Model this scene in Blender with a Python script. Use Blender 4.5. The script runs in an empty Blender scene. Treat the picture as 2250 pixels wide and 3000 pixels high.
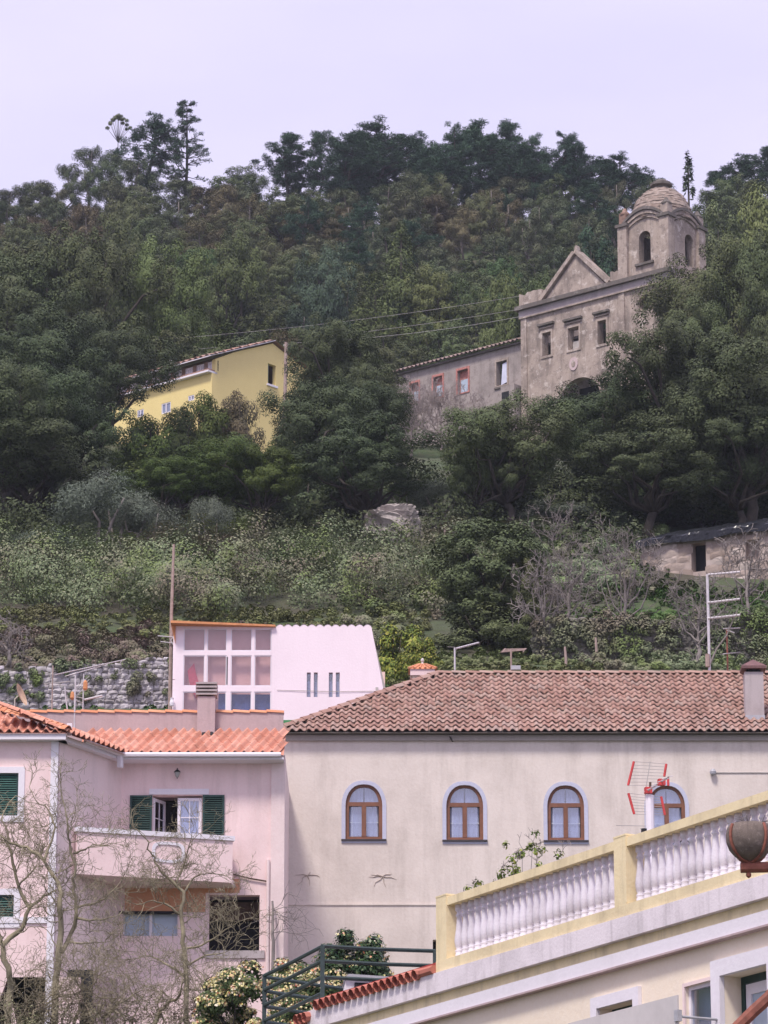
import bpy, math, random
import numpy as np
from mathutils import Vector, Matrix
from mathutils.geometry import tessellate_polygon

# ------------------------------------------------------------------ camera, world, sun, exposure
F = 11400.0; PITCH = math.radians(16.0); CP, SP = math.cos(PITCH), math.sin(PITCH)
scene = bpy.context.scene
col = scene.collection
cam_d = bpy.data.cameras.new('camera'); cam = bpy.data.objects.new('camera', cam_d); col.objects.link(cam)
cam_d.sensor_fit = 'HORIZONTAL'; cam_d.sensor_width = 36.0; cam_d.lens = 36.0 * F / 2250.0
cam_d.clip_start = 0.5; cam_d.clip_end = 6000.0
cam.location = (0, 0, 0); cam.rotation_euler = (math.pi / 2 + PITCH, 0, 0)
scene.camera = cam

SUN_EL, SUN_AZ = math.radians(58), math.radians(205)      # azimuth clockwise from +Y: behind and left of the camera
w = bpy.data.worlds.new('World'); scene.world = w; w.use_nodes = True
nt = w.node_tree; nt.nodes.clear()
out = nt.nodes.new('ShaderNodeOutputWorld'); bg = nt.nodes.new('ShaderNodeBackground')
sky = nt.nodes.new('ShaderNodeTexSky'); sky.sky_type = 'NISHITA'; sky.sun_disc = False
sky.sun_elevation = SUN_EL; sky.sun_rotation = SUN_AZ; sky.air_density = 1.0; sky.dust_density = 2.5
mixn = nt.nodes.new('ShaderNodeMix'); mixn.data_type = 'RGBA'; mixn.inputs[0].default_value = 0.86
mixn.inputs[7].default_value = (7.3, 6.8, 9.2, 1)          # even high overcast veil
tcw = nt.nodes.new('ShaderNodeTexCoord'); cn = nt.nodes.new('ShaderNodeTexNoise'); cn.inputs['Scale'].default_value = 5.0; cn.inputs['Detail'].default_value = 5.0
mpw = nt.nodes.new('ShaderNodeMapping'); mpw.inputs['Scale'].default_value = (1, 1, 3); nt.links.new(tcw.outputs['Generated'], mpw.inputs[0]); nt.links.new(mpw.outputs[0], cn.inputs['Vector'])
cr = nt.nodes.new('ShaderNodeValToRGB'); cr.color_ramp.elements[0].color = (.90, .905, .93, 1); cr.color_ramp.elements[1].color = (1.08, 1.07, 1.05, 1); cr.color_ramp.elements[0].position = .3; cr.color_ramp.elements[1].position = .7; nt.links.new(cn.outputs['Fac'], cr.inputs[0])
cm = nt.nodes.new('ShaderNodeMix'); cm.data_type = 'RGBA'; cm.blend_type = 'MULTIPLY'; cm.inputs[0].default_value = 1.0   # faint unevenness of the cloud veil
nt.links.new(sky.outputs[0], mixn.inputs[6]); nt.links.new(mixn.outputs[2], cm.inputs[6]); nt.links.new(cr.outputs[0], cm.inputs[7]); nt.links.new(cm.outputs[2], bg.inputs[0])
bg.inputs[1].default_value = 0.088
nt.links.new(bg.outputs[0], out.inputs[0])

sd = bpy.data.lights.new('sun', 'SUN'); so = bpy.data.objects.new('sun', sd); col.objects.link(so)
sd.energy = 2.4; sd.angle = math.radians(11); sd.color = (1.0, 0.93, 0.84)
dirv = Vector((math.sin(SUN_AZ) * math.cos(SUN_EL), math.cos(SUN_AZ) * math.cos(SUN_EL), math.sin(SUN_EL)))
so.rotation_euler = dirv.to_track_quat('Z', 'Y').to_euler(); so.location = (-60, -60, 120)
scene.view_settings.view_transform = 'Standard'; scene.view_settings.look = 'None'
scene.view_settings.exposure = 0.56; scene.view_settings.gamma = 1.0

R = np.random.default_rng(7); PR = random.Random(11)

# ------------------------------------------------------------------ helpers
def ray(u, v):
    cx = (u - 1125) / F; cy = (1500 - v) / F
    return np.array([cx, CP - cy * SP, SP + cy * CP])
def P(u, v, Y):
    r = ray(u, v); return r * (Y / r[1])
def pxm(u, v, Y):                      # pixels per metre at that spot
    p = P(u, v, Y); return F / (p[1] * CP + p[2] * SP)
def proj(p):
    x, y, z = p; d = y * CP + z * SP
    return 1125 + F * x / d, 1500 - F * (-y * SP + z * CP) / d

PROF_Y = [-300, -60, 0, 40, 60, 85, 100, 113, 119.5, 128, 134.5, 138, 143, 175, 235, 263, 297, 420, 470, 620, 900, 1500]
PROF_Z = [-12, -4, -1.7, 3, 6, 10.5, 12.3, 14.5, 26.6, 29.8, 31.0, 33.0, 35.0, 48.7, 71.0, 80.5, 88.3, 155.4, 160, 150, 100, 40]
def terrain(x, y):
    x = np.asarray(x, float); y = np.asarray(y, float)
    z = np.interp(y, PROF_Y, PROF_Z)
    sx_ = np.clip((x + 2) / 4, 0, 1); z = z + 1.35 * sx_ * sx_ * (3 - 2 * sx_) * np.clip((y - 122) / 5, 0, 1) * np.clip((142 - y) / 7, 0, 1)
    a = np.clip((y - 150) / 60, 0, 1)
    z = z + a * (0.9 * np.sin(x * .11 + 1.3) * np.sin(y * .07) + .35 * np.sin(x * .35 + y * .21) + .2 * np.sin(x * .9 - y * .6))
    b = np.clip((y - 135) / 20, 0, 1) * (1 - a * .7)
    z = z + b * .22 * np.sin(x * .8 + 2) * np.sin(y * .9)
    return z
def T(x, y): return float(terrain(x, y))

ORG = {}
def setp(o, **k):
    for a, b in k.items():
        if b is not None: o[a] = b
    return o
def thing(name, loc, label, cat, group=None):
    o = bpy.data.objects.new(name, None); col.objects.link(o); o.location = [float(c) for c in loc]
    o.empty_display_size = .3
    ORG[o.name] = np.array(loc, float); setp(o, label=label, category=cat, group=group); return o
def org(parent):
    return ORG[parent.name] if parent is not None else np.zeros(3)
def link(name, me, parent=None, loc=None):
    o = bpy.data.objects.new(name, me); col.objects.link(o)
    if parent is not None: o.parent = parent
    if loc is not None: o.location = [float(c) for c in loc]
    ORG[o.name] = org(parent); return o
def fast_mesh(name, V, Q, mat, smooth=False):
    V = np.asarray(V, np.float32); Q = np.asarray(Q, np.int32); k = Q.shape[1]
    me = bpy.data.meshes.new(name); me.vertices.add(len(V)); me.vertices.foreach_set('co', V.ravel())
    me.loops.add(Q.size); me.loops.foreach_set('vertex_index', Q.ravel())
    me.polygons.add(len(Q)); me.polygons.foreach_set('loop_start', np.arange(0, Q.size, k, dtype=np.int32))
    try: me.polygons.foreach_set('loop_total', np.full(len(Q), k, np.int32))
    except Exception: pass
    if smooth: me.polygons.foreach_set('use_smooth', np.ones(len(Q), bool))
    me.update(calc_edges=True); me.materials.append(mat); return me

class Fac:                                   # a vertical plane: s along it, z up, o inward (away from the viewer)
    def __init__(s, p0, ang):
        s.p0 = np.array([p0[0], p0[1], 0.0]); a = math.radians(ang)
        s.d = np.array([math.cos(a), math.sin(a), 0]); s.n = np.array([-math.sin(a), math.cos(a), 0])
    def sz(s, u, v, o=0.0):
        r = ray(u, v); t = ((s.p0 + o * s.n) @ s.n) / (r @ s.n); p = t * r
        return float((p - s.p0) @ s.d), float(p[2])
    def W(s, a, z, o=0.0):
        return s.p0 + a * s.d + o * s.n + np.array([0, 0, z])
    def rect(s, u0, v0, u1, v1, o=0.0):      # pixel box -> s0, s1, z0, z1 (read at its centre lines)
        um, vm = (u0 + u1) / 2, (v0 + v1) / 2
        return s.sz(u0, vm, o)[0], s.sz(u1, vm, o)[0], s.sz(um, v1, o)[1], s.sz(um, v0, o)[1]
WORLD = Fac((0, 0), 0)

class MB:
    def __init__(s): s.v = []; s.f = []
    def add(s, V, Fs):
        b = len(s.v); s.v += [tuple(map(float, p)) for p in V]; s.f += [tuple(b + i for i in f) for f in Fs]; return s
    def box(s, fac, s0, s1, z0, z1, o0, o1):
        V = [fac.W(a, z, o) for o in (o0, o1) for z in (z0, z1) for a in (s0, s1)]
        return s.add(V, [(0, 1, 3, 2), (4, 6, 7, 5), (0, 2, 6, 4), (1, 5, 7, 3), (2, 3, 7, 6), (0, 4, 5, 1)])
    def prism(s, fac, loop, o0, o1, holes=()):
        loops = [list(loop)] + [list(h) for h in holes]
        tris = tessellate_polygon([[Vector((a, z, 0)) for a, z in l] for l in loops])
        flat = [p for l in loops for p in l]; n = len(flat)
        V = [fac.W(a, z, o0) for a, z in flat] + [fac.W(a, z, o1) for a, z in flat]
        Fs = [tuple(t) for t in tris] + [tuple(n + i for i in reversed(t)) for t in tris]
        b = 0
        for l in loops:
            k = len(l)
            for i in range(k):
                j = (i + 1) % k; Fs.append((b + i, b + j, n + b + j, n + b + i))
            b += k
        return s.add(V, Fs)
    def tube(s, pts, r, sides=6, cap=True):
        pts = np.asarray(pts, float); k = len(pts); r = np.broadcast_to(np.asarray(r, float), (k,))
        d = np.gradient(pts, axis=0) if k > 2 else np.repeat((pts[1] - pts[0])[None], 2, 0)
        d /= np.linalg.norm(d, axis=1)[:, None] + 1e-9
        ref = np.array([0.31, .17, .93]) if abs(d[0][2]) < .8 else np.array([.95, .2, .1])
        a = np.cross(d, ref); a /= np.linalg.norm(a, axis=1)[:, None] + 1e-9; b = np.cross(d, a)
        th = np.arange(sides) * 2 * math.pi / sides
        V = (pts[:, None] + r[:, None, None] * (np.cos(th)[None, :, None] * a[:, None] + np.sin(th)[None, :, None] * b[:, None])).reshape(-1, 3)
        Fs = [(i * sides + j, i * sides + (j + 1) % sides, (i + 1) * sides + (j + 1) % sides, (i + 1) * sides + j) for i in range(k - 1) for j in range(sides)]
        if cap: Fs += [tuple(range(sides))[::-1], tuple((k - 1) * sides + j for j in range(sides))]
        return s.add(V, Fs)
    def lathe(s, c, prof, seg=12, cap=True):
        V = [(c[0] + r * math.cos(t), c[1] + r * math.sin(t), c[2] + z) for r, z in prof for t in (2 * math.pi * j / seg for j in range(seg))]
        Fs = [(i * seg + j, i * seg + (j + 1) % seg, (i + 1) * seg + (j + 1) % seg, (i + 1) * seg + j) for i in range(len(prof) - 1) for j in range(seg)]
        if cap: Fs += [tuple(range(seg))[::-1], tuple((len(prof) - 1) * seg + j for j in range(seg))]
        return s.add(V, Fs)
    def build(s, name, mat, parent=None, smooth=False, **props):
        me = bpy.data.meshes.new(name); g = org(parent) if parent is not None else np.zeros(3)
        me.from_pydata([(x - g[0], y - g[1], z - g[2]) for x, y, z in s.v], [], s.f); me.update(); me.materials.append(mat)
        if smooth: me.polygons.foreach_set('use_smooth', np.ones(len(me.polygons), bool))
        o = link(name, me, parent); setp(o, **props); return o

# ------------------------------------------------------------------ materials
def nodes(m): 
    m.use_nodes = True; return m.node_tree, m.node_tree.nodes['Principled BSDF']
def N(nt, t, **k):
    n = nt.nodes.new(t)
    for a, b in k.items(): setattr(n, a, b)
    return n
def ramp(nt, fac, stops):
    r = N(nt, 'ShaderNodeValToRGB'); e = r.color_ramp.elements
    while len(e) < len(stops): e.new(.5)
    for x, (p, c) in zip(e, stops): x.position = p; x.color = (*c, 1)
    nt.links.new(fac, r.inputs[0]); return r.outputs[0]
def mixc(nt, fac, a, b, mode='MIX'):
    m = N(nt, 'ShaderNodeMix', data_type='RGBA', blend_type=mode)
    for inp, x in ((m.inputs[0], fac), (m.inputs[6], a), (m.inputs[7], b)):
        if isinstance(x, (int, float)): inp.default_value = x
        elif isinstance(x, tuple): inp.default_value = (*x, 1)
        else: nt.links.new(x, inp)
    return m.outputs[2]
def noise(nt, vec, scale, detail=4, rough=.6, stretch=None):
    if stretch:
        mp = N(nt, 'ShaderNodeMapping'); mp.inputs['Scale'].default_value = stretch; nt.links.new(vec, mp.inputs[0]); vec = mp.outputs[0]
    n = N(nt, 'ShaderNodeTexNoise'); n.inputs['Scale'].default_value = scale; n.inputs['Detail'].default_value = detail
    n.inputs['Roughness'].default_value = rough; nt.links.new(vec, n.inputs['Vector']); return n.outputs['Fac']
def bump(nt, bs, h, strength, dist):
    b = N(nt, 'ShaderNodeBump'); b.inputs['Strength'].default_value = strength; b.inputs['Distance'].default_value = dist
    nt.links.new(h, b.inputs['Height']); nt.links.new(b.outputs[0], bs.inputs['Normal'])
MATS = {}
def plaster(name, c, dark, streak=.35, blotch=.4, rough=.85, bs=.25, sc=1.0, spot=None, spot_amt=.5, spot2=None, s2=.6):
    m = bpy.data.materials.new(name); t, b = nodes(m); pos = N(t, 'ShaderNodeNewGeometry').outputs['Position']
    st = noise(t, pos, 2.2 * sc, 5, .65, (1, 1, .12)); bl = noise(t, pos, .7 * sc, 6, .62)
    fs = ramp(t, st, [(.5, (0, 0, 0)), (.78, (streak,) * 3)]); fb = ramp(t, bl, [(.46, (0, 0, 0)), (.75, (blotch,) * 3)])
    x = mixc(t, fs, c, dark); x = mixc(t, fb, x, dark)
    fine = noise(t, pos, 14 * sc, 3); x = mixc(t, .06, x, ramp(t, fine, [(.3, (0, 0, 0)), (.7, (1, 1, 1))]), 'OVERLAY')
    if spot is not None:
        sp = noise(t, pos, 1.7 * sc, 7, .75); x = mixc(t, ramp(t, sp, [(.55, (0, 0, 0)), (.62, (spot_amt,) * 3)]), x, spot)
    if spot2 is not None:
        sp = noise(t, pos, 2.6 * sc, 8, .78); x = mixc(t, ramp(t, sp, [(.52, (0, 0, 0)), (.64, (s2,) * 3)]), x, spot2)
    t.links.new(x, b.inputs['Base Color']); b.inputs['Roughness'].default_value = rough; b.inputs['Specular IOR Level'].default_value = .25
    bump(t, b, fine, bs, .02); return m
def simple(name, c, rough=.6, var=.15, scale=6, metal=0, bs=0, rand=0, spec=.4):
    m = bpy.data.materials.new(name); t, b = nodes(m); pos = N(t, 'ShaderNodeNewGeometry').outputs['Position']
    n = noise(t, pos, scale, 5, .65); dk = tuple(x * (1 - var) for x in c); lt = tuple(min(1, x * (1 + var)) for x in c)
    x = ramp(t, n, [(.3, dk), (.7, lt)])
    if rand:
        oi = N(t, 'ShaderNodeObjectInfo').outputs['Random']; hv = N(t, 'ShaderNodeMath', operation='MULTIPLY_ADD'); t.links.new(oi, hv.inputs[0])
        hv.inputs[1].default_value = 2 * rand; hv.inputs[2].default_value = 1 - rand
        h = N(t, 'ShaderNodeHueSaturation'); t.links.new(hv.outputs[0], h.inputs['Value']); t.links.new(x, h.inputs['Color']); x = h.outputs[0]
    t.links.new(x, b.inputs['Base Color']); b.inputs['Roughness'].default_value = rough; b.inputs['Metallic'].default_value = metal
    b.inputs['Specular IOR Level'].default_value = spec
    if bs: bump(t, b, n, bs, .02)
    return m
def rnd(t):                                  # one random number for each separate piece, joined or not
    a = N(t, 'ShaderNodeObjectInfo').outputs['Random']; g = N(t, 'ShaderNodeNewGeometry').outputs['Random Per Island']
    s = N(t, 'ShaderNodeMath', operation='ADD'); t.links.new(a, s.inputs[0]); t.links.new(g, s.inputs[1])
    f = N(t, 'ShaderNodeMath', operation='FRACT'); t.links.new(s.outputs[0], f.inputs[0]); return f.outputs[0]
def pieces(name, stops, rough=.8, dirt=(.08, .07, .06), damt=.5, scale=5, bs=.2, lich=None):
    m = bpy.data.materials.new(name); t, b = nodes(m); pos = N(t, 'ShaderNodeNewGeometry').outputs['Position']
    x = ramp(t, rnd(t), stops); n = noise(t, pos, scale, 5, .65)
    x = mixc(t, ramp(t, n, [(.45, (0, 0, 0)), (.75, (damt,) * 3)]), x, dirt)
    if lich:
        n2 = noise(t, pos, scale * 2.3, 5, .7); x = mixc(t, ramp(t, n2, [(.56, (0, 0, 0)), (.66, (.6,) * 3)]), x, lich)
    t.links.new(x, b.inputs['Base Color']); b.inputs['Roughness'].default_value = rough; b.inputs['Specular IOR Level'].default_value = .2
    bump(t, b, n, bs, .02); return m
def leafm(name, stops, patch=None, pscale=.5, pamt=.6, objv=.22, rough=.6, trans=0.0, hue=.02, patch2=None):
    m = bpy.data.materials.new(name); t, b = nodes(m); geo = N(t, 'ShaderNodeNewGeometry')
    x = ramp(t, geo.outputs['Random Per Island'], stops)
    if patch:
        n = noise(t, geo.outputs['Position'], pscale, 4, .6); x = mixc(t, ramp(t, n, [(.45, (0, 0, 0)), (.65, (pamt,) * 3)]), x, patch)
    if patch2:
        n = noise(t, geo.outputs['Position'], pscale * 2.1, 3, .55); x = mixc(t, ramp(t, n, [(.52, (0, 0, 0)), (.62, (.75,) * 3)]), x, patch2)
    oi = N(t, 'ShaderNodeObjectInfo').outputs['Random']; h = N(t, 'ShaderNodeHueSaturation')
    a = N(t, 'ShaderNodeMath', operation='MULTIPLY_ADD'); t.links.new(oi, a.inputs[0]); a.inputs[1].default_value = 2 * objv; a.inputs[2].default_value = 1 - objv
    t.links.new(a.outputs[0], h.inputs['Value'])
    q = N(t, 'ShaderNodeMath', operation='MULTIPLY'); t.links.new(oi, q.inputs[0]); q.inputs[1].default_value = 7.31
    q2 = N(t, 'ShaderNodeMath', operation='FRACT'); t.links.new(q.outputs[0], q2.inputs[0])
    q3 = N(t, 'ShaderNodeMath', operation='MULTIPLY_ADD'); t.links.new(q2.outputs[0], q3.inputs[0]); q3.inputs[1].default_value = 2 * hue; q3.inputs[2].default_value = .5 - hue
    t.links.new(q3.outputs[0], h.inputs['Hue']); t.links.new(x, h.inputs['Color'])
    t.links.new(h.outputs[0], b.inputs['Base Color']); b.inputs['Roughness'].default_value = rough; b.inputs['Specular IOR Level'].default_value = .12
    return m
def glassm(name, refl=.25, tint=(.85, .88, .95)):
    m = bpy.data.materials.new(name); m.use_nodes = True; t = m.node_tree; t.nodes.clear()
    o = N(t, 'ShaderNodeOutputMaterial'); mx = N(t, 'ShaderNodeMixShader'); tr = N(t, 'ShaderNodeBsdfTransparent'); gl = N(t, 'ShaderNodeBsdfGlossy')
    tr.inputs[0].default_value = (*tint, 1); gl.inputs['Roughness'].default_value = .03; mx.inputs[0].default_value = refl
    t.links.new(tr.outputs[0], mx.inputs[1]); t.links.new(gl.outputs[0], mx.inputs[2]); t.links.new(mx.outputs[0], o.inputs[0]); return m

M = dict(
    beige=plaster('beige_plaster', (.72, .64, .59), (.40, .345, .31), .55, .4, sc=.9),
    beige_dk=plaster('dark_beige', (.40, .36, .34), (.26, .23, .21), .3, .3),
    pink=plaster('pink_plaster', (.84, .65, .645), (.48, .36, .34), .45, .35),
    pinkside=plaster('pale_pink_plaster', (.80, .65, .64), (.52, .43, .42), .4, .35),
    terracotta_wall=plaster('terracotta_wall_paint', (.56, .27, .15), (.58, .40, .34), .4, .5),
    parapet=plaster('grey_pink_render', (.47, .36, .37), (.27, .21, .21), .6, .35, sc=1.3),
    modern=plaster('pale_pink_paint', (.88, .76, .82), (.70, .60, .64), .22, .25),
    white=plaster('white_trim', (.78, .74, .80), (.55, .52, .54), .2, .2),
    lilac=plaster('lilac_surround', (.52, .53, .66), (.42, .42, .52), .3, .3),
    cream=plaster('cream_plaster', (.86, .75, .62), (.66, .55, .45), .2, .25),
    yellow_trim=plaster('yellow_paint', (.81, .685, .44), (.36, .30, .20), .55, .45, sc=1.6),
    fascia=plaster('stained_white_fascia', (.78, .71, .75), (.36, .32, .33), .7, .45, sc=1.8),
    baluster=plaster('white_baluster_paint', (.72, .67, .74), (.34, .30, .32), .4, .6, sc=2.6),
    yellow=plaster('yellow_house_paint', (.78, .64, .29), (.60, .48, .22), .15, .25),
    stone=plaster('ruined_church_render', (.42, .345, .295), (.12, .10, .09), .9, .75, sc=.8, spot=(.60, .53, .48), spot_amt=.75, bs=.7, spot2=(.17, .14, .125), s2=.7),
    annex=plaster('grey_church_render', (.37, .32, .30), (.16, .14, .13), .75, .7, sc=.8, bs=.6, spot2=(.20, .17, .16), s2=.6),
    redtrim=simple('faded_red_paint', (.44, .19, .165), .85, .35),
    moss=plaster('mossy_cornice', (.15, .13, .12), (.07, .07, .05), .5, .6, sc=.7, spot=(.35, .31, .29), spot_amt=.4),
    dome=pieces('dome_tiles', [(0, (.24, .18, .15)), (.5, (.30, .23, .195)), (1, (.36, .29, .25))], scale=2.2, dirt=(.10, .085, .07), damt=.95, lich=(.46, .42, .39)),
    brick=simple('old_brick', (.25, .16, .125), .9, .45, 3, bs=.3),
    wood=simple('brown_window_wood', (.20, .085, .05), .5, .2),
    sill=simple('dark_sill', (.05, .04, .045), .7),
    curtain=simple('pale_curtain', (.62, .64, .78), .9, .08, 3),
    curtain_bar=simple('white_curtain_rail', (.9, .9, .95), .6, .03),
    glass=glassm('window_glass', .22), glass2=glassm('conservatory_glass', .09, (.95, .9, .92)),
    dark=simple('shade_and_part_black', (.018, .018, .022), .9, .2), brownroom=simple('brown_interior', (.10, .065, .05), .9, .3),  # near-black: paints the shade of rooms behind openings, also plain dark parts
    green=simple('dark_green_paint', (.012, .045, .040), .45, .2), greenlouv=simple('green_louvre_paint', (.025, .10, .085), .5, .2),
    rail=simple('dark_green_steel', (.035, .055, .055), .45, .25, 9),
    tileb=pieces('old_roof_tile', [(0, (.31, .18, .145)), (.4, (.37, .22, .18)), (.8, (.42, .275, .23)), (1, (.36, .26, .225))], scale=1.1, dirt=(.17, .125, .105), damt=.5, lich=(.43, .34, .28)),
    tileo=pieces('orange_roof_tile', [(0, (.52, .22, .15)), (.5, (.62, .29, .21)), (1, (.68, .37, .28))], scale=2.5, dirt=(.30, .17, .13), damt=.55, lich=(.45, .33, .27)),
    tilecap=pieces('bright_orange_tile', [(0, (.60, .23, .12)), (1, (.70, .33, .19))], scale=2.5, dirt=(.33, .18, .12), damt=.55),
    tiler=simple('red_painted_coping', (.36, .05, .04), .55, .25, 3), tilered=pieces('red_edge_tile', [(0, (.40, .12, .09)), (1, (.52, .2, .15))], scale=3),
    tilech=pieces('annex_tiles', [(0, (.20, .14, .12)), (1, (.34, .25, .22))], scale=.9, dirt=(.12, .11, .1), damt=.6, lich=(.36, .33, .31)),
    rubble=pieces('grey_rubble_stone', [(0, (.34, .31, .33)), (.5, (.48, .44, .47)), (1, (.58, .54, .57))], scale=2.2, dirt=(.2, .18, .16), damt=.6, lich=(.16, .18, .10)),
    rubble_dk=pieces('mossy_rubble_stone', [(0, (.13, .12, .11)), (1, (.24, .22, .20))], scale=2.2, dirt=(.07, .08, .05), damt=.7, lich=(.09, .12, .05)),
    mortar=simple('earth_mortar', (.13, .115, .10), .95, .4, 5), 
    shed=pieces('shed_stone', [(0, (.30, .235, .20)), (.5, (.40, .32, .28)), (1, (.50, .43, .39))], scale=1.6, dirt=(.15, .12, .10), damt=.7),
    shedm=plaster('shed_mortar', (.42, .34, .30), (.20, .155, .14), .5, .7, sc=1.2, spot=(.55, .47, .44)),
    rock=plaster('lichen_rock', (.42, .37, .345), (.12, .105, .10), .5, .9, sc=1.8, spot=(.46, .42, .40), bs=1),
    bark=simple('dark_bark', (.055, .045, .038), .9, .35, 3, bs=.4), palebark=simple('pale_bark', (.15, .13, .115), .9, .3, 3),
    greybark=simple('grey_twig_bark', (.23, .20, .19), .9, .25, 2), fig=simple('lichen_fig_bark', (.27, .235, .16), .9, .45, 3.5, bs=.4),
    metal=simple('pale_galvanised', (.62, .58, .60), .45, .15, 5, metal=.3), metald=simple('dull_antenna_metal', (.45, .42, .40), .5, .2, 5),
    rust=simple('rusty_iron', (.24, .085, .06), .75, .4, 8, bs=.3), polewood=simple('weathered_pole', (.36, .27, .24), .85, .25, 5),
    concrete=plaster('stained_concrete', (.46, .40, .41), (.22, .19, .18), .5, .5, sc=2), capmetal=simple('brown_cowl', (.16, .08, .08), .6, .3),
    redplastic=simple('red_plastic', (.55, .06, .06), .5, .15), blackcable=simple('black_cable', (.06, .06, .065), .6), 
    greybox=simple('grey_metal', (.40, .40, .44), .5),
    orange_edge=simple('orange_roof_edge', (.62, .27, .12), .7, .2), interior=plaster('conservatory_back_wall', (.78, .58, .52), (.66, .48, .42), .2, .2),
    bluecloth=simple('blue_cloth', (.05, .10, .28), .8, .3), redcloth=simple('red_cloth', (.60, .12, .16), .8, .2), greenpaint=simple('green_base_paint', (.05, .22, .08), .6, .15),
    frost=simple('frosted_screen', (.62, .58, .58), .25, .12, 1.2), bluepane=simple('net_curtain_blue', (.42, .50, .60), .35, .08, 2), 
    potstone=plaster('stone_globe', (.20, .16, .14), (.06, .05, .045), .3, .7, sc=9, spot=(.34, .28, .25), spot_amt=.6, bs=.6),
    stain=simple('dry_creeper', (.42, .35, .30), .9, .2, 6),
    finial=plaster('whitewashed_finial', (.6, .56, .56), (.4, .36, .36), .2, .2),
)
# tarpaulin
def tarpm():
    m = bpy.data.materials.new('black_tarpaulin'); t, b = nodes(m); pos = N(t, 'ShaderNodeNewGeometry').outputs['Position']
    b.inputs['Base Color'].default_value = (.012, .013, .017, 1); b.inputs['Roughness'].default_value = .22; b.inputs['Specular IOR Level'].default_value = .35
    bump(t, b, noise(t, pos, 2.2, 4, .5, (1, 1, .4)), .8, .10); return m
M['tarp'] = tarpm()
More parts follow.
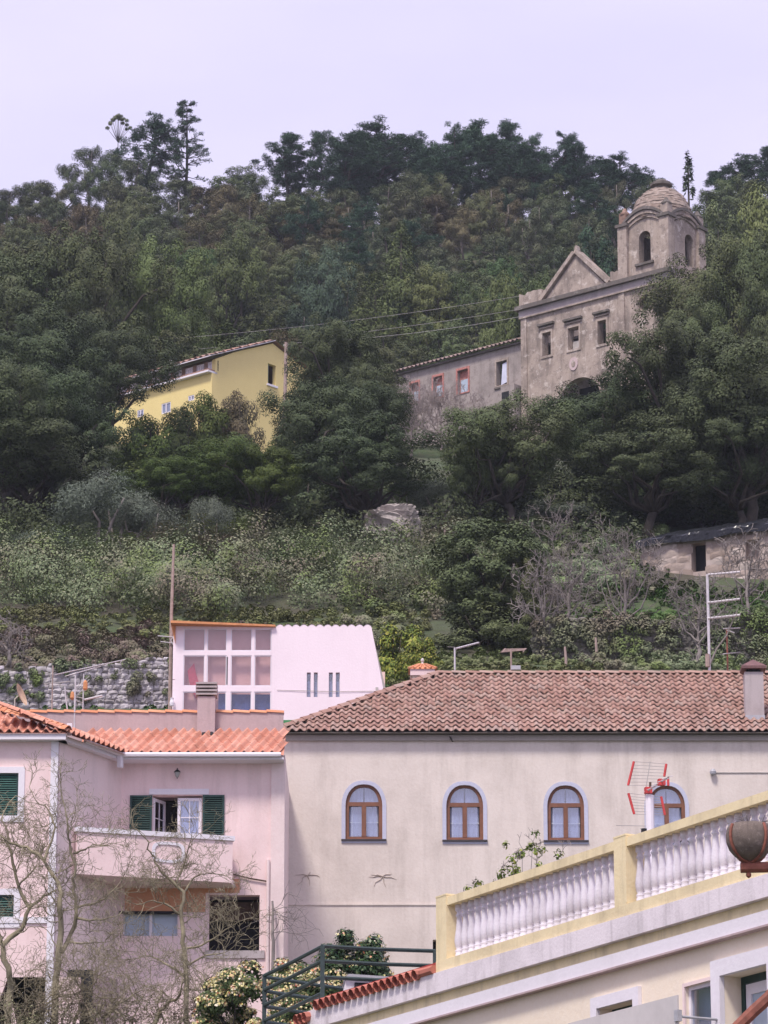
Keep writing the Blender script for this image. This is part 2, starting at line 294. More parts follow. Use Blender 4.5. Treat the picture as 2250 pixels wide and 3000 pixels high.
# ground
def groundm():
    m = bpy.data.materials.new('hillside_soil_and_grass'); t, b = nodes(m); pos = N(t, 'ShaderNodeNewGeometry').outputs['Position']
    n1 = noise(t, pos, .12, 6, .6); n2 = noise(t, pos, 1.1, 6, .7)
    x = ramp(t, n2, [(.3, (.030, .045, .016)), (.5, (.055, .085, .028)), (.72, (.085, .085, .045))])
    x = mixc(t, ramp(t, n1, [(.42, (0, 0, 0)), (.6, (.8, .8, .8))]), x, (.075, .060, .046))
    t.links.new(x, b.inputs['Base Color']); b.inputs['Roughness'].default_value = .95; bump(t, b, n2, .8, .25); return m
M['ground'] = groundm()
LEAF = dict(
    oak=leafm('oak_leaves', [(0, (0.0673, 0.089, 0.0373)), (0.55, (0.0931, 0.1186, 0.049)), (1, (0.131, 0.1523, 0.0702))], (0.119, 0.119, 0.065), .25, .5),
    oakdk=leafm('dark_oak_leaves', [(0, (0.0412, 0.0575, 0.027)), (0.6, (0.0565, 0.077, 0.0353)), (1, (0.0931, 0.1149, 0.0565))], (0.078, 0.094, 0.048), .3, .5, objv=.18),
    midtree=leafm('evergreen_leaves', [(0, (.068, .088, .040)), (1, (.135, .16, .075))], (.12, .13, .06), .7, .4, objv=.04),
    euc=leafm('eucalyptus_leaves', [(0, (0.0821, 0.1115, 0.0588)), (0.5, (0.1063, 0.137, 0.0729)), (1, (0.1418, 0.1677, 0.0918))], (0.156, 0.130, 0.085), .2, .4),
    russet=leafm('russet_leaves', [(0, (0.1043, 0.0884, 0.0525)), (0.5, (0.1454, 0.1205, 0.0712)), (1, (0.177, 0.1516, 0.0837))], (0.108, 0.114, 0.066), .35, .5, objv=.25),
    pine=leafm('pine_needles', [(0, (0.0288, 0.0625, 0.0381)), (0.5, (0.0432, 0.0853, 0.0506)), (1, (0.0677, 0.1141, 0.0653))], None, objv=.18),
    mimosa=leafm('yellow_green_leaves', [(0, (0.081, 0.1062, 0.0372)), (0.5, (0.1093, 0.1368, 0.0481)), (1, (0.143, 0.1672, 0.066))], (0.086, 0.109, 0.037), .4, .5),
    bright=leafm('bright_green_leaves', [(0, (0.0461, 0.0791, 0.0289)), (0.5, (0.0666, 0.1075, 0.039)), (1, (0.0962, 0.1359, 0.0541))], None),
    bluegreen=leafm('blue_green_leaves', [(0, (0.0627, 0.0941, 0.0587)), (0.5, (0.08, 0.1156, 0.0716)), (1, (0.1042, 0.1372, 0.0839))], None),
    olive=leafm('olive_leaves', [(0, (0.0965, 0.118, 0.0887)), (0.5, (0.1402, 0.1687, 0.126)), (1, (0.1954, 0.2262, 0.1744))], (0.098, 0.115, 0.086), .8, .5, objv=.1),
    citrus=leafm('citrus_leaves', [(0, (.055, .10, .020)), (.5, (.16, .22, .04)), (.85, (.30, .33, .06)), (1, (.42, .40, .10))], (.06, .10, .03), 1.2, .6, objv=0),
    bramble=leafm('bramble_leaves', [(0, (0.1035, 0.1405, 0.0781)), (0.45, (0.147, 0.1966, 0.1015)), (0.8, (0.1943, 0.2393, 0.1302)), (1, (0.2898, 0.3126, 0.2017))], (0.216, 0.176, 0.135), .28, .85, objv=0, patch2=(0.162, 0.230, 0.068)),
    dry=leafm('dry_bramble_leaves', [(0, (0.1458, 0.11, 0.0929)), (0.5, (0.2046, 0.1562, 0.1319)), (1, (0.2526, 0.2078, 0.1703))], (0.149, 0.172, 0.081), .3, .8, objv=0, patch2=(0.196, 0.218, 0.115)),
    grass=leafm('grass_blades', [(0, (0.0543, 0.1119, 0.0308)), (0.6, (0.0783, 0.1533, 0.0416)), (1, (0.1173, 0.1809, 0.0596))], (.12, .135, .06), .3, .8, objv=0),
    camellia=leafm('camellia_leaves', [(0, (.018, .042, .018)), (.6, (.050, .085, .032)), (1, (.14, .17, .085))], None, objv=.1, rough=.3),
    flower=leafm('pale_blossom', [(0, (.66, .54, .22)), (.45, (.76, .66, .38)), (.75, (.82, .74, .62)), (.9, (.72, .36, .26)), (1, (.55, .10, .08))], None, objv=0),
    strip=leafm('dry_grass', [(0, (0.115, 0.143, 0.055)), (1, (0.2185, 0.242, 0.099))], (.15, .13, .08), .4, .6, objv=0),
    ivy=leafm('ivy_leaves', [(0, (0.0468, 0.0707, 0.0186)), (0.6, (0.0711, 0.1027, 0.026)), (1, (0.1116, 0.1413, 0.0368))], None, objv=0),
)

# ------------------------------------------------------------------ terrain
xs = np.concatenate([-np.geomspace(1200, 75, 16), np.arange(-72, 73, 2.0), np.geomspace(75, 1200, 16)])
ys = np.concatenate([np.arange(-300, 90, 15), np.arange(90, 182, 1.0), np.arange(182, 470, 3.0), np.arange(470, 1500, 40)])
X, Yg = np.meshgrid(xs, ys); Z = terrain(X, Yg)
Vt = np.stack([X, Yg, Z], -1).reshape(-1, 3); nx = len(xs)
ii, jj = np.meshgrid(np.arange(len(ys) - 1), np.arange(nx - 1), indexing='ij'); b0 = (ii * nx + jj).ravel()
tme = fast_mesh('terrain', Vt, np.stack([b0, b0 + 1, b0 + nx + 1, b0 + nx], 1), M['ground'], True)
setp(link('terrain', tme), kind='structure')

# ------------------------------------------------------------------ roofs and tiles
def tile_mesh(name, w, L, h, mat, lift=.03, prof='s', shear=0.0):
    xs_ = np.linspace(-w / 2, w / 2, 9)
    def zf(x):
        t = (x + w / 2) / w
        if prof == 's': return h * math.sin(math.pi * t / .58) if t < .58 else -h * .4 * math.sin(math.pi * (t - .58) / .42)
        return h * math.sin(math.pi * t)
    V = []
    for x in xs_: V.append((x, 0, zf(x) - .02 + lift))
    for x in xs_: V.append((x, 0, zf(x) + lift))
    for x in xs_: V.append((x, L, zf(x)))
    V = [(x + shear * y, y, z) for x, y, z in V]
    n = 9; Fs = [(i, i + 1, n + i + 1, n + i) for i in range(8)] + [(n + i, n + i + 1, 2 * n + i + 1, 2 * n + i) for i in range(8)]
    me = bpy.data.meshes.new(name); me.from_pydata(V, [], Fs); me.materials.append(mat); me.update(); return me
def mesh_arrays(me):
    V = np.empty(len(me.vertices) * 3, np.float32); me.vertices.foreach_get('co', V)
    L = np.empty(len(me.loops), np.int32); me.loops.foreach_get('vertex_index', L); return V.reshape(-1, 3), L.reshape(-1, 4)
def place_pieces(name, mesh, mats, parent, limit=300):
    """mats: list of 4x4 world matrices; the first `limit` become parts, the rest one joined part"""
    g = org(parent)
    for m in mats[:limit]:
        o = link(name, mesh, parent); mm = Matrix(m); mm.translation = mm.translation - Vector(g); o.matrix_local = mm
    rest = mats[limit:]
    if rest:
        V0, Q0 = mesh_arrays(mesh); Vs, Qs = [], []
        for i, m in enumerate(rest):
            A = np.array(m); Vs.append(V0 @ A[:3, :3].T + A[:3, 3] - g); Qs.append(Q0 + i * len(V0))
        me = fast_mesh(name + '_field', np.concatenate(Vs), np.concatenate(Qs), mesh.materials[0])
        setp(link(name + '_field', me, parent), kind='stuff')
def frame(o, ex, ey):
    ex = np.array(ex, float) / np.linalg.norm(ex); ez = np.cross(ex, ey); ez /= np.linalg.norm(ez); ey = np.cross(ez, ex)
    m = np.eye(4); m[:3, 0] = ex; m[:3, 1] = ey; m[:3, 2] = ez; m[:3, 3] = o; return m
def inpoly(x, y, poly):
    c = False; n = len(poly)
    for i in range(n):
        x1, y1 = poly[i]; x2, y2 = poly[(i + 1) % n]
        if (y1 > y) != (y2 > y) and x < (x2 - x1) * (y - y1) / (y2 - y1) + x1: c = not c
    return c
def tile_roof(E, ex, es, poly, w, L, mesh, parent, name='roof_tile', limit=300, jit=.006, skew=0.0, tilt=.012):
    """E eave origin, ex along the eave, es up the slope; poly in (a along eave, b up slope)"""
    E = np.array(E); ex = np.array(ex) / np.linalg.norm(ex); es = np.array(es) / np.linalg.norm(es)
    bmax = max(p[1] for p in poly); a0 = min(p[0] for p in poly); a1 = max(p[0] for p in poly); mats = []
    b = 0.0
    while b < bmax - .02:
        a = a0 + w / 2 - abs(skew) * bmax - w * 3
        while a < a1 + abs(skew) * bmax + w * 3:
            aa = a + skew * (b + L * .4)
            if inpoly(aa, min(b + L * .45, bmax - .01), poly):
                tx = np.array(ex); ty = es
                m = frame(E + ex * (a + skew * b + PR.uniform(-jit, jit)) + es * (b + PR.uniform(-jit, jit)), tx, ty + np.cross(ex, es) * PR.uniform(-tilt, tilt))
                mats.append(m)
            a += w
        b += L
    place_pieces(name, mesh, [tuple(map(tuple, m)) for m in mats], parent, limit)
def cap_row(p0, p1, mesh, step, parent, name='ridge_tile', up=(0, 0, 1)):
    p0 = np.array(p0, float); p1 = np.array(p1, float); d = p1 - p0; L = np.linalg.norm(d); d /= L
    n = int(L / step); mats = []
    for i in range(n):
        ex = np.cross(d, up); mats.append(frame(p0 + d * (i * L / n), ex, d))
    place_pieces(name, mesh, [tuple(map(tuple, m)) for m in mats], parent, 300)

# ------------------------------------------------------------------ beige house with pointed windows
YB = 112.0
fb = Fac((P(830, 2150, YB)[0], YB), 0.0)
s_r = fb.sz(2250, 2300)[0] + 3.0; z_e = fb.sz(830, 2152)[1]; ZB = 12.0
beige = thing('beige_house', fb.W(s_r / 2, 13.5, 4), 'long beige house with pointed arched windows and weathered tiled hip roof', 'house')
def gothic(cx, z0, w_, hs, h, n=7, grow=0.0):
    w2 = w_ / 2 + grow; L = [(cx - w2, z0 - grow), (cx + w2, z0 - grow)]
    top = h + grow
    for i in range(n + 1):
        t = i / n; a = t * math.pi / 2; x = w2 * math.cos(a) ** .82; z = hs + (top - hs) * math.sin(a) ** 1.05
        L.append((cx + x, z0 + z))
    for i in range(n - 1, -1, -1):
        t = i / n; a = t * math.pi / 2; x = w2 * math.cos(a) ** .82; z = hs + (top - hs) * math.sin(a) ** 1.05
        L.append((cx - x, z0 + z))
    return L
wc = [(1066, 2459), (1362, 2461), (1658.5, 2462), (1955, 2463)]
holes = []; wins = []
for u, v in wc:
    s, z0 = fb.sz(u, v); Lp = gothic(s, z0, 1.08, 1.02, 1.64); holes.append(Lp); wins.append((s, z0, Lp))
dk = fb.rect(1268, 2753, 1300, 2850)
holes.append([(dk[0], dk[2]), (dk[1], dk[2]), (dk[1], dk[3]), (dk[0], dk[3])])
zmid = fb.sz(1100, 2650)[1]
wall = MB().prism(fb, [(0, ZB), (s_r, ZB), (s_r, z_e - .02), (0, z_e - .02)], 0, .35, holes).build('front_wall', M['beige'], beige)
MB().box(fb, 0, .3, ZB, z_e - .02, .352, 9).build('side_wall', M['beige'], beige)
MB().box(fb, s_r - .3, s_r, ZB, z_e - .02, .352, 9).build('side_wall', M['beige'], beige)
MB().box(fb, .3, s_r - .3, ZB, z_e - .02, 9.0, 9.3).build('back_wall', M['beige'], beige)
MB().box(fb, dk[0], dk[1], dk[2], dk[3], .36, .4).build('dark_opening', M['dark'], beige)
MB().box(fb, -.002, s_r, zmid - .025, zmid + .025, -.03, -.002).build('string_course', M['beige'], beige)
MB().box(fb, .01, s_r, z_e - .2, z_e - .03, -.10, -.003).build('dark_soffit_strip', M['beige_dk'], beige)  # darker strip along the top of the wall, below the tiles
for i, (s, z0, Lp) in enumerate(wins):
    wn = MB().prism(fb, gothic(s, z0, 1.08, 1.02, 1.64, grow=.115), -.02, -.003, [Lp]).build('window_surround', M['lilac'], beige)
    inner = gothic(s, z0 + .09, .87, .98, 1.48)
    fr = MB().prism(fb, Lp, .06, .15, [inner]).build('window', M['wood'], beige)
    ti = .06; b = MB(); b.box(fb, s - .44, s + .44, z0 + 1.0, z0 + 1.12, .055, .145); b.box(fb, s - .065, s + .065, z0 + .09, z0 + .999, .05, .14); b.build('mullion', M['wood'], fr)
    MB().prism(fb, [(s - .375, z0 + .12), (s - .07, z0 + .12), (s - .07, z0 + .99), (s - .375, z0 + .99)], .10, .11).build('pane', M['glass'], fr)
    MB().prism(fb, [(s + .07, z0 + .12), (s + .375, z0 + .12), (s + .375, z0 + .99), (s + .07, z0 + .99)], .10, .11).build('pane', M['glass'], fr)
    up = [p for p in gothic(s, z0 + .09, .86, .98, 1.47) if p[1] > z0 + 1.02]; up = [(s + .43, z0 + 1.125)] + [p for p in up if p[1] > z0 + 1.13] + [(s - .43, z0 + 1.125)]
    MB().prism(fb, up, .10, .11).build('pane', M['glass'], fr)
    for cw in ((-.42, -.02), (.02, .42)):
        pts = [(s + cw[0] + k * (cw[1] - cw[0]) / 10, .20 + .02 * math.sin(k * 1.9 + i)) for k in range(11)]
        V = [fb.W(a, z, o) for z in (z0 + .09, z0 + 1.56) for a, o in pts]
        MB().add(V, [(k, k + 1, 12 + k, 11 + k) for k in range(10)]).build('curtain', M['curtain'], fr, True)
    MB().box(fb, s - .42, s + .42, z0 + .52, z0 + .545, .16, .17).build('curtain_rail', M['curtain_bar'], fr)
    MB().box(fb, s - .66, s + .66, z0 - .05, z0 - .002, -.07, .06).build('sill', M['sill'], fr)
    MB().box(fb, s - .7, s + .7, z0 - .1, z0 + 1.75, .60, .62).build('room_shade_panel', M['dark'], fr)  # black panel painted as the shade of the room behind
# old creeper stains
for (u, v, n) in ((900, 2565, 5), (1120, 2568, 6)):
    s, z = fb.sz(u, v); b = MB(); q = random.Random(int(u))
    for k in range(n):
        a = k * 6.283 / n + q.uniform(-.3, .3); pts = [fb.W(s + q.uniform(0, .03), z, -.012)]
        for t in (.33, .66, 1): pts.append(fb.W(s + .42 * t * math.cos(a) + q.uniform(-.04, .04), z + .22 * t * math.sin(a) - .1 * t * t + q.uniform(-.03, .03), -.012))
        b.tube(pts, [.016, .013, .009, .004], 4)
    b.build('creeper_stem', M['stain'], beige)
# roof
D = 5.0; OH = .32; eY = -OH; slope_rise = P(1500, 1974, YB + D)[2] - (z_e + .03)
E0 = fb.W(-.28, z_e + .03, eY); run = D + OH
es = np.array([0, run, slope_rise]); Ls = np.linalg.norm(es)
rl = P(1282, 1974, YB + D)[0] - E0[0]; ar = s_r + .6
RR = fb.W(ar - .28, z_e + .03, eY)
ridgeL = np.array([E0[0] + rl, YB + D, z_e + .03 + slope_rise]); ridgeR = np.array([RR[0], YB + D, z_e + .03 + slope_rise])
back = 2 * run
Vr = [E0, RR, ridgeR, ridgeL, E0 + [0, back, 0], RR + [0, back, 0]]
MB().add([p - np.array([0, 0, .05]) for p in Vr], [(0, 1, 2, 3), (0, 3, 4), (3, 2, 5, 4), (0, 4, 5, 1)]).build('roof_deck', M['moss'], beige)
tb = tile_mesh('roof_tile', .24, .41, .055, M['tileb'], .035)
tile_roof(E0, (1, 0, 0), es, [(0, -.1), (ar, -.1), (ar, Ls), (rl, Ls)], .24, Ls / 14, tb, beige, limit=300, jit=.012, tilt=.03)
hs = E0 - ridgeL; 
tbl = tile_mesh('hip_tile', .24, .41, .055, M['tileb'], .035)
el = np.array([0, -1.0, 0]); up = np.array([rl, 0, slope_rise]); 
tile_roof(E0 + [0, back, 0], el, up, [(0, -.1), (back, -.1), (back / 2, np.linalg.norm(up))], .24, Ls / 14, tbl, beige, name='hip_tile', limit=0)
capm = tile_mesh('ridge_tile', .26, .46, .10, M['tileb'], .03, 'b')
cap_row(ridgeL + [0, 0, -.01], ridgeR + [0, 0, -.01], capm, .42, beige); cap_row(E0 + [0, 0, .0], ridgeL, capm, .42, beige)
bp = fb.sz(1326, 2172); MB().tube([fb.W(bp[0], bp[1], -.02), fb.W(bp[0] - .1, bp[1] + .1, -.3)], .025, 5).build('eave_bracket', M['sill'], beige)
# wall lamp with wire on the beige wall
s1, z1 = fb.sz(2088, 2264)
MB().box(fb, s1 + .06, s_r - .1, z1 - .006, z1 + .012, -.03, -.004).build('wire', M['metald'], beige)
MB().lathe(fb.W(s1, z1 - .1, -.10), [(.02, 0), (.085, .04), (.10, .11), (.06, .18), (.02, .2)], 12).build('wall_insulator', M['greybox'], beige)

# chimney on the beige roof
def roofz(x, y): return z_e + .03 + slope_rise * (y - (YB + eY)) / run
yc = YB + .75; c0 = P(2213, 2130, yc); topz = P(2213, 1968, yc)[2]; hw = 27.5 / pxm(2213, 2050, yc)
ch = thing('chimney_flue', (c0[0], yc, c0[2]), 'square stained concrete chimney with dark pyramid cowl on weathered tile roof', 'chimney')
fch = Fac((c0[0], yc), 0)
MB().box(fch, -hw, hw, c0[2] - .25, topz, 0, .5).build('stack', M['concrete'], ch)
MB().box(fch, -hw - .012, hw + .012, c0[2] - .3, c0[2] + .36, -.012, .512).build('lead_flashing', M['greybox'], ch)
MB().box(fch, -hw + .08, hw - .08, topz, topz + .14, .08, .42).build('vent_opening', M['dark'], ch)
cz = topz + .14; q = hw + .09
MB().add([fch.W(-q, cz - .05, -.1), fch.W(q, cz - .05, -.1), fch.W(q, cz - .05, .6), fch.W(-q, cz - .05, .6), fch.W(-q, cz + .03, -.1), fch.W(q, cz + .03, -.1), fch.W(q, cz + .03, .6), fch.W(-q, cz + .03, .6), fch.W(0, cz + .3, .25)],
    [(0, 3, 2, 1), (0, 1, 5, 4), (1, 2, 6, 5), (2, 3, 7, 6), (3, 0, 4, 7), (4, 5, 8), (5, 6, 8), (6, 7, 8), (7, 4, 8)]).build('cowl', M['capmetal'], ch)

# ornamental chimney behind the hip
yo = YB + 7.3; o0 = P(1238, 2000, yo); k_ = 1 / pxm(1238, 1960, yo); oz = P(1238, 1966, yo)[2]
oc = thing('ornamental_chimney', (o0[0], yo, o0[2] - 2.2), 'small pink chimney with orange tiled pyramid top and white finial', 'chimney')
fo = Fac((o0[0], yo), 0); hw = 36 * k_
MB().box(fo, -hw * .82, hw * .82, o0[2] - 2.2, oz - .16, 0, hw * 1.64).build('shaft', M['cream'], oc)
for k in range(4): MB().box(fo, -hw * .6 + k * hw * .36, -hw * .48 + k * hw * .36 + .03, oz - .34, oz - .2, -.02, -.002).build('vent_slot', M['dark'], oc)
MB().box(fo, -hw, hw, oz - .15, oz + .05, -.08, hw * 1.8).build('cap_band', M['pink'], oc)
ap = fo.W(0, oz + .34, hw * .85)
rim = [fo.W(-hw * 1.15, oz + .05, -.12), fo.W(hw * 1.15, oz + .05, -.12), fo.W(hw * 1.15, oz + .05, hw * 1.95), fo.W(-hw * 1.15, oz + .05, hw * 1.95)]
MB().add(rim + [ap], [(0, 1, 4), (1, 2, 4), (2, 3, 4), (3, 0, 4), (0, 3, 2, 1)]).build('cap', M['tilecap'], oc)
for k in range(6):
    t = k / 5; a = np.array(rim[0]) * (1 - t) + np.array(rim[1]) * t; e = a * .25 + ap * .75
    MB().tube([a + [0, 0, .02], e + [0, 0, .02]], [.04, .022], 6).build('cap_tile', M['tilecap'], oc)
MB().lathe(ap - [0, 0, .03], [(.05, 0), (.03, .05), (.055, .10), (.05, .15), (.015, .19)], 10).build('finial', M['finial'], oc)

# ------------------------------------------------------------------ pink house with balcony
YM = 107.0; YF = 104.2
zw = P(600, 2237, YM)[2]
A_ = P(-160, 2172, YF)[:2]; B_ = P(172, 2172, YF)[:2]; C_ = P(357, 2237, YM)[:2]; D_ = P(812, 2237, YM)[:2]
pk = thing('pink_house', (P(400, 2600, 108)[0], 107, 13), 'pink rendered house with orange tile roof, green shutters and balcony', 'house')
def fac2(a, b): 
    a = np.array(a); b = np.array(b); return Fac(a, math.degrees(math.atan2(b[1] - a[1], b[0] - a[0])))
f1 = fac2(A_, B_); f2 = fac2(B_, C_); f3 = fac2(C_, D_); L1 = np.linalg.norm(B_ - A_); L2 = np.linalg.norm(C_ - B_); L3 = np.linalg.norm(D_ - C_)
def wallr(fac, R4, o0, o1, holes):
    s0, s1, z0, z1 = R4; b = MB(); cs = sorted({s0, s1, *[h[i] for h in holes for i in (0, 1)]}); zs_ = sorted({z0, z1, *[h[i] for h in holes for i in (2, 3)]})
    inh = lambda a, z: any(h[0] < a < h[1] and h[2] < z < h[3] for h in holes)
    for i in range(len(cs) - 1):
        for j in range(len(zs_) - 1):
            if inh((cs[i] + cs[i + 1]) / 2, (zs_[j] + zs_[j + 1]) / 2): continue
            for o in (o0, o1): b.add([fac.W(cs[i], zs_[j], o), fac.W(cs[i + 1], zs_[j], o), fac.W(cs[i + 1], zs_[j + 1], o), fac.W(cs[i], zs_[j + 1], o)], [(0, 1, 2, 3)])
    for h in [R4] + list(holes):
        L = rloop(h)
        for i in range(4): a, c = L[i], L[(i + 1) % 4]; b.add([fac.W(*a, o0), fac.W(*c, o0), fac.W(*c, o1), fac.W(*a, o1)], [(0, 1, 2, 3)])
    return b
def rloop(r): return [(r[0], r[2]), (r[1], r[2]), (r[1], r[3]), (r[0], r[3])]
Z0 = 11.5
# front of the wing
r_w1 = f1.rect(-60, 2265, 53, 2390); r_w2 = f1.rect(-60, 2622, 40, 2700); r_g = f1.rect(20, 2863, 232, 3150)
MB().prism(f1, [(0, Z0), (L1 - .12, Z0), (L1 - .12, zw), (0, zw)], 0, .3, [rloop(r_w1), rloop(r_w2), rloop(r_g)]).build('wing_front_wall', M['pink'], pk)
MB().box(f1, r_g[0] - .5, r_g[1] + .3, r_g[2], r_g[3] + .3, .6, .65).build('garage_shade_panel', M['dark'], pk)  # black panel close behind the opening, in place of real garage shade
b = MB(); b.prism(f1, [(L1 - .2, Z0), (L1 + .0, Z0), (L1 + .0, zw + .01), (L1 - .2, zw + .01)], -.035, .2); b.build('corner_pilaster', M['white'], pk)
zc = f1.sz(100, 2705)[1]; MB().box(f1, 0, L1 - .2, zc, zc + .17, -.05, -.003).build('string_course', M['white'], pk)
def louvre(f, r, name='shutter', out=.03, lm='greenlouv'):
    s0, s1, z0, z1 = r; sh = MB()
    sh.prism(f, rloop(r), out, out + .045, [[(s0 + .055, z0 + .055), (s1 - .055, z0 + .055), (s1 - .055, z1 - .055), (s0 + .055, z1 - .055)]])
    o = sh.build(name, M['green'], pk); n = max(4, int((z1 - z0 - .11) / .062))
    for k in range(n):
        zz = z0 + .055 + (k + .1) * (z1 - z0 - .11) / n; hh = (z1 - z0 - .11) / n * .75
        V = [f.W(a, zz + dz, out + do) for a in (s0 + .055, s1 - .055) for dz, do in ((0, .0), (0, .008), (hh, .036), (hh, .044))]
        MB().add(V, [(0, 4, 6, 2), (1, 3, 7, 5), (0, 1, 5, 4), (2, 6, 7, 3)]).build('slat', M[lm], o)
    MB().box(f, s0 + .05, s1 - .05, z0 + .05, z1 - .05, out + .05, out + .06).build('backing', M['dark'], o)
for r in (r_w1, r_w2):
    g = .17; MB().prism(f1, rloop((r[0] - g, r[1] + g, r[2] - g, r[3] + g)), -.03, -.003, [rloop(r)]).build('window_surround', M['white'], pk)
    louvre(f1, r)
# oblique side of the wing
r_s = f2.rect(247, 2800, 354, 3150); zs1 = f2.sz(300, 2858)[1]
r_s = (f2.sz(250, 2900)[0], f2.sz(353, 2900)[0], 11.6, zs1)
MB().prism(f2, [(.06, Z0), (L2 + .02, Z0), (L2 + .02, zw), (.06, zw)], 0, .3, [rloop(r_s)]).build('wing_side_wall', M['pinkside'], pk)
MB().box(f2, r_s[0] - .2, r_s[1] + .2, r_s[2], r_s[3] + .2, .4, .45).build('side_shade_panel', M['dark'], pk)  # shade of the void put in as a black panel
# main wall
r_d = f3.rect(446, 2330, 592, 2520); r_o = f3.rect(612, 2622, 760, 2785); r_l = f3.rect(360, 2675, 522, 2742)
r_d = (r_d[0], r_d[1], f3.sz(520, 2510)[1], r_d[3])
zt = f3.sz(500, 2580)[1]
MB().prism(f3, [(0.0, Z0), (L3, Z0), (L3, zw), (0.0, zw)], .002, .3, [rloop(r_d), rloop(r_o), rloop(r_l)]).build('main_wall', M['pink'], pk)
ra = f3.rect(366, 2575, 702, 2672); MB().prism(f3, [(ra[0], ra[2]), (r_o[0] - .1, ra[2]), (r_o[0] - .1, r_o[3] + .06), (ra[1], r_o[3] + .06), (ra[1], ra[3]), (ra[0], ra[3])], -.012, -.001).build('terracotta_band', M['terracotta_wall'], pk)
MB().box(f3, r_o[0] - .2, r_o[1] + .3, r_o[2] - .1, r_o[3] + .1, 1.3, 1.35).build('opening_shade_panel', M['dark'], pk)  # black panel for the shade inside the opening
MB().box(f3, r_o[0] - .05, r_o[1] + .05, r_o[3] - .55, r_o[3] - .04, .9, .95).build('opening_lintel', M['brownroom'], pk)
MB().box(f3, r_o[0] - .1, r_o[1] + .15, r_o[2] - .22, r_o[2] - .002, -.05, .8).build('opening_ledge', M['concrete'], pk)
MB().box(f3, r_d[0] - .1, r_d[1] + .1, r_d[2], r_d[3] + .1, 1.2, 1.3).build('door_shade_panel', M['dark'], pk)  # black panel for the shade behind the balcony door
MB().box(f3, r_d[0] - .1, r_d[1] + .18, r_d[3] + .02, r_d[3] + .18, -.03, -.003).build('door_lintel', M['white'], pk)
ls = (f3.sz(380, 2400)[0], r_d[0] - .01, r_d[2], r_d[3] - .01); louvre(f3, ls, 'shutter', -.06, 'green')
rs = (r_d[1] + .01, f3.sz(657, 2400)[0], r_d[2], r_d[3]); louvre(f3, rs, 'shutter', -.06, 'green')
mid = (r_d[0] + r_d[1]) / 2
def casement(f, s0, s1, z0, z1, o0, swing, nm='casement'):
    a = math.radians(swing); ff = Fac(f.W(s0, 0, o0)[:2], math.degrees(math.atan2(f.d[1], f.d[0])) + swing); w_ = s1 - s0
    o = MB().prism(ff, rloop((0, w_, z0, z1)), 0, .045, [rloop((.085, w_ - .085, z0 + .085, z1 - .085))]).build(nm, M['white'], pk)
    b = MB(); b.box(ff, w_ / 2 - .012, w_ / 2 + .012, z0 + .085, z1 - .085, .005, .03)
    for k in (1, 2): zz = z0 + (z1 - z0) * k / 3; b.box(ff, .085, w_ / 2 - .013, zz - .012, zz + .012, .005, .03); b.box(ff, w_ / 2 + .013, w_ - .085, zz - .012, zz + .012, .005, .03)
    b.build('glazing_bar', M['white'], o)
    MB().box(ff, .085, w_ - .085, z0 + .085, z1 - .085, .016, .02).build('pane', M['glass'], o)
    return ff, o
casement(f3, r_d[0] + .03, mid - .02, r_d[2] + .02, r_d[3] - .06, .06, 62)
ff, o = casement(f3, mid, r_d[1] - .02, r_d[2] + .02, r_d[3] - .06, .08, 0)
MB().box(ff, .06, r_d[1] - mid - .08, r_d[2] + .05, r_d[3] - .1, .06, .07).build('net_curtain', M['curtain'], o)
# lower grey window
MB().box(f3, r_l[0], r_l[1], r_l[2], r_l[3], .22, .24).build('lower_window', M['bluepane'], pk)
for k in (0, .5, 1):
    a = r_l[0] + (r_l[1] - r_l[0]) * k; MB().box(f3, a - .04, a + .04, r_l[2], r_l[3], .12, .2).build('window_post', M['white'], pk)
MB().box(f3, r_l[0] - .1, r_l[1] + .1, r_l[3] - .02, r_l[3] + .05, -.04, .1).build('window_hood', M['dark'], pk)
# outside lamp
sl, zl = f3.sz(520, 2268)
lamp = MB(); lamp.lathe(f3.W(sl, zl - .13, -.16), [(.015, 0), (.05, .03), (.075, .14), (.08, .15)], 6); lo = lamp.build('lamp_glass', simple('lamp_glass_mat', (.35, .36, .35), .2), pk)
b = MB(); b.lathe(f3.W(sl, zl + .021, -.16), [(.1, 0), (.06, .05), (.02, .08), (.012, .12)], 6); b.tube([f3.W(sl, zl + .12, -.16), f3.W(sl, zl + .15, -.08), f3.W(sl, zl + .10, .01)], .012, 5); b.tube([f3.W(sl, zl - .12, -.16), f3.W(sl, zl - .17, -.16)], [.02, .006], 5); b.build('lamp_bracket', M['dark'], lo)
# return to the beige house, down pipes
MB().box(f3, L3 - .02, L3 + .22, Z0, zw + .25, .05, 5.3).build('end_wall', M['pinkside'], pk)
MB().box(f3, L3 - .16, L3 + .22, Z0, zw + .02, -.05, -.001).build('end_pilaster', M['pinkside'], pk)
sp_, zp_ = f3.sz(786, 2520)
MB().tube([f3.W(sp_, zp_, -.05), f3.W(sp_, Z0, -.05)], .05, 8).build('down_pipe', M['pinkside'], pk)
s1, z1 = f3.sz(683, 2562); s2, z2 = f3.sz(783, 2583)
MB().tube([f3.W(s1, z1, -.04), f3.W((s1 + s2) / 2, (z1 + z2) / 2 - .02, -.05), f3.W(s2, z2, -.05)], .022, 6).build('waste_pipe', M['brownroom'], pk)
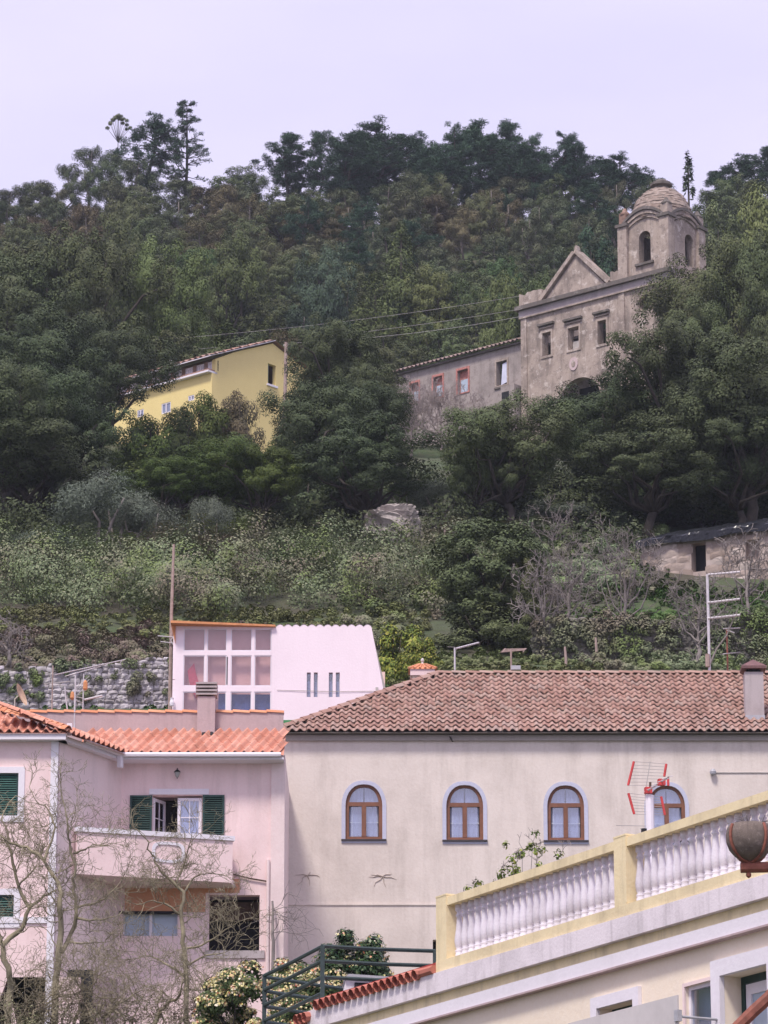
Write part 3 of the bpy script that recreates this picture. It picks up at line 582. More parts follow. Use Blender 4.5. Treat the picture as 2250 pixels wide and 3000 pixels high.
# balcony
q0 = P(226, 2411, YF + .62); q1 = P(682, 2452, YM - .85)
zb = 21.1
fbal = fac2(q0[:2], q1[:2]); Lb = np.linalg.norm(q1[:2] - q0[:2])
zr = fbal.sz(450, 2436)[1]; zbot = fbal.sz(520, 2577)[1]
bal = MB(); bal.prism(fbal, [(0, zbot), (Lb, zbot), (Lb, zr - .13), (0, zr - .13)], 0, .13); bo = bal.build('balcony_parapet', M['pink'], pk)
MB().box(fbal, -.05, Lb + .05, zr - .13, zr, -.05, .18).build('balcony_coping', M['white'], bo)
fe = Fac(fbal.W(Lb, 0, .13)[:2], math.degrees(math.atan2(fbal.n[1], fbal.n[0])))
MB().box(fe, .0, .95, zbot, zr - .132, 0, .13).build('balcony_return', M['pinkside'], bo)
MB().box(fe, .05, .95, zr - .13, zr, -.04, .17).build('return_coping', M['white'], bo)
pf = fbal; pA = fbal.W(0, zbot, .1); pB = fbal.W(Lb, zbot, .1); pC = f3.W(f3.sz(690, 2577)[0], zbot, .05); pD = f3.W(.0, zbot, .05)
MB().add([p + np.array([0, 0, dz]) for dz in (0.002, .16) for p in (pA, pB, pC, pD)], [(0, 3, 2, 1), (4, 5, 6, 7), (0, 1, 5, 4), (1, 2, 6, 5), (2, 3, 7, 6), (3, 0, 4, 7)]).build('balcony_slab', M['pinkside'], bo)
sm, zm = fbal.sz(493, 2497); rr = .0
ov = [(sm + .47 * math.copysign(abs(math.cos(t)) ** .6, math.cos(t)), zm + .29 * math.copysign(abs(math.sin(t)) ** .6, math.sin(t))) for t in np.linspace(0, 2 * math.pi, 29)[:-1]]
oi_ = [(sm + .38 * math.copysign(abs(math.cos(t)) ** .6, math.cos(t)), zm + .21 * math.copysign(abs(math.sin(t)) ** .6, math.sin(t))) for t in np.linspace(0, 2 * math.pi, 29)[:-1]]
MB().prism(fbal, ov, -.025, -.002, [oi_]).build('oval_moulding', M['white'], bo)
# eaves: main
ov_ = .55; EL = P(322, 2212, YM - ov_); ER = P(818, 2212, YM - ov_); ze = zw + .02
e0 = f3.W(-.55, zw, -ov_); e1 = f3.W(L3 + .2, zw, -ov_)
Yp = YM + 1.65; zpb = P(500, 2150, Yp)[2]
MB().add([e0, e1, f3.W(L3 + .2, zw, .3), f3.W(-.55, zw, .3), e0 + [0, 0, .06], e1 + [0, 0, .06], f3.W(L3 + .2, zw + .06, .3), f3.W(-.55, zw + .06, .3)], [(0, 3, 2, 1), (4, 5, 6, 7), (0, 1, 5, 4), (1, 2, 6, 5), (2, 3, 7, 6), (3, 0, 4, 7)]).build('soffit', M['white'], pk)
MB().tube([f3.W(-.5, zw + .12, -ov_ - .06), f3.W(L3 + .12, zw + .12, -ov_ - .06)], .075, 8).build('gutter', M['white'], pk)
eo = f3.W(-1.2, zw + .17, -ov_ - .02); upv = np.array([0, Yp - eo[1], zpb + .1 - eo[2]]); Lu = np.linalg.norm(upv)
to = tile_mesh('roof_tile', .245, .5, .075, M['tileo'], .016, 's')
lenm = L3 + 1.2 + .2
deck = [eo, eo + [lenm, 0, 0], eo + [lenm, 0, 0] + upv, eo + upv]
MB().add([p - np.array([0, 0, .05]) for p in deck], [(0, 1, 2, 3)]).build('roof_deck', M['tileo'], pk)
tile_roof(eo, (1, 0, 0), upv, [(.5, -.1), (lenm, -.1), (lenm, Lu), (-.1, Lu)], .26, Lu / 4, tile_mesh('roof_tile', .26, Lu / 4 + .05, .075, M['tileo'], .014, 's', .21), pk, limit=300, skew=.21, jit=.002, tilt=.003)
# parapet behind with orange cap tiles
fp = Fac((P(-160, 2100, Yp)[0], Yp), 0); sR = fp.sz(830, 2100)[0]; zpt = fp.sz(500, 2087)[1]
MB().box(fp, 0, sR, zpb - .4, zpt, .0, .22).build('parapet_wall', M['parapet'], pk)
MB().box(fp, 0, sR - .1, Z0, zpb - .41, .3, 4.0).build('rear_block', M['parapet'], pk)
capo = tile_mesh('cap_tile', .30, .5, .10, M['tilecap'], .035, 'b')
cap_row(fp.W(0, zpt - .02, .11), fp.W(sR, zpt - .02, .11), capo, .47, pk, 'cap_tile')
# wing roof
wz = zw + .2; w0 = np.array([A_[0] - .2, YF - .35, wz]); w1 = np.array([B_[0] + .28, YF - .35, wz])
MB().box(f1, -.2, L1 + .22, zw + .002, zw + .16, -.3, .3).build('wing_cornice', M['white'], pk)
MB().box(f2, -.1, L2 - .3, zw + .002, zw + .14, -.22, .25).build('side_cornice', M['white'], pk)
MB().tube([f2.W(.9, zw + .17, -.28), f2.W(L2 - .35, zw + .12, -.32)], .06, 8).build('side_gutter', M['white'], pk)
MB().box(f2, L2 - .62, L2 - .48, zw - .25, zw + .16, -.36, -.24).build('gutter_box', M['white'], pk)
hipT = P(0, 2102, YF + 2.2); hu = hipT - (w1)
upw = np.array([0, 2.6, 1.18]); Lw = np.linalg.norm(upw); lw = w1[0] - w0[0]
hx = lw - (w1[0] - hipT[0]) * (Lw / (np.linalg.norm([2.55, hipT[2] - wz])))
MB().add([w0 - [0, 0, .04], w1 - [0, 0, .04], np.array([w0[0] + hx, *(w0 + upw)[1:]]) - [0, 0, .04], w0 + upw - [0, 0, .04]], [(0, 1, 2, 3)]).build('wing_deck', M['tileo'], pk)
tile_roof(w0, (1, 0, 0), upw, [(-.1, -.1), (lw, -.1), (hx, Lw), (-.1, Lw)], .25, Lw / 6, to, pk, limit=300)
hipE = np.array([w0[0] + hx, *(w0 + upw)[1:]]); capw = tile_mesh('hip_cap', .27, .36, .12, M['tilecap'], .04, 'b')
cap_row(w1 + [0, 0, .02], hipE + [0, 0, .04], capw, .27, pk, 'hip_cap')
# side slope of the wing (behind the hip)
eu = f2.n + np.array([0, 0, .46]); eu = eu / np.linalg.norm(eu)
MB().add([w1 + f2.d * a + eu * b - np.array([0, 0, .07]) for a, b in ((.02, -.05), (L2 - .15, -.05), (L2 + .75, 1.5), (L2 - .4, 2.0), (-.55, 2.0))], [(0, 1, 2, 3, 4)]).build('side_slope_deck', M['tileo'], pk)
tile_roof(w1 + np.array([0, 0, .0]), f2.d, f2.n + np.array([0, 0, .46]), [(.05, -.1), (L2 - .15, -.1), (L2 + .75, 1.5), (L2 - .4, 2.0), (-.55, 2.0)], .25, .36, to, pk, limit=300)
pb = P(203, 2135, YF - .1); MB().box(Fac(pb[:2], 0), -.07, .07, wz - .02, wz + .3, 0, .14).build('hip_finial', M['white'], pk)
# chimney of the pink house
yk = Yp - .28; kb = P(603, 2152, yk); hw = 26 / pxm(603, 2100, yk); z1 = P(603, 2040, yk)[2]; z2 = P(603, 1996, yk)[2]
pc = thing('slatted_chimney', (kb[0], yk, kb[2] - .2), 'pale square chimney with stacked slab cowl on orange tile roof', 'chimney')
fk = Fac((kb[0], yk), 0)
MB().box(fk, -hw, hw, kb[2] - .3, z1, 0, .5).build('stack', M['parapet'], pc)
MB().box(fk, -hw + .06, hw - .06, z1, z2 - .02, .06, .44).build('cowl_core', M['dark'], pc)
for k in range(4):
    zz = z1 + .01 + (z2 - z1 - .02) * k / 4; MB().box(fk, -hw - .05, hw + .05, zz + .03, zz + .085, -.05, .55).build('cowl_slab', M['concrete'], pc)
cs = P(590, 2155, yk - .1); MB().add([cs + np.array([0, -.05, .0]), cs + [.42, -.05, .02], cs + [.3, .1, .14], cs + [.02, .1, .12], cs + [.2, -.1, -.05]], [(0, 4, 1, 2, 3)]).build('loose_flashing', M['dark'], pc)

# ------------------------------------------------------------------ modern pale house with conservatory
YH = 121.5; fh = Fac((P(505, 1830, YH)[0], YH), 0)
mh = thing('conservatory_house', (P(820, 2100, YH + 3)[0], YH + 3, 26.6), 'pale pink house with glazed upper conservatory and wavy white roof edge', 'house')
def hz(v): return fh.sz(800, v)[1]
def hsx(u): return fh.sz(u, 1950)[0]
zt_, zb_ = hz(1832), hz(2125) - 1.0
sA, sB, sC, sD = hsx(808), hsx(1088), hsx(1128), hsx(513)
zD = hz(2045)
slits = []
for u in (899, 919.5, 963.5, 984): slits.append((hsx(u), hsx(u + 11.5), hz(2042), hz(1970)))
top = [(sB - (sB - sA) * k / 48, hz(1836) + .075 * abs(math.sin(math.pi * k / 4))) for k in range(49)]
MB().prism(fh, [(sA, zb_), (sC + .12, zb_), (sC, zD)] + top, 0, .25, [rloop(s) for s in slits]).build('front_wall', M['modern'], mh)
for r in slits:
    o = MB().prism(fh, rloop(r), .10, .14, [rloop((r[0] + .018, r[1] - .018, r[2] + .018, r[3] - .018))]).build('slit_window', M['greybox'], mh)
    MB().box(fh, r[0] + .015, r[1] - .015, r[2] + .015, r[3] - .015, .12, .13).build('pane', M['glass'], o)
    MB().box(fh, r[0] - .03, r[1] + .03, r[2] - .05, r[3] + .05, .3, .32).build('backing', M['dark'], o)
    MB().box(fh, r[0] + .02, r[1] - .02, r[2] + .02, r[2] + (r[3] - r[2]) * .68, .2, .21).build('blind', M['curtain'], o)
# corrugated roof, white end waves
V = []; n = 49
for o_ in (-.012, 5.6):
    for (a, z) in top: V.append(fh.W(a, z + .012 + (o_ > 0) * -.4, o_))
MB().add(V, [(k, k + 1, n + k + 1, n + k) for k in range(n - 1)]).build('corrugated_roof', M['white'], mh, True)
# side wall, sloped
MB().add([fh.W(sB, hz(1838), .252), fh.W(sC, zD, .252), fh.W(sC + .12, zb_, .252), fh.W(sB + .2, hz(1838), 5.5), fh.W(sC + .4, zD, 5.5), fh.W(sC + .5, zb_, 5.5)], [(0, 1, 4, 3), (1, 2, 5, 4)]).build('flank_wall', M['cream'], mh)
MB().box(fh, sD, sC, zb_, hz(1850), 5.5, 5.7).build('back_wall', M['interior'], mh)
MB().box(fh, sA - .15, sC + .1, zb_, hz(2110), -.03, -.003).build('green_base', M['greenpaint'], mh)
MB().box(fh, sA - .14, sA - .001, zb_, hz(1838), -.002, 5.5).build('party_wall', M['modern'], mh)
# conservatory
zs = [hz(1842), hz(1907), hz(1920), hz(2010), hz(2026), hz(2086)]
us = [(537, 600), (606, 664), (676, 738), (745, 795)]
con = wallr(fh, (sD, sA - .145, zb_, zs[0] + .1), 0, .09, [(hsx(u0), hsx(u1), zs[k + 1], zs[k]) for u0, u1 in us for k in (0, 2, 4)]).build('conservatory_frame', M['modern'], mh)
for u0, u1 in us:
    for k in (0, 2, 4):
        r = (hsx(u0), hsx(u1), zs[k + 1], zs[k])
        o = MB().prism(fh, rloop(r), .015, .06, [rloop((r[0] + .03, r[1] - .03, r[2] + .03, r[3] - .03))]).build('sash', M['white'], con)
        MB().box(fh, r[0] + .028, r[1] - .028, r[2] + .028, r[3] - .028, .03, .036).build('pane', M['glass2'], o)
r = (hsx(664), hsx(667), zs[3], zs[2]); MB().box(fh, r[0], r[1], r[2] + .05, r[3] - .05, -.01, .012).build('sash_gap', M['dark'], con)
fs = Fac(fh.W(sD, 0, .09)[:2], 90); 
MB().box(fs, 0, 5.4, zb_, hz(1990), -.001, .08).build('conservatory_side', M['modern'], mh)
MB().box(fs, 0, .12, hz(1988), zs[0], -.001, .08).build('side_post', M['modern'], mh)
MB().box(fh, sD + .1, sA - .16, zs[5] - .3, zs[0] + .1, .32, .36).build('bright_inner_panel', M['interior'], mh)  # pale panel set close behind the glass to brighten the panes
MB().box(fh, sD + .1, sA - .16, zb_, zs[5] - .31, .1, 2.5).build('floor_block', M['interior'], mh)
MB().box(fh, hsx(676), hsx(800), hz(2090), hz(2030), .2, .31).build('blue_sofa', M['bluecloth'], mh)
MB().box(fh, hsx(640), hsx(665), hz(2100), hz(2028), .2, .3).build('blue_curtain', M['bluecloth'], mh)
# red cloth sweeping down behind the glass
cl = [(555, 1960), (560, 1990), (568, 2015), (578, 2040), (598, 2060), (620, 2075)]
V = [fh.W(*fh.sz(u + du, v + dv, .2), .2 + .05 * math.sin(k)) for k, (u, v) in enumerate(cl) for du, dv in ((-6, 6), (14, -18))]
MB().add(V, [(2 * k, 2 * k + 1, 2 * k + 3, 2 * k + 2) for k in range(5)]).build('red_drape', M['redcloth'], mh, True)
# orange edged roof over the conservatory
zo = hz(1838)
MB().add([fh.W(hsx(500), zo + .12, -.45), fh.W(sA - .02, zo + .06, -.12), fh.W(sA - .02, zo + .12, 5.6), fh.W(hsx(500), zo + .18, 5.6), fh.W(hsx(500), zo + .04, -.45), fh.W(sA - .02, zo - .0, -.12), fh.W(sA - .02, zo + .05, 5.6), fh.W(hsx(500), zo + .1, 5.6)],
    [(0, 1, 2, 3), (4, 7, 6, 5), (0, 4, 5, 1), (3, 2, 6, 7), (0, 3, 7, 4), (1, 5, 6, 2)]).build('orange_roof', M['orange_edge'], mh)
MB().prism(Fac(fh.W(hsx(500), 0, -.4)[:2], 0), [(0, zo + .04), (.14, zo + .04), (.14, zo - .55)], .35, .4).build('roof_bracket', M['orange_edge'], mh)
s1, z1 = fh.sz(1115, 2025); s0_, z0_ = fh.sz(812, 2022)
MB().tube([fh.W(s0_, z0_, -.02), fh.W((s1 + s0_) / 2, (z0_ + z1) / 2 - .03, -.03), fh.W(s1 - .1, z1, -.02)], .009, 4).build('wall_cable', M['metald'], mh)
MB().box(fh, s1 - .16, s1 - .08, z1 - .12, z1 + .12, -.06, -.003).build('cable_bracket', M['metald'], mh)
MB().lathe(fh.W(hsx(506), hz(2070), -.1), [(.07, 0), (.08, .1), (.05, .2), (.06, .26)], 8).build('pipe_cap', M['white'], mh)

# ------------------------------------------------------------------ cream building with balustrade
pc0 = P(1312, 2630, 58.0); fc = Fac(pc0[:2], -62.2)
def cz_(v): return fc.sz(1470, v)[1]
zR, zRb, zBt, zBb, zF, zY, zWh = [cz_(v) for v in (2576.3, 2606.7, 2767.7, 2802.4, 2862.8, 2893.2, 2931.5)]
sEnd = fc.sz(2250, 2600)[0] + 7.0; sPl = fc.sz(1312, 2700)[0]; sPm = fc.sz(1838, 2600)[0]; sFar = fc.sz(935, 2960)[0]
cb = thing('cream_building', (fc.W(3, 4.5, 3)), 'cream building with yellow banded cornice and white balustraded roof terrace', 'building')
def crect(u0, u1, vt, h, du=0):
    a, z = fc.sz((u0 + u1) / 2, vt); return (fc.sz(u0, vt + 20)[0], fc.sz(u1, vt - 10)[0], z - h, z)
w1_ = crect(1757, 1863, 2942, 1.3); w2_ = crect(2010, 2102, 2880, 2.0); w3_ = crect(2122, 2260, 2842, 2.2)
w4_ = crect(1560, 1640, 3010, 1.2)
MB().prism(fc, [(sFar, 3.0), (sEnd, 3.0), (sEnd, zWh), (sFar, zWh)], 0, .35, [rloop(r) for r in (w1_, w2_, w3_)]).build('facade_wall', M['cream'], cb)
MB().box(fc, sFar, sFar + .3, 3, zF, .352, 7).build('end_wall', M['white'], cb)
MB().box(fc, sFar - .0, sEnd, zWh, zY, -.10, .3).build('white_band', M['white'], cb)
MB().box(fc, sFar - .05, sEnd, zWh - .03, zWh - .003, -.13, .0).build('band_lip', M['parapet'], cb)
MB().box(fc, sFar - .0, sEnd, zY + .0015, zF, -.06, .3).build('yellow_band', M['yellow_trim'], cb)
MB().box(fc, sFar - .1, sEnd, zF + .0015, zBb - .0015, -.16, .3).build('white_fascia', M['fascia'], cb)
MB().box(fc, sPl - .16, sEnd, zBb, zBt, -.12, .22).build('balustrade_base', M['yellow_trim'], cb)
MB().box(fc, sPl + .161, sPm - .162, zRb, zR - .03, -.10, .2).build('handrail', M['yellow_trim'], cb)
MB().box(fc, sPm + .162, sEnd, zRb, zR - .03, -.10, .2).build('handrail', M['yellow_trim'], cb)
for a in (sPl, sPm, sPm + (sPm - sPl)):
    o = MB().box(fc, a - .16, a + .16, zBt + .001, zR, -.115, .215).build('balustrade_post', M['yellow_trim'], cb)
    MB().box(fc, a - .165, a + .165, zR, zR + .025, -.12, .22).build('post_cap', M['yellow_trim'], o)
hB = zRb - zBt
bprof = [(.062, 0), (.062, .10), (.05, .105), (.064, .14), (.064, .16), (.045, .175), (.06, .22), (.071, .29), (.074, .34), (.068, .42), (.052, .55), (.042, .68), (.038, .76), (.055, .78), (.055, .80), (.040, .82), (.040, .86), (.062, .885), (.062, 1.0)]
bm = MB(); bm.lathe((0, 0, 0), [(r, z * (hB + .02) - .01) for r, z in bprof], 10)
bme = bpy.data.meshes.new('baluster'); bme.from_pydata(bm.v, [], bm.f); bme.materials.append(M['baluster']); bme.polygons.foreach_set('use_smooth', np.ones(len(bme.polygons), bool)); bme.update()
pitch = (sPm - sPl - .34) / 25.0
for base in (sPl + .17, sPm + .17):
    for k in range(25):
        link('baluster', bme, cb, fc.W(base + (k + .5) * pitch, zBt, .05) - org(cb))
MB().box(fc, sPl - .1, sEnd, zBb - .2, zBb + .02, .301, 6.5).build('terrace_slab', M['concrete'], cb)
# windows of the facade
def surround(r, g, m='white', o0=-.06):
    return MB().prism(fc, rloop((r[0] - g, r[1] + g, r[2] - .1, r[3] + g)), o0, -.003, [rloop((r[0], r[1], r[2] + .001, r[3]))]).build('window_surround', M[m], cb)
surround(w1_, .16); surround(w2_, .05, 'pinkside', -.03); surround(w3_, .22, 'white', -.08)
o = MB().prism(fc, rloop(w1_), .2, .26, [rloop((w1_[0] + .07, w1_[1] - .07, w1_[2] + .07, w1_[3] - .07))]).build('window', M['green'], cb)
MB().box(fc, w1_[0], w1_[1], w1_[2], w1_[3], .27, .29).build('pane', M['dark'], o)
o = MB().prism(fc, rloop(w2_), .04, .1, [rloop((w2_[0] + .05, w2_[1] - .05, w2_[2] + .05, w2_[3] - .05))]).build('window', M['white'], cb)
MB().box(fc, w2_[0] + .04, w2_[1] - .04, w2_[2] + .04, w2_[3] - .04, .065, .07).build('pane', M['glass'], o)
MB().box(fc, w2_[0], w2_[1], w2_[2], w2_[3], .2, .22).build('blind', M['bluepane'], o)
o = MB().prism(fc, rloop(w3_), .26, .34, [rloop((w3_[0] + .08, w3_[1] - .08, w3_[2] + .08, w3_[3] - .1))]).build('door', M['green'], cb)
i3 = (w3_[0] + .085, w3_[1] - .085, w3_[2] + .085, w3_[3] - .105)
MB().prism(fc, rloop(i3), .28, .33, [rloop((i3[0] + .12, i3[0] + .55, i3[2] + .2, i3[3] - .14))]).build('door_leaf', M['white'], o)
MB().box(fc, i3[0] + .1, i3[0] + .57, i3[2] + .2, i3[3] - .13, .31, .32).build('pane', M['bluepane'], o)
# frosted screen in front of the facade
s0_, z0_ = fc.sz(1664, 2970, -.7); s1_, z1_ = fc.sz(1985, 2935, -.7)
scr = thing('frosted_screen', fc.W((s0_ + s1_) / 2, z1_ - 1.2, -.7), 'pale frosted glass screen standing out from the cream facade', 'screen')
ztop = fc.sz(1830, 2955, -.7)[1]
MB().box(fc, s0_, s1_, ztop - 1.2, ztop, -.7, -.68).build('glass_sheet', M['frost'], scr)
MB().box(fc, s1_ - .05, s1_ + .04, ztop - .35, ztop - .2, -.73, -.66).build('clamp', M['greybox'], scr)
for a in (s0_ + .1, s1_ - .02): MB().tube([fc.W(a, ztop - .28, -.69), fc.W(a, ztop - .28, .01)], .02, 6).build('bracket_arm', M['greybox'], scr)
# red coping with edge tiles over the low wing
sa, za = fc.sz(952, 2912); sb_, zb2 = fc.sz(1290, 2823); zcop = (za + zb2) / 2
MB().box(fc, sa, sPl - .17, zBb - .02, zcop, .0, .5).build('red_coping', M['tiler'], cb)
MB().box(fc, sa - .22, sa - .002, zBb - .05, zcop - .1, -.1, .5).build('coping_end', M['white'], cb)
tedge = MB(); tedge.tube([(0, -.0, 0), (0, .22, .06)], .075, 7); tedge.tube([(0, -.004, 0), (0, .004, 0)], .06, 7)
n = 17
for k in range(n):
    a = sa + .02 + (sPl - .55 - sa) * (k + .5) / n
    b = MB(); b.tube([fc.W(a, zBb + .03, -.24), fc.W(a, zBb + .10, .02)], .085, 8, cap=False); b.build('edge_tile', M['tilered'], cb)
MB().tube([fc.W(sPl - .55, zBb + .06, -.15), fc.W(sPl - .16, zBb + .06, -.15)], .07, 8).build('edge_pipe', M['tilered'], cb)
s_x, z_x = fc.sz(890, 2996)
for k in range(3): MB().tube([fc.W(sFar - .05 - k * .15, z_x, -.25), fc.W(sFar - .05 - k * .15, z_x + .06, .1)], .085, 8, cap=False).build('edge_tile', M['tilered'], cb)
MB().box(fc, sFar - .6, sFar - .001, z_x - .4, z_x - .09, -.1, .2).build('lower_ledge', M['white'], cb)

# green terrace railing
zt1 = P(945, 2772, 62.0)[2]
def lv(u, v0, z): # point on ray column u with height z
    r = ray(u, v0); return np.array([r[0] * z / r[2], r[1] * z / r[2], z])
p1, p2, p3 = lv(775, 2858, zt1), lv(945, 2772, zt1), lv(1275, 2786, zt1)
p4 = p1 + (p3 - p2) * .95 + np.array([0, 1.2, 0]); zd = zt1 - 1.35
rl_ = thing('terrace_railing', (p2[0], p2[1], zd), 'dark green tubular steel railing round the corner of the low terrace', 'railing')
for p in (p1, p2, p3, p4): MB().box(Fac(p[:2], 0), -.035, .035, zd - .05, zt1, -.035, .035).build('post', M['rail'], rl_)
for dz in (0, .24, .50, .76):
    for a, b_ in ((p1, p2), (p2, p3), (p1, p4)):
        if dz > .6 and a is p2: continue
        off = np.array([0, 0, -dz - (0.02 if b_ is p4 else 0)]); m_ = (a + b_) / 2 + off - [0, 0, .01]
        MB().tube([a + off, m_, b_ + off], .033, 7).build('rail', M['rail'], rl_)
dk_ = MB(); g0 = [p1 + [-.2, -.1, 0], p2 + [0, -.15, 0], p3 + [.1, -.1, 0], p4 + [.1, .3, 0]]
tdz = zd
dk_.add([np.array([p[0], p[1], z]) for z in (4.0, tdz) for p in g0], [(0, 3, 2, 1), (4, 5, 6, 7), (0, 1, 5, 4), (1, 2, 6, 5), (2, 3, 7, 6), (3, 0, 4, 7)])
setp(dk_.build('low_terrace', M['concrete']), label='low concrete terrace block under the green railing', category='terrace')
# roof hatch on the terrace
h0 = P(985, 2905, 62.6); h1 = P(1130, 2885, 62.6)
hx_ = thing('roof_hatch', (h0[0], 62.6, tdz), 'grey lidded roof hatch beside the red coping on the terrace', 'hatch')
fhx = Fac((h0[0], 62.6), 3); Lh = h1[0] - h0[0]; zt0 = P(1000, 2862, 62.6)[2]
MB().prism(fhx, [(0, tdz - .05), (Lh, tdz - .05), (Lh, zt0 - .06), (.16, zt0 - .02)], .05, .9).build('hatch_body', M['white'], hx_)
MB().prism(fhx, [(.13, zt0 - .02), (Lh + .05, zt0 - .055), (Lh + .05, zt0 + .01), (.2, zt0 + .05)], -.02, 1.0).build('hatch_lid', M['greybox'], hx_)
MB().prism(fhx, [(.2, tdz), (Lh - .05, tdz), (Lh - .05, zt0 - .1), (.3, zt0 - .08)], .03, .049).build('hatch_panel', M['dark'], hx_)

# stone globe planter on an iron bracket
yg = 44.0; gc = P(2196, 2455, yg); sc_ = 1 / pxm(2196, 2455, yg); rg = 70 * sc_
gp = thing('globe_planter', gc - [0, 0, rg + .05], 'rough stone globe planter cradled on a rusty iron bracket', 'planter')
prof = [(.02, -1), (.35, -.94), (.65, -.77), (.87, -.5), (.98, -.2), (1.0, .1), (.94, .38), (.84, .55), (.74, .58), (.70, .45), (.4, .42), (.02, .42)]
MB().lathe(gc, [(r * rg, z * rg) for r, z in prof], 24).build('stone_bowl', M['potstone'], gp, True)
for a in (-.95, .62, 2.2, 3.75):
    pts = [gc + np.array([math.cos(a) * math.cos(t), math.sin(a) * math.cos(t), math.sin(t)]) * rg * 1.04 for t in np.linspace(.5, -1.5, 12)]
    MB().tube(pts, .018, 6).build('strap', M['rust'], gp)
nt_ = random.Random(3); b = MB()
for k in range(26):
    a = nt_.uniform(0, 6.28); r0 = nt_.uniform(0, .6) * rg; p_ = gc + [r0 * math.cos(a), r0 * math.sin(a), rg * .42]
    b.tube([p_, p_ + [.1 * math.cos(a) * nt_.uniform(.3, 1), .1 * math.sin(a), nt_.uniform(.05, .12)], p_ + [.2 * math.cos(a), .2 * math.sin(a), nt_.uniform(.02, .09)]], [.005, .004, .002], 3)
b.build('dry_plant', M['greybark'], gp)
br = thing('planter_bracket', (P(2480, 2550, yg)[0], yg, T(P(2480, 2550, yg)[0], yg)), 'rusty iron pipe bracket with curved brace carrying the stone globe', 'bracket')
a0 = P(2170, 2551, yg); zA = gc[2] - rg * 1.04 - .06; xP = P(2480, 2550, yg)[0]
MB().tube([(a0[0], yg, zA), ((a0[0] + xP) / 2, yg, zA + .01), (xP, yg, zA + .03)], .062, 10).build('arm', M['rust'], br)
MB().tube([(gc[0], yg, zA + .05), (gc[0], yg, gc[2] - rg * .98)], .03, 8).build('socket', M['rust'], br)
MB().lathe((a0[0] + .09, yg, zA - .12), [(.01, 0), (.03, .02), (.03, .05), (.015, .07), (.015, .12)], 8).build('drop_finial', M['rust'], br)
c = [P(2150, 3020, yg), P(2205, 2965, yg), P(2255, 2920, yg), P(2330, 2830, yg), P(2400, 2700, yg), P(2440, 2560, yg)]
MB().tube(c + [], .075, 8).build('brace', M['rust'], br)
MB().tube([(xP, yg, br.location.z - .2), (xP, yg, zA + .4)], .09, 10).build('pole', M['rust'], br)
MB().tube([P(2150, 3020, yg), P(2300, 3080, yg), (xP, yg, P(2480, 3100, yg)[2])], .05, 8).build('lower_stay', M['rust'], br)

# red tipped television aerial on the terrace
ya = 61.2
zfl = zBb + .02; m0 = P(1905, 2440, ya); 
an = thing('red_tipped_aerial', (m0[0], ya, zfl), 'television aerial with red tipped reflector panels on a white mast', 'aerial')
mt = P(1903, 2330, ya)
MB().tube([(m0[0], ya, zfl - .02), (m0[0], ya, mt[2])], [.075, .07], 10).build('mast', M['white'], an)
k_ = 1 / pxm(1900, 2350, ya)
def ap_(u, v, dy=0): return P(u, v, ya + dy)
for (a, b_) in (((1857, 2231), (1840, 2301)), ((1952, 2238), (1946, 2275)), ((1841, 2324), (1858, 2385)), ((1937, 2334), (1948, 2388)), ((1957, 2278), (1958, 2302))):
    MB().tube([ap_(*a), ap_(*b_)], .021, 6).build('red_tip_bar', M['redplastic'], an)
for t in np.linspace(0, 1, 8): MB().tube([ap_(1857 - 17 * t, 2231 + 70 * t), ap_(1952 - 14 * t, 2238 + 62 * t)], .0045, 4).build('reflector_rod', M['metald'], an)
for t in np.linspace(0, 1, 8): MB().tube([ap_(1841 + 17 * t, 2324 + 61 * t), ap_(1937 + 11 * t, 2334 + 54 * t)], .0045, 4).build('reflector_rod', M['metald'], an)
MB().tube([ap_(1905, 2231), ap_(1890, 2322), ap_(1902, 2392)], .007, 5).build('reflector_spine', M['metald'], an)
MB().tube([ap_(1890, 2322), ap_(1935, 2292, -.5), ap_(1960, 2275, -.9)], .012, 5).build('boom', M['metald'], an)
for (u, v, dy) in ((1899, 2316, -.05), (1938, 2292, -.5)):
    p_ = ap_(u, v, dy); MB().box(Fac(p_[:2], 12), -.055, .055, p_[2] - .05, p_[2] + .05, -.05, .05).build('dipole_box', M['redplastic'], an)
MB().tube([ap_(1905, 2292), ap_(1905, 2306)], .02, 6).build('dipole_tip', M['brownroom'], an)
for k in range(6): 
    t = k / 5; p_ = ap_(1900 + 55 * t, 2316 - 38 * t, -.05 - .8 * t); MB().tube([p_ + np.array([-.09, 0, -.03]), p_ + [.09, 0, .03]], .006, 4).build('director', M['metal'], an)
for (u0, v0, u1, v1) in ((1805, 2418, 1900, 2420), (1875, 2428, 1900, 2424)): MB().tube([ap_(u0, v0), ap_(u1, v1)], .006, 4).build('lower_rod', M['metald'], an)
p_ = ap_(1888, 2432); MB().box(Fac(p_[:2], 0), -.05, .06, p_[2] - .06, p_[2] + .02, -.04, .06).build('mast_clamp', M['dark'], an)

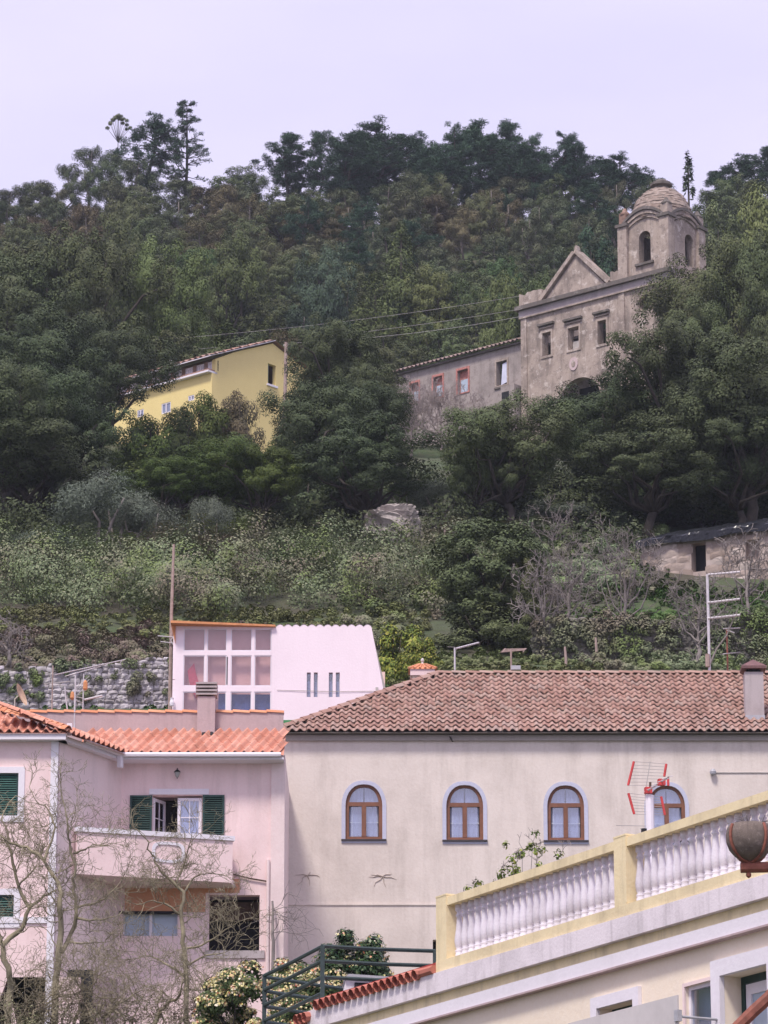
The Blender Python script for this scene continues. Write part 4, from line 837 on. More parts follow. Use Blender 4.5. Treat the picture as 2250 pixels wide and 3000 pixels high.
# ------------------------------------------------------------------ aerials, poles, dish
def yagi(parent, p0, p1, n, half, rb=.016, re=.007, upr=False, mat='metal'):
    p0 = np.array(p0, float); p1 = np.array(p1, float); d = (p1 - p0) / np.linalg.norm(p1 - p0)
    MB().tube([p0, p1], rb, 6).build('boom', M[mat], parent)
    side = np.cross(d, [0, 0, 1.0]); side /= np.linalg.norm(side)
    if upr: side = np.array([0, 0, 1.0])
    for k in range(n):
        c_ = p0 + (p1 - p0) * (k + .5) / n; MB().tube([c_ - side * half, c_ + side * half], re, 4).build('element', M[mat], parent)
def ridge_base(x): return np.array([x, YB + D, z_e + .03 + slope_rise])
yR = YB + D + .02
def mast(name, u, vtop, y, zbase, r, label, cat, mat='metal', group=None):
    t_ = P(u, vtop, y); o = thing(name, (t_[0], y, zbase), label, cat, group); MB().tube([(t_[0], y, zbase - .05), (t_[0], y, t_[2])], r, 7).build('mast', M[mat], o); return o, t_
zr_ = ridge_base(0)[2]
o, t_ = mast('roof_aerial', 1332, 1898, yR, zr_, .028, 'short grey roof mast with one thick tilted aerial boom', 'aerial')
yagi(o, P(1336, 1900, yR), P(1402, 1883, yR + .5), 10, .09, .035, .012)
MB().tube([P(1310, 1895, yR), P(1334, 1896, yR)], .006, 4).build('whip', M['metald'], o)
o, t_ = mast('roof_aerial', 1497, 1902, yR, zr_, .03, 'roof mast carrying a flat spread of horizontal rods above the ridge', 'aerial', 'polewood')
for k in range(4): MB().tube([P(1466 + 3 * k, 1911 - k * 3, yR + k * .12), P(1537 + 2 * k, 1905 - k * 1.5, yR + k * .12)], .014, 5).build('rod', M['polewood'], o)
for u in (1472, 1532): MB().tube([P(u, 1911, yR), P(u + 8, 1900, yR + .4)], .014, 5).build('cross_rod', M['polewood'], o)
p_ = P(1508, 1955, yR - .05); MB().box(Fac(p_[:2], 0), -.12, .18, p_[2] - .08, p_[2] + .05, -.05, .05).build('amplifier_box', M['greybox'], o)
o, t_ = mast('tall_roof_aerial', 2072, 1683, yR, zr_, .045, 'tall pale mast with three long horizontal aerial booms on one side', 'aerial', 'metal')
for (v, u1, v1) in ((1684, 2168, 1676), (1766, 2167, 1755), (1812, 2168, 1802)):
    MB().tube([P(2074, v, yR - .03), P(u1, v1, yR - .1)], .036, 6).build('boom', M['metal'], o)
    for k in range(9): 
        c_ = P(2080 + (u1 - 2080) * k / 8, v + (v1 - v) * k / 8, yR - .08); MB().tube([c_ - [0, .3, 0], c_ + [0, .3, 0]], .008, 4).build('element', M['metal'], o)
p_ = P(2073, 1935, yR - .05); MB().tube([p_ - [0, 0, .2], p_ + [0, 0, .2]], .075, 7).build('mast_sleeve', M['polewood'], o)
MB().tube([P(2078, 1950, yR), P(2100, 1900, yR), P(2130, 1860, yR), P(2150, 1810, yR), P(2165, 1775, yR)], [.03, .028, .024, .018, .01], 6).build('slanted_stay', M['greybark'], o)
o, t_ = mast('roof_aerial', 2129, 1842, yR + .3, zr_ - .15, .028, 'thin rusty roof mast with two short crossed aerials near chimney', 'aerial', 'rust')
yagi(o, P(2118, 1842, yR), P(2168, 1840, yR + .2), 6, .08, .018, .008)
yagi(o, P(2118, 1916, yR), P(2160, 1912, yR + .6), 5, .16, .018, .008); MB().tube([P(2128, 1846, yR), P(2152, 1854, yR)], .015, 5).build('strut', M['metal'], o)
# patched bright tiles on the ridge near the tall mast
# aerials on the pink house parapet
yq = Yp + .1; zq = zpt
o, t_ = mast('parapet_aerial', 155, 1950, yq, zq, .02, 'thin parapet mast with two short bare rods near the dish', 'aerial', 'polewood')
MB().tube([P(128, 2003, yq), P(205, 1997, yq)], .014, 5).build('rod', M['metald'], o); MB().tube([P(135, 2008, yq), P(190, 2006, yq)], .01, 5).build('rod', M['metal'], o)
o, t_ = mast('parapet_aerial', 221, 1980, yq - .1, zpb, .024, 'parapet mast with long slanting comb aerial reaching over the stone wall', 'aerial', 'metal')
yagi(o, P(160, 1977, yq - .1), P(368, 1932, yq + 1.0), 34, .05, .016, .008)
MB().tube([P(190, 1982, yq), P(222, 1972, yq), P(295, 1952, yq + .7)], .014, 5).build('lower_boom', M['metal'], o)
for k in range(3): MB().tube([P(222 + 0 * k, 2040 - 12 * k, yq), P(262, 2000 - 10 * k, yq + .3)], .009, 4).build('strut', M['metald'], o)
o, t_ = mast('parapet_aerial', 245, 1975, yq, zq, .018, 'parapet mast with orange capped dipole and low white boom', 'aerial', 'metal')
p_ = P(250, 2008, yq - .05); MB().lathe(p_ - [0, 0, .15], [(.02, 0), (.07, .05), (.06, .25), (.02, .3)], 8).build('dipole_cover', M['orange_edge'], o)
p_ = P(212, 2040, yq - .05); MB().lathe(p_ - [0, 0, .1], [(.02, 0), (.07, .05), (.05, .2), (.02, .24)], 8).build('dipole_cover', M['orange_edge'], o)
MB().tube([P(247, 2050, yq), P(300, 2038, yq)], .028, 6).build('boom', M['metal'], o)
MB().tube([P(213, 2040, yq - .05), P(245, 2046, yq)], .012, 5).build('bracket_rod', M['metald'], o)
MB().tube([P(190, 2012, yq), P(192, 2040, yq), P(197, 2078, yq)], .022, 5).build('bent_rod', M['metal'], o)
MB().tube([P(192, 2045, yq), P(245, 2060, yq)], .01, 5).build('cross_stay', M['metald'], o)
# dish seen nearly edge on
dp = P(56, 2038, yq); ds = thing('satellite_dish', (dp[0], yq, zq), 'rusty satellite dish seen nearly edge on above the parapet', 'dish')
ax = np.array([.97, -.25, .35]); ax /= np.linalg.norm(ax); a1 = np.cross(ax, [0, 1, 0]); a1 /= np.linalg.norm(a1); a2 = np.cross(ax, a1); V = []; Fd = []
for i in range(6):
    r_ = .34 * i / 5
    for j in range(16): V.append(dp + r_ * (math.cos(j * math.pi / 8) * a1 + math.sin(j * math.pi / 8) * a2) + ax * (.30 * (r_ / .34) ** 2 * .3))
Fd = [(i * 16 + j, i * 16 + (j + 1) % 16, (i + 1) * 16 + (j + 1) % 16, (i + 1) * 16 + j) for i in range(5) for j in range(16)]
MB().add(V, Fd).build('reflector', simple('rusty_cream_dish', (.60, .42, .28), .6, .3, 4), ds, True)
MB().tube([(dp[0] - .12, yq, zq - .05), (dp[0] - .12, yq, dp[2] - .1), dp - ax * .02], .025, 6).build('dish_mount', M['metald'], ds)
# slim pole beside the conservatory
yP = 123.5; t_ = P(509, 1595, yP); gz = T(t_[0], yP)
o = thing('slim_pole', (t_[0], yP, gz), 'tall slim weathered pole with small aerial beside conservatory house', 'pole')
MB().tube([(P(499, 2000, yP)[0], yP, gz - .2), (P(502, 1800, yP)[0], yP, P(502, 1800, yP)[2]), t_], [.075, .055, .04], 7).build('pole_shaft', M['polewood'], o)
for (a, b_) in (((462, 1863), (520, 1868)), ((500, 1875), (516, 1903)), ((500, 1875), (528, 1850)), ((470, 1880), (505, 1884))): MB().tube([P(*a, yP - .1), P(*b_, yP - .1)], .02, 5).build('aerial_rod', M['metal'], o)
# pole beside the yellow house and its cables
yE = 234.0; t_ = P(838, 1003, yE); gz = T(t_[0], yE)
o = thing('utility_pole', (t_[0], yE, gz), 'brown utility pole in front of the yellow gable', 'pole')
MB().tube([(P(832, 1250, yE)[0], yE, gz - .3), t_], [.13, .10], 8).build('pole_shaft', M['polewood'], o)
MB().tube([P(830, 1012, yE), P(846, 1010, yE)], .05, 6).build('crossbar', M['metald'], o)
for (pa, pb_, ya_, yb_, sg, lab) in (((330, 1004), (1530, 866), 262, 268, 1.2, 'upper thin power cable crossing the dark wooded slope'), ((330, 1040), (1530, 905), 262, 268, 1.2, 'middle thin power cable crossing the dark wooded slope'), ((838, 1006), (1532, 926), yE - .1, 268, .9, 'thin cable from utility pole to church corner')):
    a = P(*pa, ya_); b_ = P(*pb_, yb_); pts = [a + (b_ - a) * t - np.array([0, 0, sg * 4 * t * (1 - t) * .35]) for t in np.linspace(0, 1, 14)]
    m_ = MB().tube(pts, .012, 4).build('power_cable', M['metald']); setp(m_, label=lab, category='cable', group='power cables on the slope')

# ------------------------------------------------------------------ ruined church
YC = 283.0; c0 = P(1528, 1000, YC); fq = Fac(c0[:2], -40.0)
chz = lambda u, v: fq.sz(u, v)
zco = fq.sz(1720, 862)[1]                     # cornice level
sT0 = fq.sz(1828, 800)[0]; sT1 = fq.sz(1957, 800)[0]; sP0 = fq.sz(1596, 870)[0]; sP1 = fq.sz(1778, 825)[0]
cu = thing('ruined_church', fq.W(6, 85.5, 5), 'ruined stone convent church with domed bell tower and triangular pediment', 'church')
Zc = 80.0
def crf(u0, v0, u1, v1): return fq.rect(u0, v0, u1, v1)
cw_ = [crf(1590, 974, 1615, 1042), crf(1665, 959, 1697, 1023), crf(1752, 939, 1777, 1008)]
sO, zO = fq.sz(1888, 887); ro = .62
octl = [(sO + ro * math.cos(t), zO + ro * math.sin(t)) for t in np.linspace(0, 2 * math.pi, 17)[:-1]]
sAr, zAr = fq.sz(1700, 1205); rA = 2.0; zTop = fq.sz(1690, 1109)[1]
arch = [(sAr - rA, zAr - 6), (sAr + rA, zAr - 6)] + [(sAr + rA * math.cos(t), zTop - rA + rA * math.sin(t)) for t in np.linspace(0, math.pi, 15)]
lo_ = [(0, Zc), (sT1, Zc), (sT1, zco), (0, zco)]
MB().prism(fq, lo_, 0, .7, [rloop(r) for r in cw_] + [octl, arch]).build('facade', M['stone'], cu)
MB().box(fq, 0, .7, Zc, zco, .702, 12).build('flank_wall', M['stone'], cu)
MB().box(fq, .71, sT0, zco - 3, zco - 2.8, .71, 12).build('nave_roof', M['moss'], cu)
for r in cw_ : 
    o = MB().prism(fq, rloop((r[0] - .18, r[1] + .18, r[2] - .18, r[3] + .18)), -.07, -.004, [rloop(r)]).build('window_surround', M['stone'], cu)
    MB().box(fq, r[0] - .35, r[1] + .35, r[3] + .55, r[3] + .72, -.28, -.003).build('hood_mould', M['moss'], o)
    MB().box(fq, r[0] - .22, r[1] + .22, r[3] + .35, r[3] + .44, -.12, -.003).build('hood_strip', M['stone'], o)
    MB().box(fq, r[0] - .1, r[1] + .1, r[2] - .1, r[3] + .1, 1.6, 1.7).build('room_shade_panel', M['dark'], o)
r = cw_[1]; MB().box(fq, r[0] + .05, r[1] - .02, r[2], r[2] + .8, .5, .55).build('broken_shutter', M['metald'], cu)
MB().box(fq, sAr - rA - .3, sAr + rA + .3, Zc, zTop + .3, 3.0, 3.1).build('porch_shade_panel', M['dark'], cu)  # porch shade given by a black panel
ring = [(sAr + (rA + .28) * math.cos(t), zTop - rA + (rA + .28) * math.sin(t)) for t in np.linspace(0, math.pi, 15)] + [(sAr + (rA + .0) * math.cos(t), zTop - rA + (rA + .0) * math.sin(t)) for t in np.linspace(math.pi, 0, 15)]
MB().prism(fq, ring, -.06, -.003).build('arch_ring', M['stone'], cu)
MB().box(fq, sO - 1, sO + 1, zO - 1, zO + 1, 1.6, 1.7).build('oculus_shade_panel', M['dark'], cu)  # black panel for the shade behind the round window
so_, zo_ = fq.sz(1681, 1066); ell = lambda a, b_: [(so_ + a * math.cos(t), zo_ + b_ * math.sin(t)) for t in np.linspace(0, 2 * math.pi, 25)[:-1]]
o = MB().prism(fq, ell(.40, .52), -.06, -.004).build('oval_medallion', plaster('pale_medallion', (.58, .46, .46), (.40, .30, .30), .3, .5), cu)
MB().prism(fq, ell(.18, .26), -.09, -.061).build('medallion_boss', M['stone'], o)
# cornices
MB().box(fq, -.35, sT1 + .3, zco, zco + .32, -.45, .7).build('cornice', M['moss'], cu)
MB().box(fq, -.15, sT1 + .15, zco - .55, zco - .003, -.14, -.002).build('frieze_band', plaster('pale_frieze', (.44, .38, .38), (.22, .19, .19), .6, .5, sc=.5), cu)
MB().box(fq, -.1, sT1 + .1, zco - .66, zco - .553, -.2, -.002).build('frieze_strip', M['stone'], cu)
for a in (.0, sT0 - .5): MB().box(fq, a, a + .55, Zc, zco - .665, -.10, -.002).build('pilaster', M['stone'], cu)
# pediment and ragged parapets
apx = fq.sz(1689, 744); zp = zco + .322
MB().prism(fq, [(sP0, zp), (sP1, zp), (apx[0], apx[1] - .1)], -.05, .6).build('pediment', M['stone'], cu)
for (a, b_) in (((sP0 - .2, zp), apx), (apx, (sP1 + .2, zp))):
    dx, dz = b_[0] - a[0], b_[1] - a[1]; L_ = math.hypot(dx, dz); nx_, nz_ = -dz / L_, dx / L_
    MB().prism(fq, [a, b_, (b_[0] + nx_ * .3, b_[1] + nz_ * .3), (a[0] + nx_ * .3, a[1] + nz_ * .3)], -.3, .62).build('raking_cornice', M['stone'], cu)
MB().prism(fq, [(apx[0] - .2, apx[1]), (apx[0] + .2, apx[1]), (apx[0] + .12, apx[1] + .55), (apx[0], apx[1] + .7), (apx[0] - .12, apx[1] + .55)], -.1, .3).build('finial', M['stone'], cu)
qr = random.Random(5)
def ragged(s0, s1, z0, h, n, dh):
    L_ = [(s0, z0), (s1, z0)] + [(s1 - (s1 - s0) * k / n, z0 + h + qr.uniform(-dh, dh)) for k in range(n + 1)]
    MB().prism(fq, L_, .0, .55).build('ragged_parapet', M['stone'], cu)
ragged(-.2, sP0 - .3, zp, fq.sz(1560, 855)[1] - zp, 8, .12); ragged(sP1 + .3, sT0 - .01, zp, .95, 6, .18)
# tower
tw = sT1 - sT0; fr_ = Fac(fq.W(sT1, 0, 0)[:2], 50.0)         # right face, running back
zc2 = fq.sz(1842, 675)[1]
zsp = zc2 - .1
def archh(c_, z0, w_, h): return [(c_ - w_ / 2, z0), (c_ + w_ / 2, z0)] + [(c_ + w_ / 2 * math.cos(t), z0 + h - w_ / 2 + w_ / 2 * math.sin(t)) for t in np.linspace(0, math.pi, 13)]
bz0 = fq.sz(1890, 769)[1]; bz1 = fq.sz(1890, 676)[1]; bw = fq.sz(1906, 720)[0] - fq.sz(1872, 720)[0]
bc = fq.sz(1889, 720)[0]; rise = 1.15
def arctop(s0, s1, z, h, n=12): return [(s1 - (s1 - s0) * k / n, z + h * max(0, math.sin(math.pi * k / n)) ** .8) for k in range(n + 1)]
MB().prism(fq, [(sT0, zp), (sT1, zp)] + arctop(sT0, sT1, zc2 - .3, rise), .0, .6, [archh(bc, bz0, bw, bz1 - bz0)]).build('tower_front', M['stone'], cu)
tr = tw * 1.08; bcr = fr_.sz(2019, 720)[0]
MB().prism(fr_, [(.602, Zc), (tr, Zc), (tr, zc2 - .3)] + [(a, z) for a, z in arctop(.602, tr, zc2 - .3, rise)[1:]], 0, .6, [archh(bcr, bz0, bw, bz1 - bz0)]).build('tower_side', M['stone'], cu)
fl_ = Fac(fq.W(sT0, 0, .602)[:2], 50.0); MB().box(fl_, 0, tr - .6, zp, zc2, 0, -.6).build('tower_side', M['stone'], cu)
MB().box(fq, sT0 + .01, sT1, zp - 2, zc2, tr - .6, tr).build('tower_back', M['stone'], cu)
MB().box(fq, sT0 + .61, sT1 - .61, bz0 - 1, bz0 - .6, .61, tr - .61).build('bell_floor', M['dark'], cu)
MB().box(fq, sT0 + .8, sT1 - .8, bz0 - .5, zc2, tr * .62, tr * .64).build('belfry_shade_panel', M['dark'], cu)  # black panel for the shade inside the belfry
MB().box(fq, bc - bw / 2 - .3, bc + bw / 2 + .3, bz0 - .2, bz0 - .01, -.2, -.002).build('belfry_sill', M['moss'], cu)
for ff_, a0_, a1_ in ((fq, sT0, sT1), (fr_, 0, tr)):
    for k in range(3):
        t_ = arctop(a0_ - .1, a1_ + .1, zc2 - .28 + k * .3, rise); lo2 = [(a, z - .24) for a, z in reversed(t_)]
        MB().prism(ff_, t_ + lo2, -.12 - .11 * k, -.002 if k < 2 else .6).build('arched_cornice', M['stone'] if k < 2 else M['moss'], cu)
ctr = fq.W((sT0 + sT1) / 2, 0, tr / 2)
for a, o_ in ((sT0 + .1, .1), (sT1 - .1, .1), (sT1 - .1, tr - .3), (sT0 + .1, tr - .3)):
    p_ = fq.W(a, zp, o_); b = MB(); fx = Fac(p_[:2], -40)
    b.box(fx, -.42, .42, zp, zc2 + .25, -.42, .42); b.build('corner_pier', M['stone'], cu)
    b = MB(); b.box(fx, -.55, .55, zc2 + .252, zc2 + .5, -.55, .55); b.build('pier_cap', M['moss'], cu)
    b = MB(); b.box(fx, -.32, .32, zc2 + .502, zc2 + 1.3, -.32, .32); b.build('pinnacle', M['brick'] if a < sT0 + 1 else M['stone'], cu)
    b = MB(); b.lathe((p_[0], p_[1], zc2 + 1.302), [(.42, 0), (.42, .12), (.22, .3), (.1, .55)], 8); b.build('pinnacle_top', M['brick'] if a < sT0 + 1 else M['moss'], cu)
ztop_ = proj; zd0 = zc2 + .75; zapex = 0
for zz in np.arange(zd0, zd0 + 9, .05):
    if proj((ctr[0], ctr[1], zz))[1] < 556: zapex = zz; break
Hd = zapex - zd0; rd = tw * .565
prof = [(rd * 1.04, 0)] + [(rd * math.cos(t) ** .9 * (1 - .06 * math.sin(2 * t)), Hd * math.sin(t) ** .95) for t in np.linspace(.03, 1.45, 14)]
dm = MB(); seg = 28; qd = random.Random(9)
V = []; rows = len(prof)
for i, (r_, z) in enumerate(prof):
    for j in range(seg):
        rr_ = r_ * (1 + qd.uniform(-.035, .03)); t_ = 2 * math.pi * (j + .5 * (i % 2)) / seg; V.append((ctr[0] + rr_ * math.cos(t_), ctr[1] + rr_ * math.sin(t_), zd0 + z + qd.uniform(-.05, .05)))
dm.add(V, [(i * seg + j, i * seg + (j + 1) % seg, (i + 1) * seg + (j + 1) % seg, (i + 1) * seg + j) for i in range(rows - 1) for j in range(seg)])
dome = dm.build('dome', M['dome'], cu)
# stepped courses of the dome
tt_ = np.linspace(.02, 1.36, 15)
for i in range(14):
    r0_, z0_ = rd * math.cos(tt_[i]) ** .9 * 1.035, zd0 + Hd * math.sin(tt_[i]) ** .95; r1_, z1_ = rd * math.cos(tt_[i + 1]) ** .9 * 1.012, zd0 + Hd * math.sin(tt_[i + 1]) ** .95; V = []
    for (r_, z) in ((r0_ * .97, z0_ - .02), (r0_, z0_), (r1_, z1_ + .03)):
        for j in range(36): k_ = 1 + qd.uniform(-.018, .018); V.append((ctr[0] + r_ * k_ * math.cos(j * math.pi / 18), ctr[1] + r_ * k_ * math.sin(j * math.pi / 18), z + qd.uniform(-.045, .045)))
    MB().add(V, [(q * 36 + j, q * 36 + (j + 1) % 36, (q + 1) * 36 + (j + 1) % 36, (q + 1) * 36 + j) for q in range(2) for j in range(36)]).build('dome_course', M['dome'], dome)
MB().lathe((ctr[0], ctr[1], zapex - .35), [(.7, 0), (.6, .35), (.6, .5), (.85, .6), (.85, .8), (.6, .9), (.45, 1.05), (.2, 1.15)], 8).build('lantern_base', M['moss'], cu)
# annex
fa = Fac(fq.W(0, 0, .6)[:2], -40.0)
sL = fa.sz(1150, 1100)[0]; zea = fa.sz(1350, 1048)[1]
ax_ = thing('church_annex', fa.W(sL / 2, 85, 4), 'low grey convent wing with red framed windows and sagging tiled roof', 'building')
aw = [fa.rect(1455, 1058, 1486, 1128), fa.rect(1341, 1083, 1372, 1150), fa.rect(1270, 1103, 1297, 1164), fa.rect(1204, 1122, 1227, 1180)]
dr = fa.rect(1500, 1138, 1535, 1185)
MB().prism(fa, [(sL, Zc), (-.01, Zc), (-.01, zea), (sL, zea)], 0, .5, [rloop(r) for r in aw]).build('front_wall', M['annex'], ax_)
for k, r in enumerate(aw):
    m_ = M['redtrim'] if k else M['stone']
    o = MB().prism(fa, rloop((r[0] - .14, r[1] + .14, r[2] - .1, r[3] + .18)), -.06, -.003, [rloop(r)]).build('window_surround', m_, ax_)
    MB().box(fa, r[0] - .1, r[1] + .1, r[2] - .1, r[3] + .1, .9, .95).build('room_shade_panel', M['dark'], o)
    if k: MB().box(fa, r[0], r[1], r[2], r[3], .3, .34).build('blocking', M['redtrim'], o); MB().box(fa, r[0] + .15, r[1] - .15, r[2] + .02, r[2] + (r[3] - r[2]) * .6, .2, .25).build('shutter', M['bluepane'], o)
    else:
        MB().prism(fa, [(r[0] + .35, r[2] + .05), (r[1] - .05, r[2] + .2), (r[1] - .05, r[3] - .1), (r[0] + .5, r[3] - .2)], .1, .14).build('open_casement', M['curtain'], o)
        MB().box(fa, r[0] - .2, r[1] + .2, r[2] - .25, r[2] - .12, -.1, -.002).build('sill', M['moss'], o)
MB().box(fa, -1.6, -.3, dr[2] - 3, dr[3], -1.2, -.002).build('buttress', M['annex'], ax_)
MB().box(fa, -1.5, -.8, dr[2] - 3, dr[3] - .5, -1.22, -1.201).build('dark_doorway', M['dark'], ax_)
rz = 1.6; ro_ = 3.2
e0_ = fa.W(sL - .3, zea + .02, -.45); e1_ = fa.W(-.05, zea + .02, -.45); upa = fa.n * (ro_ + .45) + np.array([0, 0, rz]); La = np.linalg.norm(upa)
MB().add([e0_, e1_, e1_ + upa, e0_ + upa], [(0, 1, 2, 3)]).build('roof_deck', M['tilech'], ax_)
MB().box(fa, sL - .2, -.06, zea - .15, zea + .0, -.25, -.002).build('eave_course', M['moss'], ax_)
ta = tile_mesh('roof_tile', .42, .6, .09, M['tilech'], .05)
Lal = np.linalg.norm(e1_ - e0_)
tile_roof(e0_ + [0, 0, .04], fa.d, upa, [(0, -.1), (Lal, -.1), (Lal, La), (0, La)], .42, La / 7, ta, ax_, limit=290, jit=.04, tilt=.05)

# ------------------------------------------------------------------ yellow house
YY = 236.0; y0 = P(621, 1100, YY); fyl = Fac(y0[:2], -41.0); fyg = Fac(y0[:2], 49.0)
yh = thing('yellow_house', fyg.W(3, 70, 2), 'bright yellow farmhouse with clerestory windows under a red tile roof', 'house')
sYL = fyl.sz(330, 1180)[0]; zel = fyl.sz(480, 1131)[1]; zcl0 = zel + .12; zcl1 = fyl.sz(520, 1086)[1] + .15
wy = [fyl.rect(473, 1180, 500, 1210), fyl.rect(402, 1200, 421, 1221), fyl.rect(551, 1158, 569, 1174)]
MB().prism(fyl, [(sYL, 66), (0, 66), (0, zel), (sYL, zel)], 0, .3, [rloop(r) for r in wy]).build('long_wall', M['yellow'], yh)
for r in wy:
    o = MB().prism(fyl, rloop(r), .02, .08, [rloop((r[0] + .07, r[1] - .07, r[2] + .07, r[3] - .07))]).build('window', M['white'], yh)
    MB().box(fyl, r[0] + .06, r[1] - .06, r[2] + .06, r[3] - .06, .06, .07).build('pane', simple('blue_grey_pane', (.25, .28, .40), .15), o)
    mx_ = (r[0] + r[1]) / 2; MB().box(fyl, mx_ - .04, mx_ + .04, r[2] + .07, r[3] - .07, .0, .055).build('mullion', M['white'], o)
sap, zap = fyg.sz(799, 1006); sRt, zRt = fyg.sz(864, 1058); sgw = fyg.sz(985, 1190)[0]
rslope = (zap - zRt) / (sap - sRt) if sap != sRt else -.5
s_l, z_l = fyg.sz(689, 1031)
wg = fyg.rect(785, 1068, 808, 1128)
zc_top = fyg.sz(640, 1060)[1]
gab = [(.302, 66), (sgw, 66), (sgw, zap + (sgw - sap) * rslope), (sap, zap), (s_l, z_l), (.302, zcl1 + .05)]
MB().prism(fyg, gab, 0, .3, [rloop(wg)]).build('gable_wall', M['yellow'], yh)
MB().box(fyg, wg[0] - .12, wg[1] + .12, wg[2] - .14, wg[2] - .003, -.1, -.002).build('gable_sill', M['white'], yh)
MB().box(fyg, wg[0] - .1, wg[1] + .1, wg[2] - .1, wg[3] + .1, .9, 1.0).build('room_shade_panel', M['dark'], yh)
MB().box(fyg, wg[0], wg[0] + .12, wg[2], wg[3], .05, .2).build('window_frame', M['green'], yh)
# clerestory
MB().box(fyl, sYL, .0, zel + .002, zel + .12, -.35, .5).build('lower_eave', M['white'], yh)
MB().box(fyl, sYL, -.05, zel + .122, zel + .24, -.28, .5).build('lower_tiles', M['tileb'], yh)
MB().box(fyl, sYL, .0, zel + .242, zcl1, .5, .6).build('clerestory_back', M['dark'], yh)
L_ = -sYL; nb = 9
for k in range(nb):
    a0_ = -L_ + k * L_ / nb; a1_ = a0_ + L_ / nb
    MB().box(fyl, a0_, a0_ + .28, zel + .242, zcl1, .3, .49).build('brick_pier', M['brick'], yh)
    o = wallr(fyl, (a0_ + .29, a1_ - .02, zel + .25, zcl1 - .02), .34, .42, [(a0_ + .29 + (a1_ - a0_ - .31) * j / 4 + .06, a0_ + .29 + (a1_ - a0_ - .31) * (j + 1) / 4 - .05, zel + .33, zcl1 - .1) for j in range(4)]).build('clerestory_window', M['white'], yh)
    MB().box(fyl, a0_ + .3, a1_ - .03, zel + .26, zcl1 - .03, .43, .45).build('pane', M['bluepane'], o)
# roof planes
er0 = fyl.W(sYL - .3, zcl1 + .02, -.45); er1 = fyl.W(.25, zcl1 + .02, -.45)
rtop = zap + .12; upy = fyl.n * (sap + .45) + np.array([0, 0, rtop - (zcl1 + .02)]); Ly = np.linalg.norm(upy)
MB().add([er0, er1, er1 + upy, er0 + upy, er0 + [0, 0, .05], er1 + [0, 0, .05], er1 + upy + [0, 0, .05], er0 + upy + [0, 0, .05]], [(0, 3, 2, 1), (4, 5, 6, 7), (0, 1, 5, 4), (1, 2, 6, 5), (3, 0, 4, 7), (2, 3, 7, 6)]).build('roof_deck', M['white'], yh)
ty_ = tile_mesh('roof_tile', .5, .7, .09, M['tileb'], .05); Ley = np.linalg.norm(er1 - er0)
tile_roof(er0 + [0, 0, .07], fyl.d, upy, [(0, -.1), (Ley, -.1), (Ley, Ly), (0, Ly)], .5, Ly / 8, ty_, yh, limit=280, jit=.03, tilt=.04)
bk0 = er0 + upy; bk1 = er1 + upy; dn = fyl.n * (sgw - sap + .3) + np.array([0, 0, (sgw - sap + .3) * rslope])
MB().add([bk0, bk1, bk1 + dn, bk0 + dn], [(0, 1, 2, 3)]).build('rear_roof', M['tileb'], yh)
MB().box(fyl, sYL, .0, 66, zel - .5, 9.0, 9.3).build('rear_wall', M['yellow'], yh)
s_c, z_c = fyl.sz(500, 1085); p_ = P(499, 1082, YY + 8)
MB().lathe((p_[0], p_[1], p_[2] - 1.0), [(.32, 0), (.32, .8), (.42, .82), (.40, .95), (.28, 1.0), (.2, 1.25), (.08, 1.35), (.13, 1.5), (.03, 1.7)], 10).build('chimney', M['finial'], yh)
# low brown wall and terrace in front of the yellow house
bw_ = fyl.rect(470, 1278, 530, 1330, -3.5)
o = MB().prism(fyl, rloop((bw_[0] - 1.0, bw_[1] + .8, 64, bw_[3])), -3.5, -2.6, [rloop((bw_[0] + 1.1, bw_[0] + 1.9, 64.01, bw_[3] - .5))]).build('brick_outhouse', M['brick'])
setp(o, label='low brown brick outhouse with dark doorway below the yellow house', category='outhouse')

